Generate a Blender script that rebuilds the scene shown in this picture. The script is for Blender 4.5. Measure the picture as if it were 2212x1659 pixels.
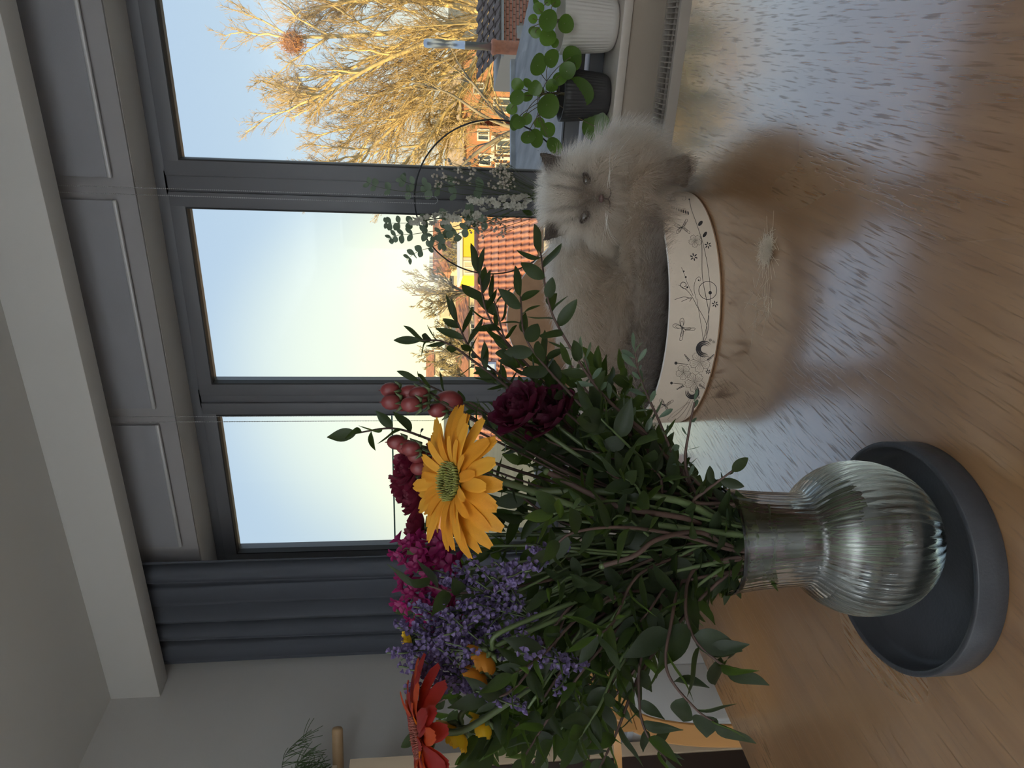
import bpy, bmesh, math, random
import numpy as np
from mathutils import Vector, Matrix, Quaternion, noise
random.seed(7); np.random.seed(7)
for _o in list(bpy.data.objects): bpy.data.objects.remove(_o)
SC = bpy.context.scene; COL = SC.collection
PI = math.pi

# ------------------------------------------------------------------ camera (phone held on its side: the room's up points left in the picture)
PITCH = math.atan(181/1535.0); YAW = math.radians(26.1); EYE = Vector((0, 0, 1.25))
fwd = Vector((-math.sin(YAW)*math.cos(PITCH), math.cos(YAW)*math.cos(PITCH), -math.sin(PITCH)))
right = Vector((math.cos(YAW), math.sin(YAW), 0)); down = fwd.cross(right)
if down.z > 0: down = -down
cam_d = bpy.data.cameras.new('camera'); cam = bpy.data.objects.new('camera', cam_d); COL.objects.link(cam)
m = Matrix((( down.x, right.x, -fwd.x, EYE.x), (down.y, right.y, -fwd.y, EYE.y), (down.z, right.z, -fwd.z, EYE.z), (0, 0, 0, 1)))
cam.matrix_world = m
cam_d.sensor_fit = 'HORIZONTAL'; cam_d.sensor_width = 36.0; cam_d.lens = 36.0*1535/2212
cam_d.clip_start = 0.02; cam_d.clip_end = 800
SC.camera = cam
SC.view_settings.view_transform = 'Standard'; SC.view_settings.look = 'None'
SC.view_settings.exposure = 0.0; SC.view_settings.gamma = 1.0; SC.view_settings.use_curve_mapping = False
SC.cycles.max_bounces = 14; SC.cycles.transparent_max_bounces = 24; SC.cycles.transmission_bounces = 10
SC.cycles.diffuse_bounces = 6; SC.cycles.glossy_bounces = 6
SC.cycles.use_denoising = True

# ------------------------------------------------------------------ sky: pale winter blue sinking to a warm hazy horizon
W = bpy.data.worlds.new('winter_sky'); SC.world = W; W.use_nodes = True
nt = W.node_tree; nt.nodes.clear()
def N(t, **k):
    n = nt.nodes.new(t)
    for a, b in k.items(): setattr(n, a, b)
    return n
def L(a, b): nt.links.new(a, b)
tc = N('ShaderNodeTexCoord'); sx = N('ShaderNodeSeparateXYZ'); L(tc.outputs['Generated'], sx.inputs[0])
rp = N('ShaderNodeValToRGB'); L(sx.outputs['Z'], rp.inputs[0])
cr = rp.color_ramp; cr.elements[0].position = 0.0; cr.elements[0].color = (.95, .93, .76, 1)
cr.elements[1].position = 1.0; cr.elements[1].color = (.40, .52, .78, 1)
for p_, c_ in ((.05, (.80, .88, .84, 1)), (.12, (.63, .77, .87, 1)), (.21, (.57, .725, .885, 1)), (.38, (.50, .655, .875, 1))):
    e = cr.elements.new(p_); e.color = c_
# warm haze low over the roofs, strongest along one bearing
dt = N('ShaderNodeVectorMath', operation='DOT_PRODUCT'); L(tc.outputs['Generated'], dt.inputs[0]); dt.inputs[1].default_value = (-.42, .905, .03)
gm = N('ShaderNodeMapRange'); gm.interpolation_type = 'SMOOTHERSTEP'; L(dt.outputs['Value'], gm.inputs[0])
gm.inputs[1].default_value = .955; gm.inputs[2].default_value = 1.0; gm.inputs[3].default_value = 0; gm.inputs[4].default_value = .5
mx = N('ShaderNodeMixRGB', blend_type='ADD'); L(gm.outputs[0], mx.inputs[0]); L(rp.outputs[0], mx.inputs[1]); mx.inputs[2].default_value = (.75, .62, .10, 1)
bg = N('ShaderNodeBackground'); L(mx.outputs[0], bg.inputs[0]); bg.inputs[1].default_value = 1.0
wo = N('ShaderNodeOutputWorld'); L(bg.outputs[0], wo.inputs[0])

# ------------------------------------------------------------------ low golden sun, behind the house and to the left
sd = bpy.data.lights.new('low_sun', 'SUN'); sun = bpy.data.objects.new('low_sun', sd); COL.objects.link(sun)
sd.energy = 8.5; sd.angle = math.radians(.8); sd.color = (1.0, .74, .34)
sun.rotation_euler = Vector((.52, .80, -.31)).to_track_quat('-Z', 'Y').to_euler()
# two added fill spots out of view, aimed at the ceiling to brighten the room
for nm_, loc_, en_ in (('added_fill_light', (-2.25, -2.7, .9), 420), ('added_fill_light', (.7, -2.0, 1.7), 480)):
    ad = bpy.data.lights.new(nm_, 'SPOT'); al = bpy.data.objects.new(nm_, ad); COL.objects.link(al)
    ad.spot_size = math.radians(150); ad.spot_blend = .6; ad.shadow_soft_size = .12; ad.energy = en_; ad.color = (.84, .93, 1)
    al.location = loc_; al.rotation_euler = (PI, 0, 0)

# ------------------------------------------------------------------ helpers
def new_mat(name): 
    M_ = bpy.data.materials.new(name); M_.use_nodes = True
    t = M_.node_tree; b = t.nodes['Principled BSDF']
    return M_, t, b
MATS = {}
def mat(name, color, rough=.6, metal=0, spec=.5, var=.0, scale=8, bump=0, bscale=60, stretch=None, trans=0, sub=0, coat=0, detail=4, transl=None, alpha=None):
    """Plain or mottled principled material in object space."""
    if name in MATS: return MATS[name]
    M_, t, b = new_mat(name); c4 = (*color, 1)
    b.inputs['Base Color'].default_value = c4; b.inputs['Roughness'].default_value = rough
    b.inputs['Metallic'].default_value = metal; b.inputs['Specular IOR Level'].default_value = spec
    if trans: b.inputs['Transmission Weight'].default_value = trans
    if coat: b.inputs['Coat Weight'].default_value = coat
    src = None
    if var or bump:
        tc = t.nodes.new('ShaderNodeTexCoord'); mp = t.nodes.new('ShaderNodeMapping')
        t.links.new(tc.outputs['Object'], mp.inputs[0])
        if stretch: mp.inputs['Scale'].default_value = stretch
        src = mp.outputs[0]
    if var:
        n = t.nodes.new('ShaderNodeTexNoise'); n.inputs['Scale'].default_value = scale; n.inputs['Detail'].default_value = detail
        t.links.new(src, n.inputs['Vector'])
        r = t.nodes.new('ShaderNodeMapRange'); t.links.new(n.outputs[0], r.inputs[0])
        r.inputs[1].default_value = .3; r.inputs[2].default_value = .7; r.inputs[3].default_value = 1-var; r.inputs[4].default_value = 1+var
        hs = t.nodes.new('ShaderNodeHueSaturation'); hs.inputs['Color'].default_value = c4
        t.links.new(r.outputs[0], hs.inputs['Value']); t.links.new(hs.outputs[0], b.inputs['Base Color'])
    if bump:
        n2 = t.nodes.new('ShaderNodeTexNoise'); n2.inputs['Scale'].default_value = bscale; n2.inputs['Detail'].default_value = 3
        t.links.new(src, n2.inputs['Vector'])
        bp = t.nodes.new('ShaderNodeBump'); bp.inputs['Strength'].default_value = bump; bp.inputs['Distance'].default_value = .002
        t.links.new(n2.outputs[0], bp.inputs['Height']); t.links.new(bp.outputs[0], b.inputs['Normal'])
    if transl:   # thin leaf or petal: some light shines through
        tr = t.nodes.new('ShaderNodeBsdfTranslucent'); tr.inputs[0].default_value = (*transl[1], 1)
        ms = t.nodes.new('ShaderNodeMixShader'); ms.inputs[0].default_value = transl[0]
        out = t.nodes['Material Output']
        t.links.new(b.outputs[0], ms.inputs[1]); t.links.new(tr.outputs[0], ms.inputs[2]); t.links.new(ms.outputs[0], out.inputs[0])
    MATS[name] = M_
    return M_

def srgb(r, g, b):
    f_ = lambda c: (c/255/12.92) if c/255 <= .04045 else ((c/255+.055)/1.055)**2.4
    return (f_(r), f_(g), f_(b))

class MB:
    """collects shapes and builds ONE mesh object"""
    def __init__(s): s.v = []; s.f = []
    def add(s, vs, fs):
        o = len(s.v); s.v += [tuple(x) for x in vs]; s.f += [tuple(i+o for i in q) for q in fs]; return s
    def box(s, a, b, bev=0):
        x0, y0, z0 = a; x1, y1, z1 = b
        if bev <= 0:
            return s.add([(x0,y0,z0),(x1,y0,z0),(x1,y1,z0),(x0,y1,z0),(x0,y0,z1),(x1,y0,z1),(x1,y1,z1),(x0,y1,z1)],
                  [(0,3,2,1),(4,5,6,7),(0,1,5,4),(1,2,6,5),(2,3,7,6),(3,0,4,7)])
        bm = bmesh.new(); bmesh.ops.create_cube(bm, size=1)
        for v in bm.verts: v.co = Vector(((x0+x1)/2+v.co.x*(x1-x0), (y0+y1)/2+v.co.y*(y1-y0), (z0+z1)/2+v.co.z*(z1-z0)))
        bmesh.ops.bevel(bm, geom=bm.edges[:], offset=bev, segments=2, affect='EDGES', profile=.6)
        return s.bm(bm)
    def bm(s, bm):
        bm.verts.index_update()
        s.add([v.co[:] for v in bm.verts], [[v.index for v in f.verts] for f in bm.faces]); bm.free(); return s
    def tube(s, pts, rad, n=6, cap=True):
        pts = [Vector(p) for p in pts]; k = len(pts)
        if not hasattr(rad, '__len__'): rad = [rad]*k
        o = len(s.v); ref = None
        for i, p in enumerate(pts):
            d = (pts[min(i+1, k-1)]-pts[max(i-1, 0)])
            if d.length < 1e-9: d = Vector((0, 0, 1))
            d.normalize()
            if ref is None:
                ref = d.orthogonal().normalized()
            else:
                ref = (ref-d*ref.dot(d))
                ref = ref.normalized() if ref.length > 1e-6 else d.orthogonal().normalized()
            b_ = d.cross(ref)
            for j in range(n):
                a = 2*PI*j/n
                s.v.append(tuple(p+(ref*math.cos(a)+b_*math.sin(a))*rad[i]))
        for i in range(k-1):
            for j in range(n):
                a = o+i*n+j; b2 = o+i*n+(j+1) % n
                s.f.append((a, b2, b2+n, a+n))
        if cap and n > 2:
            s.f.append(tuple(o+j for j in reversed(range(n)))); s.f.append(tuple(o+(k-1)*n+j for j in range(n)))
        return s
    def lathe(s, prof, n=32, c=(0, 0, 0), rib=None, closed=False):
        o = len(s.v)
        for i, (r, z) in enumerate(prof):
            for j in range(n):
                a = 2*PI*j/n; rr = r*(1+(rib(a, i) if rib else 0))
                s.v.append((c[0]+rr*math.cos(a), c[1]+rr*math.sin(a), c[2]+z))
        k = len(prof)
        for i in range(k-1 if not closed else k):
            i2 = (i+1) % k
            for j in range(n):
                s.f.append((o+i*n+j, o+i*n+(j+1) % n, o+i2*n+(j+1) % n, o+i2*n+j))
        if not closed:
            if prof[0][0] > 1e-6: s.f.append(tuple(o+j for j in reversed(range(n))))
            if prof[-1][0] > 1e-6: s.f.append(tuple(o+(k-1)*n+j for j in range(n)))
        return s
    def grid(s, fn, nu, nv, wrap=False):
        o = len(s.v)
        for i in range(nu):
            for j in range(nv): s.v.append(tuple(fn(i/(nu-1) if not wrap else i/nu, j/(nv-1))))
        for i in range(nu-1 if not wrap else nu):
            i2 = (i+1) % nu
            for j in range(nv-1): s.f.append((o+i*nv+j, o+i2*nv+j, o+i2*nv+j+1, o+i*nv+j+1))
        return s
    def ball(s, c, r, nu=10, nv=7, sc=(1, 1, 1)):
        o = len(s.v); c = Vector(c)
        s.v.append((c.x, c.y, c.z-r*sc[2]))
        for i in range(1, nv):
            p = -PI/2+PI*i/nv
            for j in range(nu):
                a = 2*PI*j/nu
                s.v.append((c.x+r*sc[0]*math.cos(p)*math.cos(a), c.y+r*sc[1]*math.cos(p)*math.sin(a), c.z+r*sc[2]*math.sin(p)))
        s.v.append((c.x, c.y, c.z+r*sc[2])); t = len(s.v)-1
        for j in range(nu):
            s.f.append((o, o+1+(j+1) % nu, o+1+j))
            s.f.append((t, t-nu+j, t-nu+(j+1) % nu))
        for i in range(nv-2):
            for j in range(nu):
                a = o+1+i*nu+j; b_ = o+1+i*nu+(j+1) % nu
                s.f.append((a, b_, b_+nu, a+nu))
        return s
    def mesh(s, name, m=None, smooth=True):
        me = bpy.data.meshes.new(name); me.from_pydata(s.v, [], s.f)
        if smooth: me.polygons.foreach_set('use_smooth', [True]*len(me.polygons))
        if m:
            me.materials.append(m)
        me.validate(); me.update(); return me
    def build(s, name, m=None, parent=None, smooth=True, loc=None):
        return obj(name, s.mesh(name, m, smooth), parent, loc)

def obj(name, me, parent=None, loc=None):
    o = bpy.data.objects.new(name, me); COL.objects.link(o)
    if parent: o.parent = parent
    if loc is not None: o.location = loc
    return o
def tag(o, label=None, cat=None, group=None, kind=None):
    if label: o['label'] = label
    if cat: o['category'] = cat
    if group: o['group'] = group
    if kind: o['kind'] = kind
    return o
def thing(name, label, cat, loc=(0, 0, 0), group=None, rz=0):
    o = bpy.data.objects.new(name, None); COL.objects.link(o); o.empty_display_size = .05
    o.location = loc; o.rotation_euler = (0, 0, rz)
    return tag(o, label, cat, group)
def struct(o): o['kind'] = 'structure'; return o
def auto_smooth(o, deg=35):
    me = o.data; bm = bmesh.new(); bm.from_mesh(me)
    for e in bm.edges:
        if len(e.link_faces) == 2 and e.calc_face_angle(0) > math.radians(deg): e.smooth = False
    bm.to_mesh(me); bm.free(); return o
def bez(p0, p1, p2, p3, n=12):
    p0, p1, p2, p3 = map(Vector, (p0, p1, p2, p3)); out = []
    for i in range(n+1):
        t = i/n; out.append(p0*(1-t)**3+p1*3*t*(1-t)**2+p2*3*t*t*(1-t)+p3*t**3)
    return out
def spline(pts, n=6):
    """Catmull-Rom through the points"""
    P = [Vector(p) for p in pts]; P = [P[0]*2-P[1]]+P+[P[-1]*2-P[-2]]; out = []
    for i in range(1, len(P)-2):
        for k in range(n):
            t = k/n; a, b, c, d = P[i-1], P[i], P[i+1], P[i+2]
            out.append(.5*((2*b)+(c-a)*t+(2*a-5*b+4*c-d)*t*t+(3*b-a-3*c+d)*t**3))
    out.append(P[-2]); return out
# ------------------------------------------------------------------ room shell
M_wall = mat('wall_paint', (.585, .58, .575), .85, var=.02, scale=3, bump=.15, bscale=180)
M_ceil = mat('ceiling_paint', (.62, .62, .61), .9, bump=.1, bscale=150)
M_floor = mat('floor_laminate', (.30, .21, .13), .45, var=.2, scale=6, stretch=(1, 8, 1))
X0, X1, Y0, Y1, ZC = -2.63, 1.9, -3.2, 2.535, 2.60
WX0, WX1, WZ0, WZ1 = -2.28, .80, .632, 2.218       # opening in the window wall
struct(MB().box((X0-.2, Y0-.2, -.15), (X1+.2, Y1+.3, 0)).build('floor', M_floor, smooth=False))
struct(MB().box((X0-.2, Y0-.2, ZC), (X1+.2, Y1+.3, ZC+.2)).build('ceiling', M_ceil, smooth=False))
struct(MB().box((X0-.2, Y0-.2, 0), (X0, Y1+.3, ZC)).build('wall_left', M_wall, smooth=False))
struct(MB().box((X1, Y0-.2, 0), (X1+.2, Y1+.3, ZC)).build('wall_right', M_wall, smooth=False))
w = MB()
w.box((X0, Y1, 0), (X1, Y1+.3, WZ0-.03)); w.box((X0, Y1, WZ1), (X1, Y1+.3, ZC))
w.box((X0, Y1, WZ0-.03), (WX0, Y1+.3, WZ1)); w.box((WX1, Y1, WZ0-.03), (X1, Y1+.3, WZ1))
struct(w.build('wall_front', M_wall, smooth=False))
w = MB(); bx0, bx1, bz0, bz1 = -2.4, -.8, .7, 2.3     # opening added in the unseen back wall to let sky light in
w.box((X0, Y0-.2, 0), (X1, Y0, bz0)); w.box((X0, Y0-.2, bz1), (X1, Y0, ZC)); w.box((X0, Y0-.2, bz0), (bx0, Y0, bz1)); w.box((bx1, Y0-.2, bz0), (X1, Y0, bz1))
struct(w.build('wall_back', M_wall, smooth=False))
lin = struct(MB().box((X0, 2.523, WZ1+.001), (X1, Y1, ZC)).build('trim_3', mat('lintel_layer_grey', (.33, .325, .34), .75, bump=.1, bscale=150), smooth=False)); lin['label'] = 'grey layer added above the window behind the rolled up blinds'  # grey layer added to make the lintel face darker, for contrast
# boxed beam hiding the blind cassettes
b = struct(MB().box((X0, 2.30, 2.398), (X1, 2.40, ZC), .004).build('trim_1', mat('beam_paint', (.60, .598, .592), .8, bump=.1, bscale=150)))
b['label'] = 'long boxed beam under the ceiling in front of the blinds'
auto_smooth(b)
bb = struct(MB().box((X0, -1.0, 0), (X0+.014, Y1, .07), .003).build('baseboard_left', mat('skirting_white', (.68, .67, .65), .5)))
auto_smooth(bb)
# unseen pitched roof over the house, ridge raised to shade the nearest roofs
rf = MB(); ys = (Y0-3.5, -1.5, Y1+.5)
for xa, xb in ((-14, 9),):
    rf.add([(xa, ys[0], 2.85), (xb, ys[0], 2.85), (xa, ys[1], 9.2), (xb, ys[1], 9.2), (xa, ys[2], 2.85), (xb, ys[2], 2.85)],
           [(0, 1, 3, 2), (2, 3, 5, 4), (0, 2, 4), (1, 5, 3), (0, 4, 5, 1)])
o = struct(rf.build('roof', mat('roof_slate', (.08, .08, .09), .8, var=.2), smooth=False))

# ------------------------------------------------------------------ the window
M_frame = mat('anthracite_frame', (.13, .134, .15), .42, bump=.03, bscale=200)
M_seal = mat('glazing_seal', (.02, .02, .022), .6)
M_glass, t, bsdf = new_mat('window_glass')
t.nodes.remove(bsdf); tr = t.nodes.new('ShaderNodeBsdfTransparent'); gl = t.nodes.new('ShaderNodeBsdfGlossy'); gl.inputs['Roughness'].default_value = .02
tr.inputs[0].default_value = (.97, .985, .98, 1)
fr = t.nodes.new('ShaderNodeFresnel'); fr.inputs[0].default_value = 1.28; ms = t.nodes.new('ShaderNodeMixShader')
t.links.new(fr.outputs[0], ms.inputs[0]); t.links.new(tr.outputs[0], ms.inputs[1]); t.links.new(gl.outputs[0], ms.inputs[2]); t.links.new(ms.outputs[0], t.nodes['Material Output'].inputs[0])
win = bpy.data.objects.new('window_1', None); COL.objects.link(win); win['kind'] = 'structure'; win['label'] = 'wide window of three panes in dark grey frames'
win.location = ((WX0+WX1)/2, 2.70, WZ0)
def wpart(mb, name, m, parent=None, smooth=True):
    o = mb.build(name, m, smooth=smooth); p = parent or win
    o.parent = p
    o.matrix_parent_inverse = Matrix.Translation(-Vector(win.location)) if p is win else Matrix.Identity(4)
    if smooth: auto_smooth(o)
    return o
FY = 2.70
fm = MB()   # fixed outer frame with two mullions
fm.box((WX0, FY+.012, WZ0), (WX0+.05, FY+.10, WZ1), .004); fm.box((WX1-.05, FY+.012, WZ0), (WX1, FY+.10, WZ1), .004)
fm.box((WX0, FY+.012, WZ1-.045), (WX1, FY+.10, WZ1), .004); fm.box((WX0, FY+.012, WZ0), (WX1, FY+.10, WZ0+.05), .004)
for x in (-.527, -1.395): fm.box((x-.045, FY+.012, WZ0+.03), (x+.045, FY+.10, WZ1-.03), .004)
wpart(fm, 'window_frame', M_frame)
GZ0, GZ1 = WZ0+.125, 2.122
for gx0, gx1 in ((-2.19, -1.467), (-1.323, -.611), (-.444, .70)):
    sm = MB(); s_ = .055
    sm.box((gx0-s_, FY, GZ0-s_), (gx0, FY+.075, GZ1+s_), .005); sm.box((gx1, FY, GZ0-s_), (gx1+s_, FY+.075, GZ1+s_), .005)
    sm.box((gx0-.01, FY, GZ1), (gx1+.01, FY+.075, GZ1+s_), .005); sm.box((gx0-.01, FY, GZ0-s_), (gx1+.01, FY+.075, GZ0), .005)
    so = wpart(sm, 'window_sash', M_frame)
    gm_ = MB(); 
    for a, c in (((gx0-.001, FY-.002, GZ0), (gx0+.004, FY+.03, GZ1)), ((gx1-.004, FY-.002, GZ0), (gx1+.001, FY+.03, GZ1)), ((gx0, FY-.002, GZ1-.004), (gx1, FY+.03, GZ1+.001)), ((gx0, FY-.002, GZ0-.001), (gx1, FY+.03, GZ0+.004))): gm_.box(a, c)
    wpart(gm_, 'glazing_seal', M_seal, so, smooth=False)
    pn = wpart(MB().box((gx0, FY+.032, GZ0), (gx1, FY+.036, GZ1)), 'glass_pane', M_glass, so, smooth=False)
sill = wpart(MB().box((WX0-.08, 2.505, WZ0-.032), (WX1+.08, FY+.05, WZ0), .008), 'window_sill', mat('sill_stone', (.50, .45, .40), .3, var=.05, scale=30))
# glass guard rail outside the narrow pane
g = thing('glass_balustrade', 'clear glass guard panel outside the pane next to the curtain', 'balustrade', (-1.83, 2.86, .75))
gmat = mat('guard_edge_green', (.05, .16, .13), .2)
o = MB().box((-.46, -.005, -.1), (.42, .005, .66)).build('glass_panel', M_glass, g, smooth=False)
o = MB().box((-.46, -.0055, .66), (.42, .0055, .6665)).build('green_glass_edge', gmat, g, smooth=False)
for x in (-.40, .36):
    MB().box((x-.02, -.055, .0), (x+.02, .012, .05), .003).build('clamp', M_frame, g)

# ------------------------------------------------------------------ three roller blinds, pulled almost fully up
M_blind = mat('blind_fabric', (.30, .305, .335), .85, bump=.2, bscale=400)
M_bar = mat('blind_bar', (.55, .56, .58), .35, metal=.3)
M_chain = mat('bead_chain', (.42, .43, .45), .4, metal=.5)
for i, (a, c, lab, cx) in enumerate(((-2.0, -1.397, 'rolled up grey blind beside the curtain', None), (-1.343, -.542, 'rolled up grey blind over the middle pane', -1.371), (-.487, .62, 'rolled up grey blind over the pane with the tree', -.515))):
    rb = thing('roller_blind', lab, 'blind', ((a+c)/2, 2.492, 2.55)); h = (c-a)/2
    MB().tube([(-h, 0, 0), (h, 0, 0)], .024, 16).build('roller_tube', M_blind, rb)
    MB().box((-h+.01, .018, -.262), (h-.01, .0195, 0)).build('fabric', M_blind, rb, smooth=False)
    o = MB().box((-h+.008, .012, -.272), (h-.008, .024, -.258), .004).build('bottom_bar', M_bar, rb)
    for s in (-1, 1): MB().box((s*(h+.008)-.006, -.03, -.03), (s*(h+.008)+.006, .03, .045), .002).build('bracket', M_bar, rb)
    if cx is not None:
        ch = MB(); x0 = cx-(a+c)/2
        for dx in (-.011, .011):
            z = 0.0
            ch.tube([(x0+dx, .0, -.02), (x0+dx*1.1, .0, -1.32)], .0007, 4)
            k = 0
            while z > -1.32:
                ch.ball((x0+dx*(1+.1*z/-1.32), 0, z), .0021, 6, 4); z -= .0062; k += 1
        for j in range(8): 
            aa = PI*j/7; ch.ball((x0+.0121*math.cos(aa), 0, -1.32-.0121*math.sin(aa)), .0021, 6, 4)
        ch.build('bead_chain', M_chain, rb)

# ------------------------------------------------------------------ curtain
M_curt = mat('curtain_cloth', (.10, .112, .14), .9, bump=.25, bscale=300, transl=(.10, (.2, .19, .26)))
def cf(u, v):
    x = -2.622+.585*u; z = .04+2.545*v
    ph = u*PI*2*5.5; amp = .034*(1-.35*v)
    y = 2.455+amp*math.sin(ph+.25*math.sin(3*v))+.01*math.sin(ph*2.3+v*2)
    return (x+.012*math.sin(ph*2+1)*(1-v*.5)+.016*u*math.sin(v*2.6), y, z)
c_ = MB().grid(cf, 150, 14).build('curtain', M_curt)
md = c_.modifiers.new('s', 'SOLIDIFY'); md.thickness = .002
tag(c_, 'dark blue-grey curtain drawn aside in the corner by the window', 'curtain')
rail = MB().box((X0, 2.44, 2.588), (-1.9, 2.47, 2.6)).build('curtain_rail', M_bar, smooth=False)
tag(rail, 'slim curtain rail on the ceiling behind the beam', 'rail')

pnl = struct(MB().box((X0, 2.522, .0), (X1, 2.535, WZ0-.033)).build('shade_sheet', mat('under_sill_shade', (.36, .30, .245), .8, bump=.2, bscale=120), smooth=False)); pnl['label'] = 'added beige sheet standing in for the shade under the window sill'  # beige sheet added over the wall, the shade there put into its colour
# ------------------------------------------------------------------ radiator below the sill
M_rad = mat('radiator_paint', (.36, .32, .28), .45)
M_dark = mat('dark_gap', (.05, .045, .04), .8)
rd = thing('radiator', 'white panel radiator with a grid top under the window', 'radiator', (-.6, 2.388, .1))
for y in (-.075, .055):
    o = MB().box((-1.4, y-.012, 0), (1.8, y+.012, .412), .006).build('panel', M_rad, rd); auto_smooth(o)
g = MB()
for i in range(212):
    x = -1.39+i*.0151; g.box((x-.0016, -.06, .407), (x+.0016, .042, .418))
for y in (-.03, .012): g.box((-1.4, y-.002, .404), (1.8, y+.002, .409))
g.build('top_grille', M_rad, rd, smooth=False)
MB().box((-1.39, -.061, .05), (1.79, .042, .36)).build('convector_core', M_dark, rd, smooth=False)
MB().box((-1.3, .06, .1), (1.7, .13, .12)).build('wall_bracket', M_rad, rd, smooth=False)
# ------------------------------------------------------------------ dining table
M_oak, t, b = new_mat('oak_veneer_varnished')
tc = t.nodes.new('ShaderNodeTexCoord'); 
def nn(ty, **k):
    n = t.nodes.new(ty)
    for a, v in k.items(): setattr(n, a, v)
    return n
def noise_(scale, st, det=4, dist=0):
    mp = nn('ShaderNodeMapping'); mp.inputs['Scale'].default_value = st; t.links.new(tc.outputs['Object'], mp.inputs[0])
    n = nn('ShaderNodeTexNoise'); n.inputs['Scale'].default_value = scale; n.inputs['Detail'].default_value = det; n.inputs['Distortion'].default_value = dist
    t.links.new(mp.outputs[0], n.inputs['Vector']); return n.outputs[0]
n1 = noise_(5, (7, .5, 1), 5, .6); n2 = noise_(1, (340, 24, 1), 2); n3 = noise_(2.2, (1, .6, 1), 2)
rp = nn('ShaderNodeValToRGB'); t.links.new(n1, rp.inputs[0])
rp.color_ramp.elements[0].position = .25; rp.color_ramp.elements[0].color = (.195, .098, .041, 1)
rp.color_ramp.elements[1].position = .8; rp.color_ramp.elements[1].color = (.285, .157, .070, 1)
# dark pores: thin dashes along the grain
pr = nn('ShaderNodeMapRange'); t.links.new(n2, pr.inputs[0]); pr.inputs[1].default_value = .55; pr.inputs[2].default_value = .68; pr.inputs[3].default_value = 1; pr.inputs[4].default_value = .66
hs = nn('ShaderNodeHueSaturation'); t.links.new(rp.outputs[0], hs.inputs['Color']); t.links.new(pr.outputs[0], hs.inputs['Value'])
t.links.new(hs.outputs[0], b.inputs['Base Color'])
b.inputs['Specular IOR Level'].default_value = .6; b.inputs['Coat Weight'].default_value = 1.0; b.inputs['Coat IOR'].default_value = 2.7; b.inputs['Coat Roughness'].default_value = .15
rr = nn('ShaderNodeMapRange'); t.links.new(n3, rr.inputs[0]); rr.inputs[1].default_value = .3; rr.inputs[2].default_value = .7; rr.inputs[3].default_value = .24; rr.inputs[4].default_value = .33
t.links.new(rr.outputs[0], b.inputs['Roughness'])
bp = nn('ShaderNodeBump'); bp.inputs['Strength'].default_value = .22; bp.inputs['Distance'].default_value = .0009
cw = nn('ShaderNodeMapRange'); t.links.new(n2, cw.inputs[0]); cw.inputs[1].default_value = .55; cw.inputs[2].default_value = .68; cw.inputs[3].default_value = 1; cw.inputs[4].default_value = .35; t.links.new(cw.outputs[0], b.inputs['Coat Weight'])
inv = nn('ShaderNodeMath', operation='MULTIPLY'); t.links.new(pr.outputs[0], inv.inputs[0]); inv.inputs[1].default_value = 1.0
t.links.new(inv.outputs[0], bp.inputs['Height']); t.links.new(bp.outputs[0], b.inputs['Normal']); t.links.new(bp.outputs[0], b.inputs['Coat Normal'])
TZ = .75
tb = thing('dining_table', 'oak veneered dining table carrying the vase and the cat bed', 'table', (0, .6, 0))
def tpart(mb, name):
    o = mb.build(name, M_oak, tb); auto_smooth(o); return o
tpart(MB().box((-1.005, -.95, TZ-.028), (.95, .895, TZ), .002), 'tabletop')
tpart(MB().box((-.9, -.85, TZ-.1), (.85, -.82, TZ-.028)).box((-.9, .77, TZ-.1), (.85, .80, TZ-.028)).box((-.9, -.85, TZ-.1), (-.87, .8, TZ-.028)).box((.82, -.85, TZ-.1), (.85, .8, TZ-.028)), 'apron')
for x in (-.88, .83):
    for y in (-.83, .78): tpart(MB().box((x-.035, y-.035, 0), (x+.035, y+.035, TZ-.028), .004), 'leg')
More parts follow.
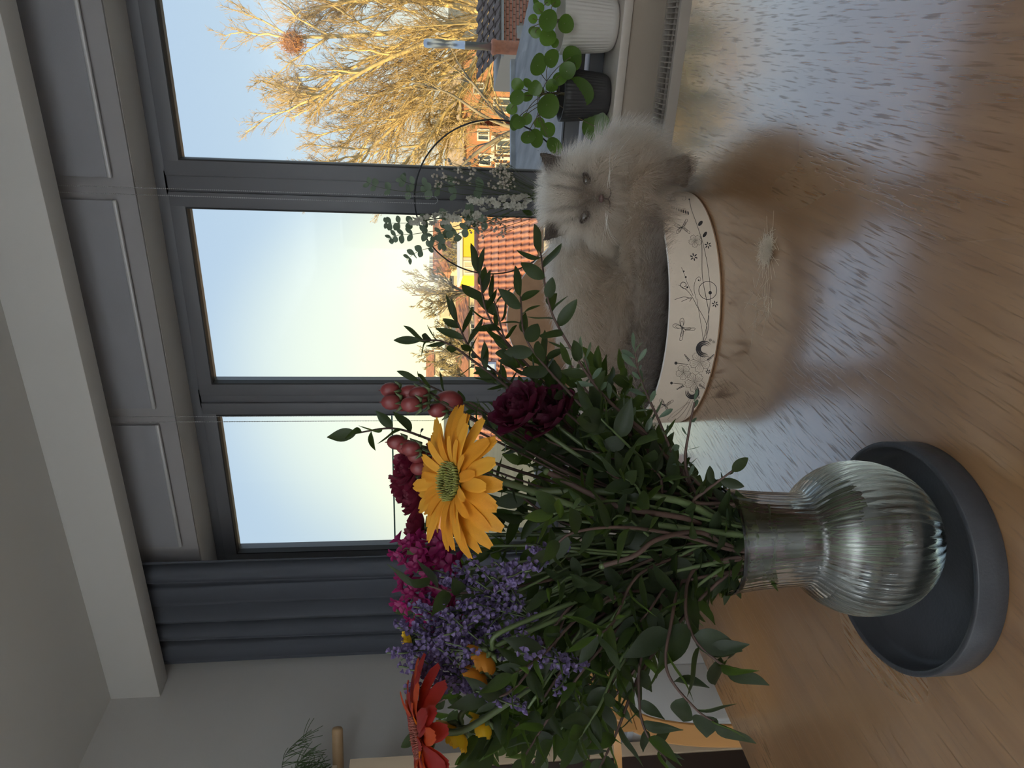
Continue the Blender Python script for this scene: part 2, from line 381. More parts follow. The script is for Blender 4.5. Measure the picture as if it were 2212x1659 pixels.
PRINT_LINES = [(0.7,[(481.5,21.6),(521.2,29.4),(560.8,30.1),(597.2,28.4),(625.2,30.9),(654.5,34.0),(678.8,33.7),(705.6,29.0),(728.8,23.8),(748.8,21.8),(772.7,22.9),(784.9,26.6)]),(0.6,[(592.9,27.7),(625.0,25.6),(654.3,23.5),(682.0,21.7),(708.8,20.9),(735.5,22.8),(762.4,25.8),(783.2,28.6)]),(0.6,[(686.3,77.2),(696.1,61.8),(709.3,51.5),(722.4,44.2),(738.9,33.0),(755.6,24.7),(772.7,24.7)]),(0.5,[(709.2,46.3),(692.6,50.0),(677.3,46.8),(671.4,40.3),(676.1,37.4),(679.6,40.0)]),(0.8,[(694.6,9.5),(698.6,10.0),(702.4,11.6),(705.6,14.2),(708.1,17.5),(709.6,21.3),(710.2,25.4),(709.8,29.6),(708.3,33.5),(705.9,36.8),(702.8,39.3),(699.1,40.9),(695.1,41.4),(691.1,40.8),(687.3,39.1),(684.1,36.5),(681.6,33.1),(679.9,29.2),(679.3,25.1),(679.8,20.9),(681.3,17.1),(683.7,13.9),(686.9,11.4),(690.6,9.9),(694.6,9.5)]),(0.8,[(693.4,61.8),(691.2,70.4),(686.2,73.7),(681.4,70.1),(682.7,65.0),(687.1,63.7),(689.1,67.2)]),(0.5,[(655.3,70.5),(672.5,64.6),(682.7,61.6),(704.3,51.5)]),(0.6,[(711.4,84.2),(706.8,68.7),(708.6,54.9)]),(0.6,[(714.5,72.1),(707.6,54.9),(714.3,57.6)]),(0.8,[(823.8,69.6),(826.5,47.8)]),(0.8,[(866.5,69.7),(869.3,47.4)]),(0.5,[(900.7,22.5),(946.3,21.6),(1008.5,23.9),(999.3,38.8),(958.8,40.4),(918.3,22.9)]),(0.5,[(903.5,25.4),(946.3,29.2),(985.2,35.7)]),(0.5,[(903.5,18.0),(954.7,13.1),(1020.7,3.7),(1052.3,8.6)]),(0.5,[(783.2,27.9),(762.5,32.8),(742.3,38.0),(722.4,42.5),(709.2,45.2)]),(0.5,[(489.0,58.0),(494.8,54.4),(481.7,48.5),(473.8,51.0),(484.4,57.8),(501.6,60.0),(497.0,50.3)]),(0.4,[(472.2,33.7),(466.7,25.2),(484.0,29.1),(490.0,35.3),(480.6,34.4)]),(0.4,[(603.7,40.1),(601.5,32.2),(602.8,30.8),(604.6,28.9),(606.4,30.2),(608.7,30.0),(609.9,32.0),(612.0,32.8),(611.5,35.4),(611.2,37.2),(603.7,40.1)]),(0.25,[(604.0,38.4),(605.0,31.9)]),(0.25,[(604.5,38.7),(607.8,33.1)]),(0.25,[(605.0,39.0),(609.8,34.6)]),(0.4,[(603.7,40.1),(611.2,37.3),(613.3,38.2),(616.2,39.4),(615.8,41.2),(617.2,43.1),(615.6,44.4),(615.8,46.2),(612.8,46.2),(610.6,46.1),(603.7,40.1)]),(0.25,[(605.7,40.1),(613.2,40.2)]),(0.25,[(605.7,40.6),(613.4,42.7)]),(0.25,[(605.6,41.0),(612.8,44.6)]),(0.4,[(603.7,40.1),(610.5,46.2),(610.6,48.1),(610.7,50.8),(608.6,50.7),(607.2,52.1),(604.9,50.9),(603.0,51.2),(601.5,48.6),(600.5,46.7),(603.7,40.1)]),(0.25,[(604.7,41.7),(608.4,48.3)]),(0.25,[(604.1,41.8),(605.7,48.7)]),(0.25,[(603.6,41.7),(603.3,48.4)]),(0.4,[(603.7,40.1),(600.3,46.6),(598.2,46.9),(595.1,47.2),(594.2,45.3),(591.8,44.2),(592.1,42.2),(590.6,40.5),(592.9,39.0),(594.6,38.0),(603.7,40.1)]),(0.25,[(602.4,41.1),(596.9,45.0)]),(0.25,[(602.0,40.6),(595.0,42.6)]),(0.25,[(601.8,40.2),(594.0,40.5)]),(0.4,[(603.7,40.1),(594.6,37.8),(593.1,36.0),(591.1,33.5),(592.8,32.6),(592.8,30.5),(595.3,30.5),(596.5,29.2),(599.4,30.9),(601.4,32.2),(603.7,40.1)]),(0.25,[(601.9,39.0),(594.6,34.8)]),(0.25,[(602.3,38.7),(596.3,33.0)]),(0.25,[(602.6,38.5),(598.3,32.0)]),(0.4,[(821.7,27.4),(818.7,15.7),(820.6,12.7),(823.5,8.6),(826.3,9.5),(830.0,7.8),(831.9,10.5),(835.1,10.5),(834.3,15.1),(833.6,18.4),(821.7,27.4)]),(0.25,[(822.2,24.6),(823.9,13.3)]),(0.25,[(823.0,24.7),(828.3,13.6)]),(0.25,[(823.7,24.9),(831.6,14.8)]),(0.4,[(821.7,27.4),(833.7,18.5),(837.2,18.7),(842.1,19.0),(841.3,22.1),(843.5,24.5),(840.8,27.7),(841.0,30.6),(835.9,32.4),(832.4,33.5),(821.7,27.4)]),(0.25,[(824.7,26.4),(837.0,22.0)]),(0.25,[(824.7,27.2),(837.0,26.2)]),(0.25,[(824.5,27.9),(836.0,29.7)]),(0.4,[(821.7,27.4),(832.2,33.7),(832.3,36.8),(832.3,41.3),(829.0,42.2),(826.6,45.4),(823.2,44.6),(820.2,46.2),(818.0,42.7),(816.6,40.0),(821.7,27.4)]),(0.25,[(823.1,29.6),(828.8,38.4)]),(0.25,[(822.3,30.1),(824.5,40.5)]),(0.25,[(821.5,30.2),(820.7,41.4)]),(0.4,[(821.7,27.4),(816.4,40.0),(813.2,41.6),(808.8,43.7),(807.5,41.2),(804.2,40.6),(804.6,37.1),(802.7,35.1),(805.9,31.5),(808.3,29.0),(821.7,27.4)]),(0.25,[(819.6,29.8),(811.4,39.2)]),(0.25,[(819.1,29.3),(808.7,36.4)]),(0.25,[(818.8,28.7),(807.4,33.4)]),(0.4,[(821.7,27.4),(808.3,28.7),(806.3,26.6),(803.6,23.5),(806.0,21.1),(806.1,17.7),(809.6,16.4),(811.3,13.6),(815.5,14.8),(818.5,15.8),(821.7,27.4)]),(0.25,[(819.0,26.7),(808.5,23.7)]),(0.25,[(819.6,25.9),(811.0,19.9)]),(0.25,[(820.1,25.4),(813.8,17.2)]),(0.4,[(842.6,53.5),(840.2,44.9),(841.8,42.7),(844.0,39.6),(846.2,40.2),(849.1,38.9),(850.5,40.8),(853.1,40.8),(852.5,44.2),(851.9,46.6),(842.6,53.5)]),(0.25,[(843.0,51.4),(844.4,43.0)]),(0.25,[(843.6,51.4),(847.8,43.2)]),(0.25,[(844.1,51.6),(850.3,44.0)]),(0.4,[(842.6,53.5),(852.0,46.7),(854.7,46.7),(858.5,46.9),(857.9,49.2),(859.6,50.9),(857.5,53.3),(857.6,55.4),(853.7,56.8),(850.9,57.7),(842.6,53.5)]),(0.25,[(844.9,52.6),(854.5,49.2)]),(0.25,[(845.0,53.2),(854.6,52.2)]),(0.25,[(844.8,53.8),(853.8,54.9)]),(0.4,[(842.6,53.5),(850.8,57.8),(850.9,60.1),(850.9,63.4),(848.2,64.1),(846.4,66.5),(843.7,66.0),(841.4,67.3),(839.7,64.7),(838.6,62.8),(842.6,53.5)]),(0.25,[(843.7,55.0),(848.1,61.3)]),(0.25,[(843.0,55.4),(844.7,63.0)]),(0.25,[(842.4,55.5),(841.8,63.8)]),(0.4,[(842.6,53.5),(838.4,62.8),(835.9,64.1),(832.4,65.7),(831.5,63.9),(828.8,63.5),(829.2,61.0),(827.7,59.6),(830.2,56.8),(832.1,54.9),(842.6,53.5)]),(0.25,[(841.0,55.3),(834.5,62.3)]),(0.25,[(840.5,54.9),(832.4,60.3)]),(0.25,[(840.3,54.4),(831.4,58.2)]),(0.4,[(842.6,53.5),(832.1,54.7),(830.5,53.2),(828.4,51.0),(830.3,49.2),(830.4,46.7),(833.1,45.6),(834.5,43.5),(837.8,44.3),(840.1,45.0),(842.6,53.5)]),(0.25,[(840.5,53.0),(832.2,51.0)]),(0.25,[(840.9,52.4),(834.2,48.2)]),(0.25,[(841.4,52.0),(836.4,46.1)]),(0.4,[(864.7,27.5),(861.3,16.3),(863.5,13.2),(866.8,8.9),(870.0,9.5),(874.2,7.5),(876.4,9.9),(880.2,9.6),(879.3,14.2),(878.4,17.5),(864.7,27.5)]),(0.25,[(865.2,24.7),(867.3,13.4)]),(0.25,[(866.2,24.7),(872.3,13.3)]),(0.25,[(866.9,24.9),(876.0,14.2)]),(0.4,[(864.7,27.5),(878.6,17.6),(882.6,17.4),(888.4,17.2),(887.4,20.3),(890.1,22.4),(886.8,25.8),(887.0,28.7),(881.1,31.0),(876.9,32.5),(864.7,27.5)]),(0.25,[(868.1,26.2),(882.3,20.7)]),(0.25,[(868.1,27.0),(882.4,24.8)]),(0.25,[(867.9,27.7),(881.2,28.4)]),(0.4,[(864.7,27.5),(876.7,32.7),(876.8,35.7),(876.8,40.1),(872.9,41.3),(870.2,44.7),(866.3,44.2),(862.8,46.1),(860.4,42.8),(858.8,40.3),(864.7,27.5)]),(0.25,[(866.3,29.5),(872.7,37.6)]),(0.25,[(865.3,30.0),(867.8,40.1)]),(0.25,[(864.5,30.3),(863.5,41.3)]),(0.4,[(864.7,27.5),(858.6,40.3),(855.1,42.2),(850.1,44.6),(848.8,42.2),(845.1,41.9),(845.6,38.5),(843.5,36.7),(847.0,32.9),(849.7,30.2),(864.7,27.5)]),(0.25,[(862.3,30.1),(853.0,40.0)]),(0.25,[(861.7,29.6),(850.1,37.4)]),(0.25,[(861.4,29.0),(848.7,34.6)]),(0.4,[(864.7,27.5),(849.7,30.0),(847.5,28.1),(844.6,25.2),(847.1,22.7),(847.3,19.3),(851.2,17.8),(853.1,14.9),(857.7,15.7),(861.1,16.4),(864.7,27.5)]),(0.25,[(861.7,27.1),(849.9,25.0)]),(0.25,[(862.2,26.3),(852.7,21.1)]),(0.25,[(862.9,25.7),(855.8,18.2)]),(0.55,[(575.8,59.7),(579.7,54.8),(588.3,48.4),(584.3,46.2),(580.0,49.7),(576.4,52.5),(575.4,58.3)]),(0.5,[(575.8,59.7),(583.9,63.6),(588.9,69.4),(585.0,70.8),(579.1,67.1),(575.8,61.2)]),(0.55,[(575.5,59.7),(578.2,56.4),(584.1,52.1),(581.3,50.5),(578.4,52.9),(575.9,54.8),(575.2,58.7)]),(0.5,[(575.5,59.7),(581.0,62.4),(584.5,66.4),(581.8,67.3),(577.7,64.7),(575.5,60.7)]),(0.4,[(574.8,58.3),(575.2,54.6),(573.7,52.4)]),(0.55,[(574.0,59.7),(566.9,54.2),(553.0,46.7),(556.3,44.7),(563.4,48.9),(569.0,52.2),(573.5,58.2)]),(0.5,[(574.0,59.7),(567.6,63.0),(565.6,68.8),(570.7,70.5),(574.8,67.0),(574.7,61.2)]),(0.55,[(574.2,59.7),(569.5,56.0),(560.3,51.0),(562.5,49.7),(567.2,52.4),(570.9,54.6),(574.0,58.7)]),(0.5,[(574.2,59.7),(570.0,62.0),(568.6,65.9),(572.0,67.0),(574.8,64.7),(574.8,60.7)]),(0.4,[(574.1,58.2),(571.6,54.5),(571.8,52.3)]),(1.2,[(576.3,64.8),(574.2,57.5)]),(0.55,[(759.3,69.3),(767.4,68.8),(780.4,70.8),(780.3,66.3),(773.4,65.7),(767.8,65.0),(760.6,68.0)]),(0.5,[(759.3,69.3),(760.3,77.6),(757.0,85.2),(752.9,83.1),(753.2,76.4),(757.7,70.3)]),(0.55,[(759.1,69.1),(764.6,68.8),(773.4,70.2),(773.3,67.1),(768.7,66.7),(764.9,66.2),(760.0,68.2)]),(0.5,[(759.1,69.1),(759.8,74.8),(757.6,79.9),(754.8,78.5),(755.0,73.9),(758.0,69.7)]),(0.4,[(760.3,67.6),(764.6,65.6),(766.1,63.0)]),(0.55,[(758.2,68.0),(759.6,59.7),(759.2,46.2),(763.4,46.9),(763.3,54.0),(763.4,59.8),(759.5,66.7)]),(0.5,[(758.2,68.0),(750.4,65.8),(742.8,68.0),(744.2,72.5),(750.6,73.2),(757.0,69.5)]),(0.55,[(758.3,68.2),(759.3,62.5),(759.0,53.4),(761.9,53.9),(761.8,58.7),(761.9,62.6),(759.3,67.3)]),(0.5,[(758.3,68.2),(753.0,66.7),(747.9,68.2),(748.8,71.3),(753.2,71.7),(757.6,69.2)]),(0.4,[(759.9,67.1),(762.4,63.0),(765.0,61.7)]),(1.2,[(754.0,72.9),(760.8,66.8)]),(0.55,[(929.1,67.6),(940.2,60.7),(964.0,49.7),(958.6,48.3),(946.4,54.3),(937.3,58.8),(929.9,66.0)]),(0.5,[(929.1,67.6),(937.7,70.5),(939.8,76.5),(932.1,79.0),(926.9,75.7),(927.8,69.3)]),(0.55,[(928.7,67.7),(936.1,63.1),(951.0,56.1),(947.7,55.0),(940.1,58.8),(934.2,61.7),(929.2,66.6)]),(0.5,[(928.7,67.7),(934.5,69.7),(935.8,73.7),(930.7,75.4),(927.2,73.1),(927.8,68.8)]),(0.4,[(929.1,66.1),(933.3,61.7),(933.2,59.3)]),(0.55,[(926.5,67.9),(921.8,63.0),(911.0,57.0),(916.7,54.2),(922.0,57.5),(926.7,60.1),(927.3,66.3)]),(0.5,[(926.5,67.9),(914.9,72.9),(907.6,79.6),(912.5,80.8),(920.9,76.3),(926.2,69.5)]),(0.55,[(926.9,67.9),(923.7,64.5),(916.1,60.5),(920.1,58.5),(923.8,60.8),(927.0,62.6),(927.5,66.8)]),(0.5,[(926.9,67.9),(918.9,71.3),(913.7,76.0),(917.2,76.7),(923.1,73.6),(926.7,69.0)]),(0.4,[(928.1,66.2),(928.0,62.3),(930.6,59.6)]),(1.2,[(925.0,73.5),(929.0,65.3)])]
